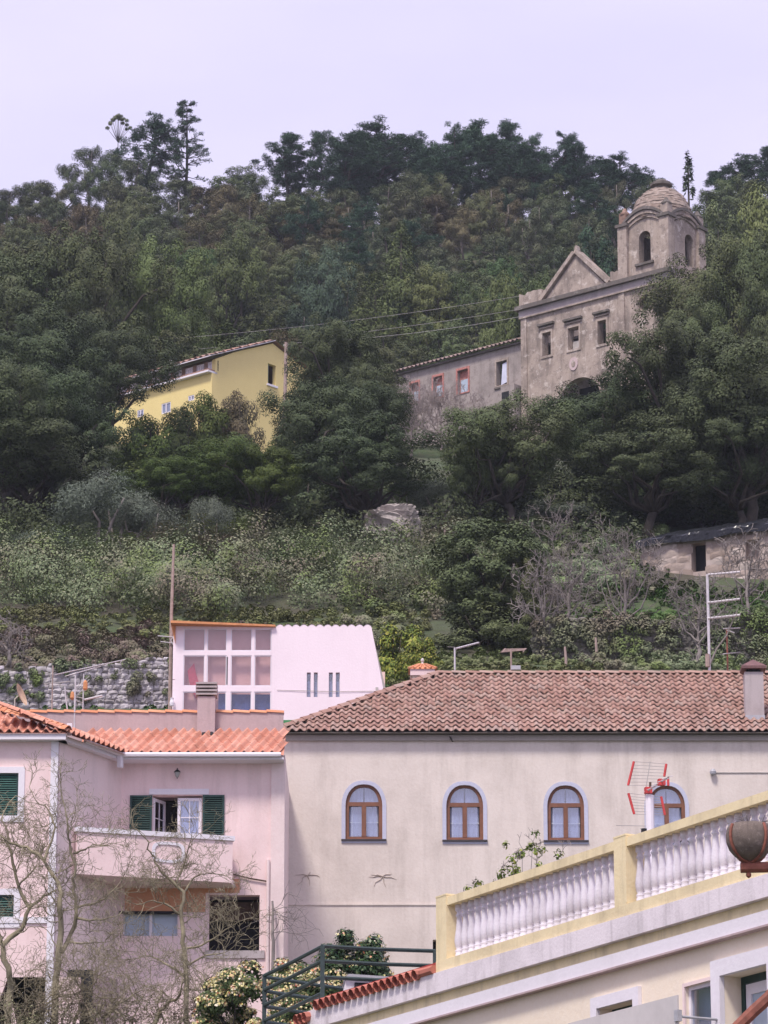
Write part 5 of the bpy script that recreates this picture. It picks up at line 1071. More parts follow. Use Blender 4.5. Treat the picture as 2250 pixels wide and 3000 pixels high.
# ------------------------------------------------------------------ rubble walls, shed, rock
def stone_mesh(name, seed, mat):
    q = random.Random(seed); V = []
    for j in range(4):
        for i in range(4):
            x = (i / 3 - .5); y = (j / 3 - .5); edge = i in (0, 3) or j in (0, 3); corner = i in (0, 3) and j in (0, 3)
            k = .93 if corner else 1.0
            V.append((x * k + q.uniform(-.05, .05), y * k + q.uniform(-.05, .05), (0 if edge else .55 + q.uniform(-.25, .35))))
    me = bpy.data.meshes.new(name); me.from_pydata(V, [], [(j * 4 + i, j * 4 + i + 1, j * 4 + i + 5, j * 4 + i + 4) for j in range(3) for i in range(3)]); me.materials.append(mat); me.update(); return me
def rubble(fac, s0, s1, z0, ztopf, sw, sh, mat, parent, limit, seed, holes=(), dep=.16, o_=-.01):
    q = random.Random(seed); ms = [stone_mesh('stone', seed * 10 + k, mat) for k in range(6)]; lst = []
    z = z0
    while z < max(ztopf(s0), ztopf(s1), ztopf((s0 + s1) / 2)):
        h = sh * q.uniform(.7, 1.35); a = s0 + q.uniform(-.3, 0) * sw
        while a < s1:
            w_ = sw * q.uniform(.55, 1.6); ca, cz2 = a + w_ / 2, z + h / 2 + q.uniform(-.12, .12) * sh
            if cz2 + h * .4 < ztopf(ca) and s0 < ca < s1 and not any(r[0] - w_ * .3 < ca < r[1] + w_ * .3 and r[2] - h * .3 < cz2 < r[3] + h * .3 for r in holes):
                m = np.eye(4); ang = q.uniform(-.18, .18); ex = fac.d * math.cos(ang) + np.array([0, 0, 1]) * math.sin(ang); ey = -fac.d * math.sin(ang) + np.array([0, 0, 1]) * math.cos(ang)
                m[:3, 0] = ex * w_ * .98; m[:3, 1] = ey * h * 1.0; m[:3, 2] = -fac.n * dep * q.uniform(.5, 1.2); m[:3, 3] = fac.W(ca, cz2, o_); lst.append((q.randrange(6), m))
            a += w_
        z += h * .96
    q.shuffle(lst); g = org(parent)
    for k, m in lst[:limit]:
        o = link('stone', ms[k], parent); mm = Matrix([list(x) for x in m]); mm.translation = mm.translation - Vector(g); o.matrix_local = mm
    Vs, Qs, n = [], [], 0
    for k, m in lst[limit:]:
        V0, Q0 = mesh_arrays(ms[k]); Vs.append(V0 @ m[:3, :3].T + m[:3, 3] - g); Qs.append(Q0 + n); n += len(V0)
    if Vs: setp(link('stone_field', fast_mesh('stone_field', np.concatenate(Vs), np.concatenate(Qs), mat), parent), kind='stuff')
fw = Fac((P(-120, 1990, 135)[0], 135.0), 4.0)
sW = fw.sz(530, 1990)[0]; zW0 = fw.sz(250, 2095)[1] - .6
zWl, zWr = fw.sz(0, 1962)[1], fw.sz(520, 1925)[1]
def wtop(a): t = a / sW; return zWl + (zWr - zWl) * t + .06 * math.sin(a * 2.1)
rw = thing('retaining_wall', fw.W(sW / 2, zW0, 0), 'pale rubble stone retaining wall behind the roofs with weeds in it', 'wall')
MB().prism(fw, [(0, zW0), (sW, zW0)] + [(sW * (1 - k / 12), wtop(sW * (1 - k / 12)) - .05) for k in range(13)], 0, .8).build('wall_core', M['mortar'], rw)
rubble(fw, 0, sW, zW0, wtop, .26, .18, M['rubble'], rw, 300, 21, dep=.12)
MB().add([fw.W(0, wtop(0) - .04, .3), fw.W(sW, wtop(sW) - .04, .3), fw.W(sW, wtop(sW) + .5, 6), fw.W(0, wtop(0) + .5, 6)], [(0, 1, 2, 3)]).build('wall_bank', M['ground'], rw)
fw2 = Fac((P(1560, 1870, 143)[0], 143.0), -2.0); sW2 = fw2.sz(2300, 1870)[0]; z20 = fw2.sz(1900, 1935)[1] - .8; z21 = fw2.sz(1900, 1818)[1]
def wtop2(a): return z21 + .12 * math.sin(a * .9) + .02 * a
tw_ = thing('terrace_wall', fw2.W(sW2 / 2, z20, 0), 'dark mossy rubble terrace wall behind the bare trees', 'wall')
MB().prism(fw2, [(0, z20), (sW2, z20)] + [(sW2 * (1 - k / 14), wtop2(sW2 * (1 - k / 14)) - .06) for k in range(15)], 0, .8).build('wall_core', M['mortar'], tw_)
rubble(fw2, 0, sW2, z20, wtop2, .34, .24, M['rubble_dk'], tw_, 200, 33)
# shed
fsd = Fac(P(1890, 1600, 166)[:2], -28.0); sS = fsd.sz(2270, 1580)[0] + 1.5; zS = fsd.sz(2050, 1573)[1]
sh_ = thing('stone_shed', fsd.W(sS / 2, 42, 2), 'low rubble stone shed roofed with sagging black plastic tarpaulin', 'shed')
d_r = fsd.rect(2025, 1590, 2068, 1655); w_r = fsd.rect(2184, 1583, 2225, 1640); d_r = (d_r[0], d_r[1], d_r[2] - .3, d_r[3])
MB().prism(fsd, [(-.1, 38), (sS, 38), (sS, zS + .05), (-.1, zS - .1)], 0, .5, [rloop(d_r), rloop(w_r)]).build('front_wall', M['shedm'], sh_)
rubble(fsd, -.1, sS, zS - 2.6, lambda a: zS - .02, .42, .30, M['shed'], sh_, 150, 45, holes=[d_r, w_r], dep=.045)
MB().box(fsd, d_r[0] - .1, d_r[1] + .1, d_r[2], d_r[3] + .1, .52, .58).build('shade_and_part_black', M['dark'], sh_)  # near-black panel standing in for the unlit inside of the shed
MB().box(fsd, w_r[0], w_r[1], w_r[2], w_r[3], .35, .45).build('blocked_window', M['shedm'], sh_)
MB().box(fsd, w_r[0] - .1, w_r[1] + .1, w_r[3] + .01, w_r[3] + .2, -.1, -.002).build('window_lintel', M['shed'], sh_)
fse = Fac(fsd.W(-.1, 0, .5)[:2], 62); MB().box(fse, 0, 3.2, 44, zS - .15, -.4, .1).build('end_wall', M['shedm'], sh_)
MB().prism(fsd, [(-2.1, 44), (-.12, 44), (-.12, zS - .25), (-.6, zS - .3), (-1.3, zS - .55), (-2.0, zS - .9)], 1.2, 1.6).build('ruined_gable', M['shedm'], sh_)
V = []; na, nb_ = 60, 14; qt = np.random.default_rng(4)
for j in range(nb_):
    for i in range(na):
        a = -.35 + (sS + .5) * i / (na - 1); t_ = j / (nb_ - 1)
        fold = .035 * math.sin(a * 5.1 + 2 * math.sin(a)) + .022 * math.sin(a * 11 + t_ * 4) + .012 * qt.uniform(-1, 1)
        if t_ < .3: o_ = -.30 - .05 * math.sin(a * 3.3) + fold * .9; z = zS - .20 + .06 * math.sin(a * 1.7) * (1 - t_ / .3) + .36 * (t_ / .3) + fold * .3
        else: o_ = -.30 + 3.6 * (t_ - .3) / .7; z = zS + .16 + 1.25 * (t_ - .3) / .7 + fold * .8
        V.append(fsd.W(a, z, o_))
MB().add(V, [(j * na + i, j * na + i + 1, (j + 1) * na + i + 1, (j + 1) * na + i) for j in range(nb_ - 1) for i in range(na - 1)]).build('tarpaulin', M['tarp'], sh_)
# rock outcrop
def blob(c, rx, ry, rz_, seed, n=44, m=64, amp=.3):
    q = np.random.default_rng(seed); ph = q.uniform(0, 6.28, (6, 3)); fr = q.uniform(1.2, 4.5, (6, 3)); V = []
    for i in range(n + 1):
        for j in range(m):
            th = math.pi * i / n; f_ = 2 * math.pi * j / m; d = np.array([math.sin(th) * math.cos(f_), math.sin(th) * math.sin(f_), math.cos(th)])
            w_ = sum(math.sin(fr[k] @ d * 1.6 + ph[k, 0]) * amp / (1 + .4 * k) for k in range(6)) * .6
            w_ += sum(math.sin(fr[k] @ d * 7 + ph[k, 1]) * .035 for k in range(6)) - .16 * max(0, 1 - np.linalg.norm(d - np.array([-.25, -.93, .1])) * 3.2) - .10 * max(0, 1 - np.linalg.norm(d - np.array([.45, -.85, -.1])) * 4); p_ = np.sign(d) * np.abs(d) ** .62; V.append((c[0] + rx * p_[0] * (1 + w_), c[1] + ry * p_[1] * (1 + w_), c[2] + rz_ * p_[2] * (1 + w_ * .6)))
    return MB().add(V, [(i * m + j, i * m + (j + 1) % m, (i + 1) * m + (j + 1) % m, (i + 1) * m + j) for i in range(n) for j in range(m)])
yr_ = 176.5; rc = P(1142, 1545, yr_)
o = blob((rc[0], rc[1], rc[2] - .2), 1.15, 1.0, 1.0, 4).build('rock_outcrop', M['rock']); setp(o, label='square grey lichen stained boulder standing above the bramble slope', category='rock')

# ------------------------------------------------------------------ foliage builders
def unit(n, rng):
    d = rng.normal(size=(n, 3)); return d / np.linalg.norm(d, axis=1)[:, None]
def leaf_arrays(pos, nrm, size, aspect, rng, along=None):
    n = len(pos); nrm = nrm / (np.linalg.norm(nrm, axis=1)[:, None] + 1e-9)
    t = rng.normal(size=(n, 3)) if along is None else along + rng.normal(size=(n, 3)) * .35
    t -= nrm * np.sum(t * nrm, 1)[:, None]; t /= np.linalg.norm(t, axis=1)[:, None] + 1e-9
    b = np.cross(nrm, t); s = size * rng.uniform(.6, 1.45, n)[:, None]; bend = nrm * s * rng.uniform(-.08, .15, n)[:, None]
    V = np.stack([pos - t * s * .5, pos + b * s * aspect * .5 + bend * .5, pos + t * s * .5, pos - b * s * aspect * .5 + bend * .5], 1).reshape(-1, 3)
    return V, np.arange(4 * n).reshape(-1, 4)
def clump_leaves(clumps, n, size, aspect, rng, up=.30, rnd_=.17, hang=0, needles=False, shell=.5, gl=.5):
    c = np.array([k[0] for k in clumps], float); r = np.array([k[1] for k in clumps], float)
    if r.ndim == 1: r = np.repeat(r[:, None], 3, 1)
    wgt = (r[:, 0] * r[:, 1] + r[:, 0] * r[:, 2]); wgt /= wgt.sum(); idx = rng.choice(len(c), n, p=wgt)
    d = unit(n, rng); d[:, 2] += .55 * rng.random(n); d /= np.linalg.norm(d, axis=1)[:, None]
    rad = shell + (1.08 - shell) * rng.random(n) ** .6
    pos = c[idx] + d * r[idx] * rad[:, None]
    cen = c.mean(0); cd = pos - cen; cd /= np.linalg.norm(cd, axis=1)[:, None] + 1e-6
    nrm = d * .9 + cd * gl + rng.normal(size=(n, 3)) * rnd_ + np.array([0, 0, up])
    along = None
    if needles: along = d * 1.0 + np.array([0, 0, .3]); nrm = d * .6 + rng.normal(size=(n, 3)) * .7 + np.array([0, 0, .4])
    if hang: along = np.repeat(np.array([[0, 0, -1.0]]), n, 0) + rng.normal(size=(n, 3)) * .3; nrm = d * .9 + cd * gl + rng.normal(size=(n, 3)) * .18
    return leaf_arrays(pos, nrm, size, aspect, rng, along)
def bend(p0, p1, rng, k=4, w_=.08):
    p0 = np.array(p0, float); p1 = np.array(p1, float); L = np.linalg.norm(p1 - p0); pts = [p0 + (p1 - p0) * t + rng.normal(size=3) * L * w_ * math.sin(math.pi * t) for t in np.linspace(0, 1, k)]
    pts[-1] = p1; return pts
class Proto: pass
def make_proto(kind, seed, h=8.0, w_=6.0, nl=9000, leaf='oak', ls=.24, tall=0.0):
    rng = np.random.default_rng(seed); pr = Proto(); pr.h, pr.w = h, w_; tb_ = MB(); cl = []; asp = .6; kw = {}
    bark = 'bark'
    if kind == 'oak':
        hb = h * .24; cc = np.array([0, 0, h * (.58 - .07 * tall)]); R3 = np.array([w_ * .34, w_ * .34, h * (.30 + .09 * tall)]); n = 17 + int(9 * tall); lobes = []
        ga = math.pi * (3 - math.sqrt(5))
        for k in range(n):                                   # main lobes spread over the crown, each a heap of leaf clumps
            zz = 1 - 1.62 * (k + .5) / n; rr = math.sqrt(max(0, 1 - zz * zz)); d = np.array([rr * math.cos(k * ga), rr * math.sin(k * ga), zz]) + rng.normal(size=3) * .16
            lobes.append((cc + d * R3 * rng.uniform(.72, 1.18), w_ * rng.uniform(.12, .20)))
        for q, lr in lobes:
            for j in range(9):
                d = unit(1, rng)[0]; d[2] = d[2] * .8 + .25; rr = lr * rng.uniform(.32, .55); cl.append((q + d * lr * rng.uniform(.6, 1.1), (rr, rr, rr * .8)))
        for k in range(10): cl.append((cc + rng.normal(size=3) * R3 * .3, (w_ * .12,) * 3))
        fork = np.array([rng.normal() * .15, rng.normal() * .15, hb]); tb_.tube(bend((0, 0, -.4), fork, rng), np.linspace(h * .032, h * .024, 4), 7)
        for k in range(n): tb_.tube(bend(fork - [0, 0, .1], lobes[k][0], rng, 5, .09), np.linspace(h * .016, h * .004, 5), 5)
    elif kind == 'pine':
        top = np.array([rng.normal() * .3, rng.normal() * .3, h]); tr_ = bend((0, 0, -.4), top, rng, 8, .03); tb_.tube(tr_, np.linspace(h * .02, h * .005, 8), 7); tr_ = np.array(tr_)
        n = 34
        for k in range(n):
            t = .36 + .64 * (k + rng.random()) / n; p = np.array([np.interp(t * 7, np.arange(8), tr_[:, i]) for i in range(3)])
            spread = w_ * .5 * (1.0 - .75 * max(0, (t - .62) / .38) ** 1.5) * rng.uniform(.45, 1.05) * (.6 if t < .5 else 1); a = rng.uniform(0, 6.28)
            e = p + [spread * math.cos(a), spread * math.sin(a), spread * rng.uniform(.1, .45)]; tb_.tube(bend(p, e, rng, 4, .06), np.linspace(h * .006, h * .002, 4), 4)
            for j in range(4):
                q = p + (e - p) * rng.uniform(.55, 1.1) + rng.normal(size=3) * w_ * .055; rr = w_ * rng.uniform(.05, .095); cl.append((q, (rr, rr, rr * .8)))
        cl.append((top, (w_ * .07,) * 3)); asp = .16; kw = dict(needles=True, shell=.15)
    elif kind == 'euc':
        top = np.array([rng.normal() * .4, rng.normal() * .4, h * .93]); tr_ = np.array(bend((0, 0, -.4), top, rng, 7, .03)); tb_.tube(tr_, np.linspace(h * .018, h * .005, 7), 6); bark = 'palebark'
        for k in range(46):
            t = rng.uniform(.25, 1.0); p = np.array([np.interp(t * 6, np.arange(7), tr_[:, i]) for i in range(3)]); a = rng.uniform(0, 6.28)
            sp = w_ * .46 * math.sin(math.pi * min(1, .22 + .72 * t)) ** .7 * rng.uniform(.35, 1); q = p + [sp * math.cos(a), sp * math.sin(a), sp * .35]
            if k % 3 == 0: tb_.tube(bend(p - [0, 0, .3], q, rng, 4, .06), np.linspace(h * .006, h * .002, 4), 4)
            rr = w_ * rng.uniform(.08, .15); cl.append((q, (rr * .85, rr * .85, rr * 1.25)))
        asp = .3; kw = dict(hang=1, shell=.25)
    elif kind == 'conifer':
        tb_.tube([(0, 0, -.4), (0, 0, h * .97)], [h * .02, h * .004], 6)
        for k in range(60):
            t = rng.uniform(.1, 1.0); a = rng.uniform(0, 6.28); sp = w_ * .42 * (1 - t) ** .7 * rng.uniform(.5, 1.05); q = np.array([sp * math.cos(a), sp * math.sin(a), t * h * .95])
            rr = w_ * (.06 + .11 * (1 - t)) * rng.uniform(.8, 1.2); cl.append((q, (rr, rr, rr * 1.15)))
            if k % 4 == 0: tb_.tube([(0, 0, q[2] - sp * .3), q], [h * .005, h * .002], 4)
        asp = .35; kw = dict(shell=.3)
    elif kind == 'spire':
        tb_.tube([(0, 0, -.4), (0, 0, h * .98)], [h * .015, h * .003], 6)
        for k in range(46):
            t = rng.uniform(.05, 1.0); a = rng.uniform(0, 6.28); sp = w_ * .45 * (1 - t) ** .9 * rng.uniform(.3, 1); cl.append((np.array([sp * math.cos(a), sp * math.sin(a), t * h]), (w_ * .07 * (1.3 - t),) * 2 + (w_ * .12,)))
        asp = .25; kw = dict(shell=.2)
    elif kind == 'layered':
        tb_.tube(bend((0, 0, -.4), (.1, 0, h), rng, 5, .01), np.linspace(h * .018, h * .004, 5), 6)
        for k in range(15):
            t = .3 + .7 * k / 14; L = w_ * .5 * (1 - .8 * ((t - .3) / .7)) + .15
            for j in range(5):
                a = rng.uniform(0, 6.28); e = np.array([L * math.cos(a), L * math.sin(a), t * h + L * rng.uniform(.05, .3)]); tb_.tube([(0.05, 0, t * h - .1), e * .6 + np.array([0, 0, .4 * t * h]) if 0 else (e + [0, 0, t * h]) / 2 - [0, 0, .12], e], [h * .005, h * .003, h * .002], 4)
                for m_ in (.55, .8, 1.0): cl.append((np.array([e[0] * m_, e[1] * m_, e[2]]), (w_ * .06, w_ * .06, w_ * .035)))
        asp = .2; kw = dict(needles=True, shell=.1)
    elif kind == 'umbrella':
        tr_ = bend((0, 0, -.4), (.25, 0, h * .72), rng, 6, .02); tb_.tube(tr_, np.linspace(h * .011, h * .006, 6), 6)
        for k in range(19):
            x = w_ * .5 * (k / 18 * 2 - 1)
            e = np.array([.25 + x, rng.normal() * w_ * .12, h * (.985 - .13 * (abs(x) / (w_ * .5)) ** 2 + rng.uniform(-.01, .01))]); tb_.tube([tr_[-1], (tr_[-1] + e) / 2 - [0, 0, .05], e], [h * .005, h * .003, h * .002], 4)
            cl.append((e, (w_ * .11, w_ * .11, w_ * .05)))
        asp = .4; kw = dict(shell=.2)
    elif kind == 'olive':
        for k in range(4):
            a = rng.uniform(0, 6.28); tb_.tube(bend((0, 0, -.3), (w_ * .22 * math.cos(a), w_ * .22 * math.sin(a), h * .6), rng, 5, .1), np.linspace(h * .03, h * .008, 5), 5)
        for k in range(48):
            d = unit(1, rng)[0]; d[2] = abs(d[2]) * 1.2 - .35; q = np.array([0, 0, h * .52]) + d * np.array([w_ * .42, w_ * .42, h * .42]) * rng.uniform(.5, 1); rr = w_ * rng.uniform(.08, .14); cl.append((q, (rr, rr, rr * 1.1)))
        asp = .28; kw = dict(shell=.2); bark = 'greybark'
    elif kind == 'upright':
        fork = np.array([.05, 0, h * .22]); tb_.tube(bend((0, 0, -.4), fork, rng), np.linspace(h * .03, h * .022, 4), 7)
        for k in range(150):
            zz = rng.uniform(-1, 1); a = rng.uniform(0, 6.28); rr = math.sqrt(1 - zz * zz) ** .8; f = rng.uniform(.62, 1.05); q = np.array([w_ * .40 * rr * math.cos(a) * f, w_ * .40 * rr * math.sin(a) * f, h * (.56 + .42 * zz * f)]); r_ = w_ * rng.uniform(.06, .105); cl.append((q, (r_, r_, r_ * .95)))
            if k % 9 == 0: tb_.tube(bend(fork, q, rng, 5, .06), np.linspace(h * .013, h * .003, 5), 4)
    elif kind == 'bush':
        for k in range(5): a = rng.uniform(0, 6.28); tb_.tube(bend((0, 0, -.3), (w_ * .25 * math.cos(a), w_ * .25 * math.sin(a), h * .6), rng, 4, .1), np.linspace(h * .02, h * .006, 4), 4)
        for k in range(46):
            d = unit(1, rng)[0]; d[2] = abs(d[2]); q = d * np.array([w_ * .42, w_ * .42, h * .82]) * rng.uniform(.5, 1); rr = w_ * rng.uniform(.09, .15); cl.append((q, (rr, rr, rr * .8)))
    V, Q = clump_leaves(cl, nl, ls, asp, rng, **kw); V[:, 2] = np.maximum(V[:, 2], -.2)
    pr.crown = fast_mesh('crown', V, Q, LEAF[leaf]); 
    me = bpy.data.meshes.new('trunk'); me.from_pydata(tb_.v, [], tb_.f); me.materials.append(M[bark]); me.polygons.foreach_set('use_smooth', np.ones(len(me.polygons), bool)); me.update(); pr.trunk = me
    pr.zmax = float(np.percentile(V[:, 2], 99.3)); pr.xr = float(np.percentile(np.abs(V[:, 0]), 98)) * 2; return pr
def tree_at(pr, x, y, z0, height, width, name, label, cat='tree', group=None, rot=None, leaf=None):
    o = thing(name, (x, y, z0), label, cat, group); o.rotation_euler = (0, 0, PR.uniform(0, 6.28) if rot is None else rot)
    s = height / pr.zmax; sx = width / pr.xr; o.scale = (sx, sx, s)
    t = bpy.data.objects.new('trunk', pr.trunk); c = bpy.data.objects.new('crown', pr.crown)
    for k in (t, c): col.objects.link(k); k.parent = o
    if leaf: c.material_slots[0].link = 'OBJECT'; c.material_slots[0].material = LEAF[leaf]
    return o
def ground_v(u, Y):
    x = (u - 1125) / F * Y * 1.04; return proj((x, Y, T(x, Y)))[1]
def auto_y(u, v, lo=143.0, hi=300.0):
    ys_ = np.arange(lo, hi, .5); return float(ys_[np.argmin([abs(ground_v(u, y_) - v) for y_ in ys_])])
def tree_px(pr, u, vtop, Y, wpx, name, label, cat='tree', group=None, leaf=None, rot=None, sink=0.0, ratio=None):
    if ratio: Y = min(Y, auto_y(u, vtop + wpx * ratio, 252.0 if ratio > 1.3 else 178.0 if ratio > .9 else 150.0, 335.0))
    t = P(u, vtop, Y); g = T(t[0], Y) - sink; return tree_at(pr, t[0], Y, g, t[2] - g, wpx / pxm(u, vtop, Y), name, label, cat, group, rot, leaf)
OAK = [make_proto('oak', 100 + k, 8, 6.5, 22000, 'oak', .15) for k in range(4)]
PINE = [make_proto('pine', 200 + k, 10, 5.5, 13000, 'pine', .30) for k in range(4)]
EUC = [make_proto('euc', 300 + k, 9, 4.5, 15000, 'euc', .17) for k in range(3)]
CON = [make_proto('conifer', 400 + k, 8, 5.0, 17000, 'mimosa', .15) for k in range(2)]
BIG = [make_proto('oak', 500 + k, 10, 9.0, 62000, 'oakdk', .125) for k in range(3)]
SPIRE = make_proto('spire', 600, 8, 3.0, 3500, 'bluegreen', .2)
LAY = make_proto('layered', 610, 11, 5.0, 6000, 'pine', .26); UMB = make_proto('umbrella', 620, 9, 3.2, 3600, 'euc', .15)
OLV = [make_proto('olive', 700 + k, 4, 4.5, 16000, 'olive', .10) for k in range(2)]
BUSH = [make_proto('bush', 800 + k, 3, 4, 15000, 'ivy', .11) for k in range(2)]

# ridge trees, each placed for itself
G_R = 'trees on the ridge line'
def ridge(pr, u, v, w_, name, label, Y=416, leaf=None): return tree_px(pr, u, v, Y, w_, name, label, 'tree', G_R, leaf)
ridge(UMB, 352, 338, 75, 'eucalyptus_tree', 'lone thin tree with flat umbrella crown on bare stem against sky', 420)
ridge(LAY, 548, 300, 150, 'pine_tree', 'tall tiered conifer with sparse spreading boughs rising highest on the ridge', 414)
ridge(PINE[0], 452, 352, 190, 'pine_tree', 'dense dark pine beside the tall tiered conifer on ridge', 415)
ridge(EUC[0], 258, 436, 120, 'eucalyptus_tree', 'leaning grey green eucalyptus under the lone umbrella crowned tree', 417)
ridge(EUC[1], 315, 452, 130, 'eucalyptus_tree', 'bushy eucalyptus touching the dense dark ridge pine', 412)
ridge(EUC[2], 200, 480, 110, 'eucalyptus_tree', 'low rounded eucalyptus on the ridge near the reddish scrub', 412)
ridge(OAK[1], 690, 496, 160, 'oak_tree', 'rounded oak crown alone in the gap of the ridge', 412)
ridge(PINE[1], 835, 400, 170, 'pine_tree', 'open pine with bare stem showing sky, beside the ridge gap', 420)
ridge(PINE[2], 935, 388, 160, 'pine_tree', 'open topped pine on tall bare trunk next to dense pines', 420)
for k, (u, v, w_) in enumerate(((1040, 395, 190), (1130, 352, 220), (1225, 395, 170), (1330, 372, 190), (1405, 362, 200), (1475, 365, 170), (1570, 395, 140), (1655, 392, 170), (1760, 470, 150), (1835, 452, 150), (1700, 430, 150), (2105, 500, 150), (2170, 470, 170), (2240, 440, 170), (1000, 430, 190), (1085, 400, 200), (1180, 400, 200), (1275, 420, 200), (1365, 420, 210), (1440, 410, 200), (1520, 430, 190), (1610, 440, 190), (1700, 460, 190), (1790, 500, 180), (1860, 510, 160), (890, 450, 150), (1050, 470, 190), (1150, 470, 190), (1310, 470, 190), (1480, 480, 190), (1640, 500, 190))):
    ridge(PINE[k % 4], u, v, w_, 'pine_tree', 'dense dark green pine in the closed ridge canopy', 408 + (k * 5) % 14)
for k, (u, v, w_) in enumerate(((20, 560, 120), (110, 535, 130), (160, 560, 120), (390, 470, 140), (500, 520, 140), (590, 560, 130), (640, 560, 120), (770, 610, 130), (1000, 560, 150), (1500, 520, 140), (1780, 560, 140), (1900, 640, 130))):
    ridge(EUC[k % 3], u, v, w_, 'eucalyptus_tree', 'grey brown eucalyptus filling in below the ridge trees', 404 + (k * 7) % 10)
tree_px(SPIRE, 2015, 462, 330, 150, 'cypress_tree', 'slender pointed conifer directly behind the church dome', 'tree')

# wooded slope
def fill_kind(u, v):
    r = PR.random()
    if v < 760:
        if u < 700 and v < 720 and r < .32: return 'russet'
        if 380 < u < 900 and v > 660: return 'mimosa' if r < .5 else 'oak' if r < .8 else 'bright'
        if u > 2050: return 'oak' if r < .6 else 'mimosa'
        if u > 900: return 'euc' if r < .68 else 'russet' if r < .80 else 'pine' if r < .9 else 'oak'
        return 'oak' if r < .55 else 'euc' if r < .9 else 'russet'
    if 330 < u < 800: return 'mimosa' if r < .52 else 'oak'
    if 1020 < u < 1330: return 'mimosa' if r < .42 else 'bright' if r < .6 else 'oak'
    if 1330 < u < 1560: return 'bright' if r < .38 else 'oak' if r < .75 else 'euc'
    if 800 <= u <= 1020: return 'bluegreen' if r < .3 else 'oak' if r < .75 else 'russet' if r < .85 else 'euc'
    return 'oak' if r < .85 else 'bluegreen'
LAB = dict(oak=('oak_tree', 'dark grey green oak on the wooded slope', OAK, 'oak', 'oaks on the wooded slope'), euc=('eucalyptus_tree', 'grey green eucalyptus with drooping leaves', EUC, 'euc', 'eucalyptus on the wooded slope'),
    russet=('russet_tree', 'tree with dull reddish brown foliage', EUC, 'russet', 'russet trees on the wooded slope'), pine=('pine_tree', 'dark pine growing among eucalyptus', PINE, 'pine', 'pines on the wooded slope'),
    mimosa=('mimosa_tree', 'yellow green mimosa on the slope', CON, 'mimosa', 'mimosas on the wooded slope'), bright=('young_tree', 'fresh green young tree among darker trees', OAK, 'bright', 'fresh green trees on the slope'),
    bluegreen=('bluish_tree', 'bluish green tree among oaks', EUC, 'bluegreen', 'bluish trees on the slope'))
def near_poly(x, y, fac, s0, s1, o0, o1):
    d = np.array([x, y, 0]) - fac.p0; a = d @ fac.d; o = d @ fac.n; return s0 < a < s1 and o0 < o < o1
nf = 0; y = 252.0; row = 0
while y < 404:
    hw_ = y * .0987 + 13; sp = 5.6 if y > 285 else 5.2
    x = -hw_ + PR.uniform(0, sp)
    while x < hw_:
        xx = x + PR.uniform(-1.4, 1.4); yy = y + PR.uniform(-2, 2); g = T(xx, yy); h = PR.uniform(6.0, 8.8); u, v = proj((xx, yy, g + h))
        ok = True
        if yy < 290 and u > 1110: ok = False
        if near_poly(xx, yy, fq, -18, 16, -12, 16): ok = False
        if near_poly(xx, yy, fyl, -16, 4, -12, 11): ok = False
        if yy < 262 and u > 860: ok = False
        if ok and u > 1830 and yy < 335 and v > 560 and u < 2090 and yy < 296: ok = False
        if ok:
            k = fill_kind(u, v); nm, lab, prs, lf, grp = LAB[k]; pr = prs[nf % len(prs)]; w_ = PR.uniform(4.6, 6.6) * (.85 if k in ('euc', 'russet', 'pine') else 1)
            zone = 'close under the ridge line' if yy > 366 else 'at the far side of the wood' if abs(xx) > yy * .0987 + 3 else 'behind the huge pale topped oak' if u < 480 else 'above the yellow house' if u < 1000 else 'above the church annex roof' if u < 1560 else 'near the bell tower'
            tree_at(pr, xx, yy, g, h * (1.12 if k in ('pine',) else 1), w_, nm, lab + ' ' + zone, 'tree', grp + ' ' + zone, None, lf); nf += 1
        x += sp
    y += 6.2; row += 1
print('slope trees', nf)
for (u, v, w_, lf, k, lab) in ((690, 705, 210, 'mimosa', 0, 'broad yellow green tree standing out above the yellow house roof'), (575, 760, 190, 'mimosa', 1, 'yellow green tree beside the broad yellow green one'), (440, 725, 170, 'mimosa', 2, 'light green tree at the flank of the huge pale topped oak'), (780, 880, 170, 'oak', 3, 'round grey green tree right above the yellow gable'), (1175, 665, 210, 'mimosa', 1, 'tall olive green tree halfway up the slope before eucalyptus'),
    (1100, 800, 200, 'mimosa', 2, 'olive green tree below the tall olive green one'), (1260, 790, 190, 'mimosa', 0, 'olive green tree beside the annex end of the wood'), (1375, 815, 170, 'bright', 3, 'fresh green rounded tree above the middle of the annex roof'), (1465, 860, 150, 'bright', 1, 'low fresh green tree touching the annex roof'), (960, 720, 170, 'bluegreen', 2, 'bluish tree in the middle of the slope'), (340, 610, 140, 'oak', 3, 'dark rounded tree under the reddish ridge scrub'), (620, 1010, 120, 'bright', 0, 'pale green young tree directly behind the yellow house roof')):
    tree_px(OAK[k] if lf != 'mimosa' else CON[k % 2] if k else OAK[k], u, v, 330, w_, 'slope_tree', lab, 'tree', None, lf, ratio=1.35)
# trees close behind the church
for (u, v, Y, w_, lf, lab) in ((1770, 690, 300, 230, 'pine', 'dark cedar with flat sprays between pediment and bell tower'), (1690, 780, 304, 190, 'bright', 'green tree right behind the church pediment'), (2150, 620, 296, 260, 'oak', 'oak behind the bell tower beside the slender conifer'),
    (2240, 560, 290, 280, 'mimosa', 'olive toned tree rising behind the bell tower flank'), (1480, 800, 303, 170, 'mimosa', 'bright mimosa just behind the church annex roof'), (1580, 810, 308, 170, 'bright', 'leafy green tree behind the left church parapet')):
    tree_px(OAK[int(u) % 4], u, v, Y, w_, 'church_tree', lab, 'tree', None, lf)

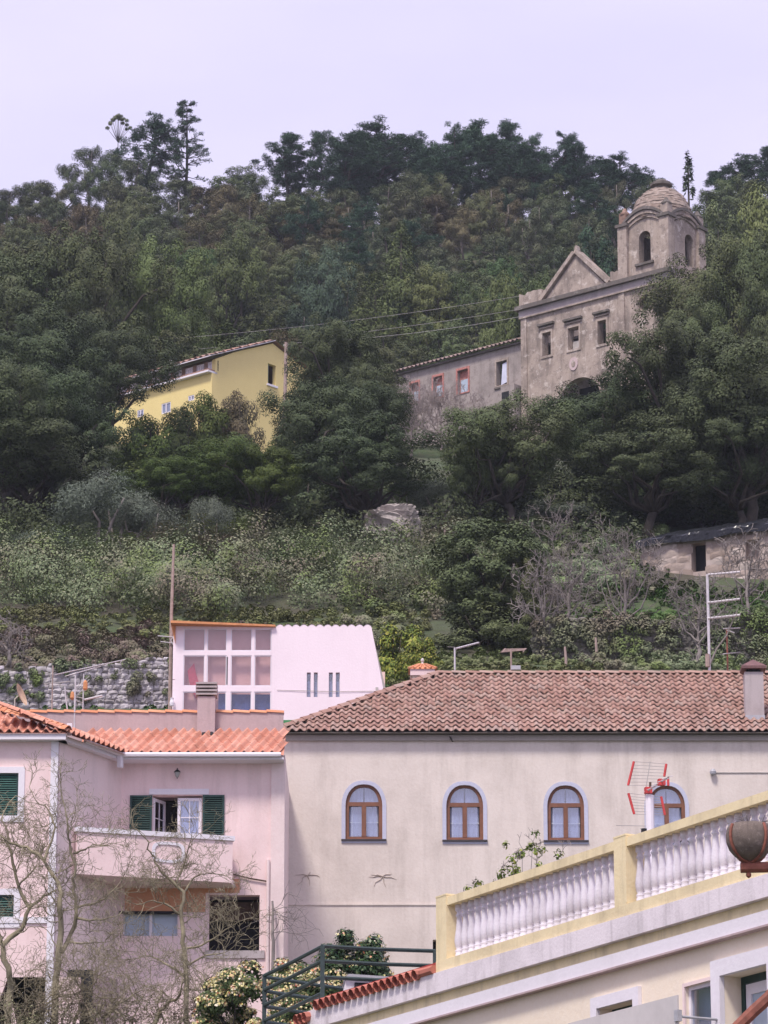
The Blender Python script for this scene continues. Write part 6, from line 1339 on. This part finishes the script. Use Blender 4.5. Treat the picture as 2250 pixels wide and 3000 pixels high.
# big dark oaks of the middle ground
def big(k, u, v, Y, w_, lab, leaf=None, nm='holm_oak'): return tree_px(BIG[k % 3], u, v, Y, w_, nm, lab, 'tree', None, leaf, ratio=1.2)
big(0, 230, 690, 262, 470, 'huge pale topped oak at the edge of the wooded slope', 'oak')
big(1, 30, 760, 255, 420, 'broad oak with pale crown beside the huge pale topped oak', 'oak')
big(2, 480, 720, 268, 260, 'yellowish oak next to the huge pale topped oak', 'mimosa')
tree_px(BIG[2], 290, 955, 226, 310, 'holm_oak', 'dark round oak overhanging the roof end of the yellow house')
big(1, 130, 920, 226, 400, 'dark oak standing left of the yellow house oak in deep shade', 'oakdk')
big(0, 30, 1080, 214, 430, 'dense oak above the olive at the foot of the slope')
big(1, 165, 1090, 212, 380, 'dark oak shading the green bank under the yellow house')
big(2, 90, 1240, 204, 420, 'lowest dark oak behind the grey leaved shrubs')
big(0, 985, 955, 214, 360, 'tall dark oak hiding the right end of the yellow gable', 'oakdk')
big(1, 950, 1110, 206, 340, 'dark oak skirt beneath the yellow gable')
big(2, 1070, 1130, 212, 250, 'dark oak between the yellow house and the bare pink twigs')
big(1, 1060, 1230, 200, 400, 'black shaded oak above the square boulder')
big(2, 1500, 1178, 204, 340, 'olive green oak in front of the church annex', 'oak')
big(0, 1400, 1265, 200, 260, 'smaller oak touching the oak before the annex', 'oak')
big(0, 1960, 960, 212, 480, 'very large dark holm oak hiding the church doorway')
big(1, 2180, 1000, 210, 480, 'large dark holm oak behind the tarpaulin shed')
big(2, 1765, 1115, 205, 360, 'dark holm oak leaning over the church porch arch')
big(1, 1900, 1230, 200, 420, 'shaded holm oak on the bank above the bare trees')
big(0, 2160, 1250, 198, 420, 'lowest holm oak right above the black tarpaulin')
big(2, 2080, 735, 254, 340, 'oak screening the lower bell tower', 'oak')
big(0, 2240, 700, 250, 330, 'oak beside the bell tower screen at the wood edge', 'oak')
big(1, 2040, 880, 246, 230, 'oak crown under the round church window', 'oak')
big(2, 640, 1305, 208, 300, 'green leafy tree on the bank below the yellow house', 'ivy')
big(0, 770, 1310, 204, 290, 'dark green tree beside the leafy bank tree', 'ivy')
big(1, 520, 1340, 202, 300, 'bushy green growth under the brown outhouse', 'ivy')
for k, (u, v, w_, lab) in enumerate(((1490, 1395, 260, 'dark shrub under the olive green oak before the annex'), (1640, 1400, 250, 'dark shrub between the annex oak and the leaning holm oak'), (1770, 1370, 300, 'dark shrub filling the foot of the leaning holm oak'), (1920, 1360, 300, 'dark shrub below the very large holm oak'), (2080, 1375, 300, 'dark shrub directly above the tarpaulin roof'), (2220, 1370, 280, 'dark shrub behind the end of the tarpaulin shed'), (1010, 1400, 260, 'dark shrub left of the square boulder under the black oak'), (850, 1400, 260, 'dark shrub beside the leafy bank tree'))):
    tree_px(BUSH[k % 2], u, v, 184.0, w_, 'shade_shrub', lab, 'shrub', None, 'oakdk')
# climber arch beside the yellow house, garden shrubs
for (k, u, v, Y, w_, lf, lab, nm) in ((0, 610, 1160, 229, 130, 'ivy', 'climbing shrub forming a leafy arch before the yellow wall', 'climbing_shrub'), (1, 695, 1158, 230, 125, 'russet', 'reddish climber top hanging beside the yellow gable', 'climbing_shrub'), (0, 540, 1185, 228, 125, 'mimosa', 'pale green shrub under the yellow house windows', 'garden_shrub'),
    (1, 430, 1225, 226, 160, 'ivy', 'dark shrub below the yellow long wall', 'garden_shrub'), (0, 830, 1270, 224, 130, 'oak', 'low shrub at the foot of the yellow gable', 'garden_shrub'), (1, 690, 1275, 222, 160, 'ivy', 'green hedge shrub below the leafy arch', 'garden_shrub')):
    tree_px(BUSH[k], u, v, Y, w_, nm, lab, 'shrub', None, lf, ratio=.85)
# olives and grey shrubs
for (k, u, v, Y, w_, lab) in ((0, 310, 1395, 169, 280, 'large grey olive tree at the foot of the dark oaks'), (1, 420, 1450, 169, 200, 'smaller olive beside the large grey olive'), (0, 620, 1460, 169.5, 130, 'little silver olive leaning by the dark bank'), (1, 130, 1560, 165, 250, 'grey spiky shrub above the bramble slope'),
    (1, 1290, 1415, 180, 190, 'silver olive just behind the square boulder'), (0, 1640, 1480, 178, 230, 'grey olive among the bare twigs near shed'), (0, 1180, 1430, 186, 150, 'green olive between boulder and shaded oak')):
    tree_px(OLV[k], u, v, Y, w_, 'olive_tree', lab, 'tree', None, 'ivy' if 'green olive' in lab else None)
# tree in front of the terraces, citrus tree
MIDT = make_proto('upright', 910, 6, 4.5, 42000, 'midtree', .10)
tree_px(MIDT, 1432, 1536, 147, 325, 'evergreen_tree', 'upright olive green evergreen standing alone above the beige roof', 'tree', None, None, 1.0)
tree_px(MIDT, 1545, 1640, 146, 120, 'evergreen_tree', 'narrow evergreen close beside the lone evergreen', 'tree', None, None, 3.0)
tree_px(BUSH[0], 1415, 1780, 146, 240, 'evergreen_bush', 'dense evergreen bush round the foot of the lone evergreen', 'shrub', None, 'midtree', 0.7); tree_px(BUSH[1], 1520, 1830, 145.5, 120, 'evergreen_bush', 'small evergreen bush between lone evergreen and pale bare tree', 'shrub', None, 'midtree', 1.9)
CIT = make_proto('bush', 920, 2.6, 3, 12000, 'citrus', .12)
tree_px(CIT, 1185, 1835, 134, 185, 'citrus_tree', 'yellow green citrus tree beside the conservatory house', 'tree', None, None, 0.5); tree_px(CIT, 1235, 1880, 133, 130, 'citrus_tree', 'smaller citrus tree near the ornamental chimney', 'tree', None, None, 2.5)

# bramble slope, dry bank, grass, hedge
def carpet(name, region, n, size, leaf, seed, kind='stuff', lump=(.5, 1.2), nl=60, zoff=0, avoid=((1045, 1240, 162, 180), (1255, 1610, 140, 152)), **kw):
    """clumps of leaves scattered on the slope inside a pixel region given as (u0,u1,Y0,Y1)"""
    rng = np.random.default_rng(seed); cl = []
    for k in range(n):
        Y = rng.uniform(region[2], region[3]); u = rng.uniform(region[0], region[1]); x = (u - 1125) / F * (Y * CP + 40 * SP)
        if avoid and any(a0 < u < a1 and b0 < Y < b1 for a0, a1, b0, b1 in avoid): continue
        r = rng.uniform(*lump) * rng.uniform(.6, 1.2)
        c_ = np.array([x, Y, T(x, Y) + zoff]); hh = r * rng.uniform(.6, 1.15)
        for j in range(max(3, int(6 * r))):
            d = unit(1, rng)[0]; d[2] = abs(d[2]); q = rng.uniform(.28, .5) * r; cl.append((c_ + d * np.array([r * .85, r * .85, hh]), (q, q, q * .8)))
    V, Q = clump_leaves(cl, n * nl, size, .65, rng, **kw); o = link(name, fast_mesh(name, V, Q, LEAF[leaf])); setp(o, kind=kind); return o
setp(carpet('bramble_thicket', (-400, 1450, 154.5, 166), 160, .11, 'bramble', 31, lump=(.7, 2.3), nl=1050), label='tangled green bramble thicket covering the slope', category='brambles')
setp(carpet('bramble_fringe', (-60, 1950, 165.5, 170), 130, .10, 'bramble', 32, lump=(.25, .6), nl=260), label='leafy bramble fringe along the top of the slope', category='brambles')
setp(carpet('dry_bramble', (-60, 900, 138.5, 149), 240, .09, 'dry', 33, lump=(.35, .8), nl=380), label='brownish dry scrub above the rubble retaining wall', category='scrub')
setp(carpet('boulder_ivy', (1030, 1250, 160, 174), 70, .09, 'bramble', 43, lump=(.2, .45), nl=200, avoid=None), label='low ivy in front of the square boulder', category='ivy')
setp(carpet('grass_strip', (-60, 1260, 147.5, 154.5), 380, .085, 'strip', 41, lump=(.2, .55), nl=200), label='pale grassy strip between brambles and dry scrub', category='grass')
setp(carpet('mixed_scrub', (1000, 1900, 144, 160), 190, .10, 'bramble', 34, lump=(.3, .8), nl=260, avoid=((1230, 1620, 140, 153),)), label='mixed scrub round the bare trees', category='scrub')
setp(carpet('green_bank', (1640, 2330, 146, 169), 800, .09, 'grass', 35, lump=(.15, .42), nl=120, avoid=((1990, 2330, 161, 170),)), label='bright green grassy bank below the stone shed', category='grass')
setp(carpet('bank_scrub', (1430, 1960, 158, 182), 190, .11, 'bramble', 40, lump=(.3, .9), nl=260, avoid=((1045, 1240, 162, 180), (1880, 2330, 159, 170))), label='leafy scrub on the bank beside the stone shed', category='scrub')
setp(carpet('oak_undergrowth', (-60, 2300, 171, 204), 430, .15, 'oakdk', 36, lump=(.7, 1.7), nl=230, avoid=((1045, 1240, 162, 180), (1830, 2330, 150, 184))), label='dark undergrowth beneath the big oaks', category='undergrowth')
setp(carpet('garden_bank', (330, 900, 206, 226), 110, .2, 'ivy', 37, lump=(.6, 1.2), nl=150), label='green garden bank below the yellow house', category='undergrowth')
setp(carpet('terrace_grass', (1120, 1760, 122, 134), 260, .08, 'strip', 42, lump=(.12, .3), nl=110), label='short grass on the terrace behind the beige roof', category='grass')
setp(carpet('orchard_grass', (1120, 1720, 134, 147), 420, .08, 'strip', 44, lump=(.12, .34), nl=110, avoid=None), label='rough grass under the lone evergreen', category='grass')
setp(carpet('terrace_weeds', (-60, 1150, 124, 133.5), 60, .1, 'grass', 39, lump=(.15, .35), nl=90), label='weeds on the ground behind the roofs', category='weeds')
hd = carpet('clipped_hedge', (1690, 2300, 132.5, 134.5), 130, .085, 'bramble', 38, lump=(.4, .6), nl=300, zoff=.15); setp(hd, label='low leafy hedge along the terrace behind the beige roof', category='hedge')
# weeds in the rubble wall
rng = np.random.default_rng(50); cl = []
for k in range(70): 
    a = rng.uniform(0, sW); cl.append((fw.W(a, zW0 + (wtop(a) - zW0) * rng.uniform(.25, 1.0) ** .6, -.12), rng.uniform(.08, .28)))
V, Q = clump_leaves(cl, 9000, .08, .7, rng); setp(link('wall_weeds', fast_mesh('wall_weeds', V, Q, LEAF['bramble'])), kind='stuff', label='weeds growing from the rubble retaining wall', category='weeds')
cl = []
for k in range(230):
    a = rng.uniform(0, sW2); cl.append((fw2.W(a, z20 + (wtop2(a) - z20) * rng.uniform(.1, 1.05), -.15), rng.uniform(.12, .4)))
V, Q = clump_leaves(cl, 30000, .09, .7, rng); setp(link('terrace_wall_weeds', fast_mesh('terrace_wall_weeds', V, Q, LEAF['bramble'])), kind='stuff', label='moss and creepers on the dark terrace wall', category='weeds')

# ------------------------------------------------------------------ bare trees
class Bare:
    rmin = .004
    def __init__(s, seed): s.q = random.Random(seed); s.rng = np.random.default_rng(seed); s.mb = MB(); s.n = 0
    def limb(s, pts, r0, r1, sides=6):
        pts = np.array(pts, float); t = np.linspace(0, len(pts) - 1, (len(pts) - 1) * 3 + 1); P3 = np.stack([np.interp(t, np.arange(len(pts)), pts[:, i]) for i in range(3)], 1)
        P3[1:-1] += s.rng.normal(size=P3[1:-1].shape) * r0 * .35; s.mb.tube(P3, np.linspace(r0, r1, len(P3)), sides, cap=False); return P3
    def sprout(s, p, d, L, r, lev, gnarl=.35, up=.12, kids=(2, 3), ang=(.5, 1.1), shrink=.72):
        d = d / (np.linalg.norm(d) + 1e-9); k = 4 if lev > 1 else 3; pts = [p]
        for i in range(k):
            d = d + s.rng.normal(size=3) * gnarl + np.array([0, 0, up]); d /= np.linalg.norm(d); pts.append(pts[-1] + d * L / k)
        r = max(r, s.rmin); s.mb.tube(pts, np.linspace(r, max(r * .6, s.rmin), k + 1), 5 if lev > 2 else 4 if lev > 1 else 3, cap=False); s.n += 1
        if lev <= 0: return
        for i in range(s.q.randint(*kids)):
            t = s.q.uniform(.35, 1.0) if i else 1.0; j = min(k - 1, int(t * k)); b = pts[j] + (pts[j + 1] - pts[j]) * (t * k - j if t < 1 else 1.0)
            ax = unit(1, s.rng)[0]; ax -= d * (ax @ d); ax /= np.linalg.norm(ax); a = s.q.uniform(*ang); nd = d * math.cos(a) + ax * math.sin(a)
            s.sprout(b, nd, L * shrink * s.q.uniform(.8, 1.15), r * .62, lev - 1, gnarl, up, kids, ang, shrink)
def bare_px(name, label, limbs, Y, base, seed, mat, lev, tw, tr, group=None, gnarl=.35, up=.12, dens=1.6, kids=(2, 3), depth=.8, thin=1.0):
    B = Bare(seed); B.rmin = 1.0 / pxm(base[0], base[1], Y) * thin; base = limbs[0][0][0]; b0 = P(base[0], base[1], Y); gz = T(b0[0], Y); o = thing(name, (b0[0], Y, gz), label, 'tree', group)
    B.limb([(b0[0], Y, gz - .3), b0], limbs[0][1] * 1.15, limbs[0][1], 7)
    for (px, r0, r1) in limbs:
        dy = np.cumsum([0] + [B.q.uniform(-depth, depth) * .35 for _ in px[1:]]); pts = [P(u, v, Y + e) for (u, v), e in zip(px, dy)]; Q3 = B.limb(pts, r0, r1); L = np.linalg.norm(np.diff(Q3, axis=0), axis=1).sum()
        nsp = int(L * dens) + 1
        for k in range(nsp):
            t = (B.q.random() ** .7) * (len(Q3) - 1.01); i = int(t); p = Q3[i] + (Q3[i + 1] - Q3[i]) * (t - i); d = Q3[i + 1] - Q3[i]; d /= np.linalg.norm(d); ax = unit(1, B.rng)[0]; ax[1] *= depth
            rr = (r0 + (r1 - r0) * t / len(Q3)) * .5; B.sprout(p, d * .5 + ax, tw * B.q.uniform(.6, 1.2), max(tr, rr * .55), lev, gnarl, up, kids)
        B.sprout(Q3[-1], Q3[-1] - Q3[-2], tw, r1, lev, gnarl, up, kids)
    B.mb.build('branches', mat, o, True); return o, B
FG = 'bare lichen covered trees before the pink house'
figA = [([(163, 2866), (173, 2821), (175, 2731), (178, 2634), (169, 2586), (130, 2519), (81, 2477), (30, 2470)], .085, .03), ([(130, 2519), (148, 2465), (163, 2422), (139, 2371), (105, 2345)], .04, .012),
        ([(181, 2791), (211, 2731), (226, 2670), (217, 2610), (223, 2560), (211, 2486), (196, 2430), (180, 2330)], .06, .016), ([(226, 2690), (262, 2695), (301, 2692), (350, 2680)], .035, .012), ([(226, 2660), (265, 2650), (310, 2630), (340, 2600)], .035, .012), ([(200, 2760), (240, 2765), (275, 2762), (320, 2758)], .03, .01), ([(215, 2500), (250, 2490), (270, 2475), (310, 2475)], .028, .01)]
bare_px('bare_fig_tree', 'bare gnarled tree with forked lichen covered trunk before the pink wing corner', figA, 92.0, (160, 2885), 71, M['fig'], 4, .55, .011, FG, .22, .05, 4.2, thin=.5)
figB = [([(30, 2900), (24, 2836), (6, 2767), (66, 2722), (84, 2661), (54, 2595), (40, 2530), (20, 2440), (10, 2380)], .085, .016), ([(84, 2661), (130, 2625), (160, 2610)], .045, .016), ([(6, 2767), (-20, 2700), (-40, 2600)], .06, .02), ([(54, 2595), (90, 2560), (110, 2530)], .03, .01)]
bare_px('bare_fig_tree', 'bare crooked tree with elbowed limb before the green lower shutter', figB, 93.0, (32, 2930), 72, M['fig'], 4, .55, .011, FG, .22, .05, 4.2, thin=.5)
figC = [([(545, 2990), (543, 2801), (537, 2741), (530, 2681), (537, 2617), (507, 2584), (477, 2560), (455, 2530), (441, 2497), (425, 2455)], .07, .014), ([(537, 2617), (560, 2580), (585, 2560), (620, 2560)], .03, .01), ([(517, 2585), (535, 2540), (549, 2497), (556, 2470)], .03, .01), ([(530, 2681), (490, 2650), (450, 2640), (400, 2650)], .032, .01), ([(540, 2780), (590, 2770), (640, 2740), (700, 2700)], .032, .01), ([(541, 2860), (500, 2830), (440, 2800), (380, 2810)], .035, .01), ([(541, 2830), (600, 2800), (660, 2790)], .03, .01)]
bare_px('bare_fig_tree', 'bare many twigged tree in front of the pink house balcony', figC, 95.0, (545, 2995), 73, M['fig'], 4, .55, .010, FG, .22, .05, 4.2, thin=.5)
figD = [([(430, 3050), (470, 2960), (500, 2930), (520, 2925)], .06, .03), ([(300, 3050), (310, 2980), (360, 2930), (420, 2900)], .05, .012), ([(90, 3050), (100, 2960), (170, 2920), (250, 2900)], .05, .012), ([(200, 3050), (230, 2960), (240, 2900), (220, 2870)], .05, .014), ([(640, 3050), (650, 2960), (620, 2900), (590, 2850)], .045, .012)] + [([(u, 3060), (u + d, 2990), (u - d, 2940), (u + 2 * d, 2890)], .03, .008) for u, d in ((20, 14), (70, -12), (140, 18), (190, -10), (260, 12), (290, -20), (350, 16), (400, -14), (470, 10), (600, -16), (680, 12))]
o, B = bare_px('bare_thicket', 'tangled low bare twigs along the dark garage openings', figD, 90.0, (300, 3060), 74, M['fig'], 4, .6, .010, FG, .26, .03, 4.2, thin=.55)
rng = np.random.default_rng(77); cl = [(P(rng.uniform(-20, 700), 2935 + 90 * rng.random() ** .7, 89.5 + rng.uniform(-.6, .6)), rng.uniform(.12, .34)) for _ in range(90)]
V, Q = clump_leaves(cl, 5000, .07, .4, rng, shell=.1, rnd_=.6); link('foliage', fast_mesh('foliage', V - org(o), Q, LEAF['dry']), o)
GB = 'pale bare trees on the terraces'
def fan(u, vb, vt, w_, n, seed, spread=.9):
    q = random.Random(seed); L = [([(u, vb), (u + 3, vb - (vb - vt) * .2), (u + 1, vb - (vb - vt) * .42), (u, vb - (vb - vt) * .6)], .10, .05)]
    for k in range(n):
        t = (k + .5) / n * 2 - 1; f = q.uniform(.25, .6); sv = vb - (vb - vt) * f
        L.append(([(u + 1, sv), (u + w_ * t * .25, sv - (vb - vt) * .12), (u + w_ * t * .42 + q.uniform(-8, 8), vt + (vb - vt) * (.12 + .2 * abs(t)) + q.uniform(-10, 10))], .045, .012))
    return L
bare_px('bare_tree', 'pale grey bare tree with upright fan of branches before the green bank', fan(1832, 1925, 1600, 210, 9, 1), 145.0, (1832, 1930), 81, M['greybark'], 3, .8, .009, GB, .2, .1, 1.2, thin=.7)
bare_px('bare_tree', 'pale bare tree leaning behind the lone evergreen', fan(1665, 1930, 1630, 170, 8, 2), 149.0, (1655, 1935), 82, M['greybark'], 3, .8, .008, GB, .2, .12, 1.0, thin=.6)
bare_px('bare_tree', 'thin bare tree behind the tall roof aerial', fan(2045, 1960, 1720, 170, 7, 3), 136.0, (2050, 1965), 83, M['greybark'], 3, .6, .008, GB, .3, .05, 1.4)
bare_px('bare_tree', 'slim bare tree in front of the stone shed window', fan(2190, 1900, 1590, 160, 6, 6), 147.0, (2190, 1905), 87, M['greybark'], 3, .7, .008, GB, .25, .1, 1.3)
bare_px('bare_tree', 'bare tree between evergreen and terrace wall', fan(1590, 1900, 1690, 150, 6, 7), 143.0, (1592, 1905), 88, M['greybark'], 3, .7, .008, GB, .3, .08, 1.4)
bare_px('bare_tree', 'pinkish bare twiggy tree below the red framed annex windows', fan(1290, 1330, 1165, 230, 10, 4), 262.0, (1285, 1330), 84, simple('pinkish_twigs', (.34, .28, .265), .9, .2, 1), 4, .9, .018, GB, .2, .12, 1.6, thin=.5)
bare_px('bare_tree', 'leaning bare tree above the shaded oak near annex', fan(1205, 1330, 1180, 150, 8, 5), 258.0, (1215, 1335), 85, simple('pinkish_twigs', (.30, .25, .24), .9, .2, 1), 4, .9, .018, GB, .2, .12, 1.5, thin=.5)
bare_px('bare_tree', 'grey bare tree beside the silver olive near shed', fan(1620, 1650, 1530, 140, 7, 9), 174.0, (1610, 1645), 86, M['greybark'], 3, .7, .010, GB, .25, .1, 1.0, thin=.6)
bare_px('bare_tree', 'small bare tree at the end of the rubble retaining wall', fan(25, 1960, 1850, 130, 6, 8), 138.5, (25, 1965), 89, M['greybark'], 3, .5, .008, GB, .35, .05, 1.6)
# old creeper stem at the corner of the pink house
b = Bare(90); e0_ = P(800, 2760, 106.6); o = thing('creeper', (e0_[0], 106.6, T(e0_[0], 106.6)), 'bare woody creeper at the pink house corner beside beige wall', 'plant')
b.limb([(e0_[0], 106.5, T(e0_[0], 106.5) - .2), P(797, 2760, 106.6), P(800, 2700, 106.7), P(798, 2640, 106.8)], .06, .03)
for k in range(9): b.sprout(P(798 + b.q.uniform(-6, 6), b.q.uniform(2650, 2800), 106.5), np.array([b.q.uniform(-.4, 1), -.3, b.q.uniform(-.2, .6)]), .7, .012, 2, .3, -.02)
b.mb.build('stems', M['greybark'], o, True)

# ------------------------------------------------------------------ flowering shrubs and balcony plant
def flower_bush(name, label, u, vt, Y, wpx, hbase, seed, nl, nfl, leaf='camellia'):
    rng = np.random.default_rng(seed); t = P(u, vt, Y); g = T(t[0], Y); H = t[2] - g; W_ = wpx / pxm(u, vt, Y); o = thing(name, (t[0], Y, g), label, 'shrub', None); cl = []; tb_ = MB()
    for k in range(90):
        d = unit(1, rng)[0]; d[2] = abs(d[2]); d = np.sign(d) * np.abs(d) ** .6; rr = rng.uniform(.14, .32); q = np.array([t[0], Y, g]) + np.array([d[0] * W_ * .45, d[1] * W_ * .35, (H - rr) * (.45 + .55 * d[2] * rng.uniform(.7, 1))]); cl.append((q, rr))
    for k in range(8): tb_.tube(bend((t[0], Y, g - .2), cl[k * 7][0], rng, 5, .06), np.linspace(.05, .012, 5), 5)
    tb_.build('stems', M['bark'], o); V, Q = clump_leaves(cl, nl, .10, .55, rng, shell=.3); link('foliage', fast_mesh('foliage', V - org(o), Q, LEAF[leaf]), o)
    c = np.array([k[0] for k in cl]); r = np.array([k[1] for k in cl]); idx = rng.integers(0, len(c), nfl); d = unit(nfl, rng); d[:, 1] = -abs(d[:, 1]); d[:, 2] = np.abs(d[:, 2]) * .8 - .1; pos = c[idx] + d * (r[idx] * 1.08)[:, None]
    Vs, Qs = [], []; n = 0
    for j in range(3):
        V, Q = leaf_arrays(pos + rng.normal(size=pos.shape) * .012, d + rng.normal(size=d.shape) * .6, .05, .9, rng); Vs.append(V); Qs.append(Q + n); n += len(V)
    f_ = link('blossom', fast_mesh('blossom', np.concatenate(Vs) - org(o), np.concatenate(Qs), LEAF['flower']), o); f_['kind'] = 'stuff'
flower_bush('flowering_shrub', 'large shrub full of pale yellow and pink blossom by the bare trees', 790, 2795, 86.0, 420, 0, 61, 20000, 5000, 'bright')
flower_bush('camellia_shrub', 'dark glossy shrub with few pale flowers against beige wall', 1030, 2690, 89.0, 220, 0, 62, 15000, 420)
flower_bush('flowering_shrub', 'low blossoming shrub right behind the green railing', 960, 2830, 84.0, 340, 0, 63, 15000, 2600, 'bright')
flower_bush('leafy_shrub', 'small plain green shrub between railing and cream building', 1190, 2850, 80.0, 190, 0, 64, 6000, 0 + 1, 'grass')
# plant on the terrace behind the balustrade
yt_ = 61.5; g0_ = P(1530, 2560, yt_); o = thing('potted_bush', (g0_[0], yt_, zBb + .02), 'wispy yellow green bush behind the white balustrade', 'plant'); B = Bare(93); cl = []
for (u, v) in ((1470, 2560), (1500, 2520), (1530, 2500), (1575, 2495), (1580, 2540), (1560, 2480), (1640, 2505), (1400, 2595), (1510, 2555)):
    p_ = P(u, v, yt_ + B.q.uniform(-.3, .3)); Q3 = B.limb([(g0_[0], yt_, zBb), (np.array([g0_[0], yt_, zBb + .4]) + p_) / 2, p_], .012, .004, 4); B.sprout(Q3[-1], Q3[-1] - Q3[-3], .16, .004, 2, .3, .1); cl.append((p_, .10))
    for k in range(2): cl.append((p_ + B.rng.normal(size=3) * .12, .07))
B.mb.build('stems', M['greybark'], o); V, Q = clump_leaves(cl, 900, .06, .5, B.rng, shell=.1); link('foliage', fast_mesh('foliage', V - org(o), Q, LEAF['citrus']), o)
MB().lathe((g0_[0], yt_, zBb + .02), [(.18, 0), (.26, .4), (.28, .42), (.26, .45)], 14).build('pot', M['tilered'], o)
# fence posts in the brambles
for (u, v0, v1, Y, lab) in ((885, 1572, 1610, 173, 'short pale fence post in the brambles under the dark trees'), (995, 1575, 1600, 174, 'short pale fence post in the brambles left of the boulder'), (1302, 1548, 1600, 172, 'leaning pale post beside the lone evergreen'), (1655, 1895, 1960, 131, 'weathered stake near the hedge end'), (1745, 1868, 1940, 133, 'tall thin stake by the hedge')):
    t_ = P(u, v0, Y); g = T(t_[0], Y); o = MB().tube([(t_[0], Y, g - .1), (t_[0] + .03, Y, (g + t_[2]) / 2), t_], [.05, .05, .04], 6).build('fence_post', M['polewood']); setp(o, label=lab, category='post')

# ------------------------------------------------------------------ haze
hz_ = bpy.data.materials.new('thin_haze'); hz_.use_nodes = True; t = hz_.node_tree; t.nodes.clear(); oo = N(t, 'ShaderNodeOutputMaterial'); vv = N(t, 'ShaderNodeVolumePrincipled')
vv.inputs['Color'].default_value = (.80, .87, 1.0, 1); vv.inputs['Density'].default_value = .00014; vv.inputs['Anisotropy'].default_value = .2
t.links.new(vv.outputs[0], oo.inputs['Volume'])
HAZE = True
if HAZE:
    o = MB().box(WORLD, -1210, 1210, -14, 185, -310, 1510).build('haze', hz_); setp(o, kind='stuff')
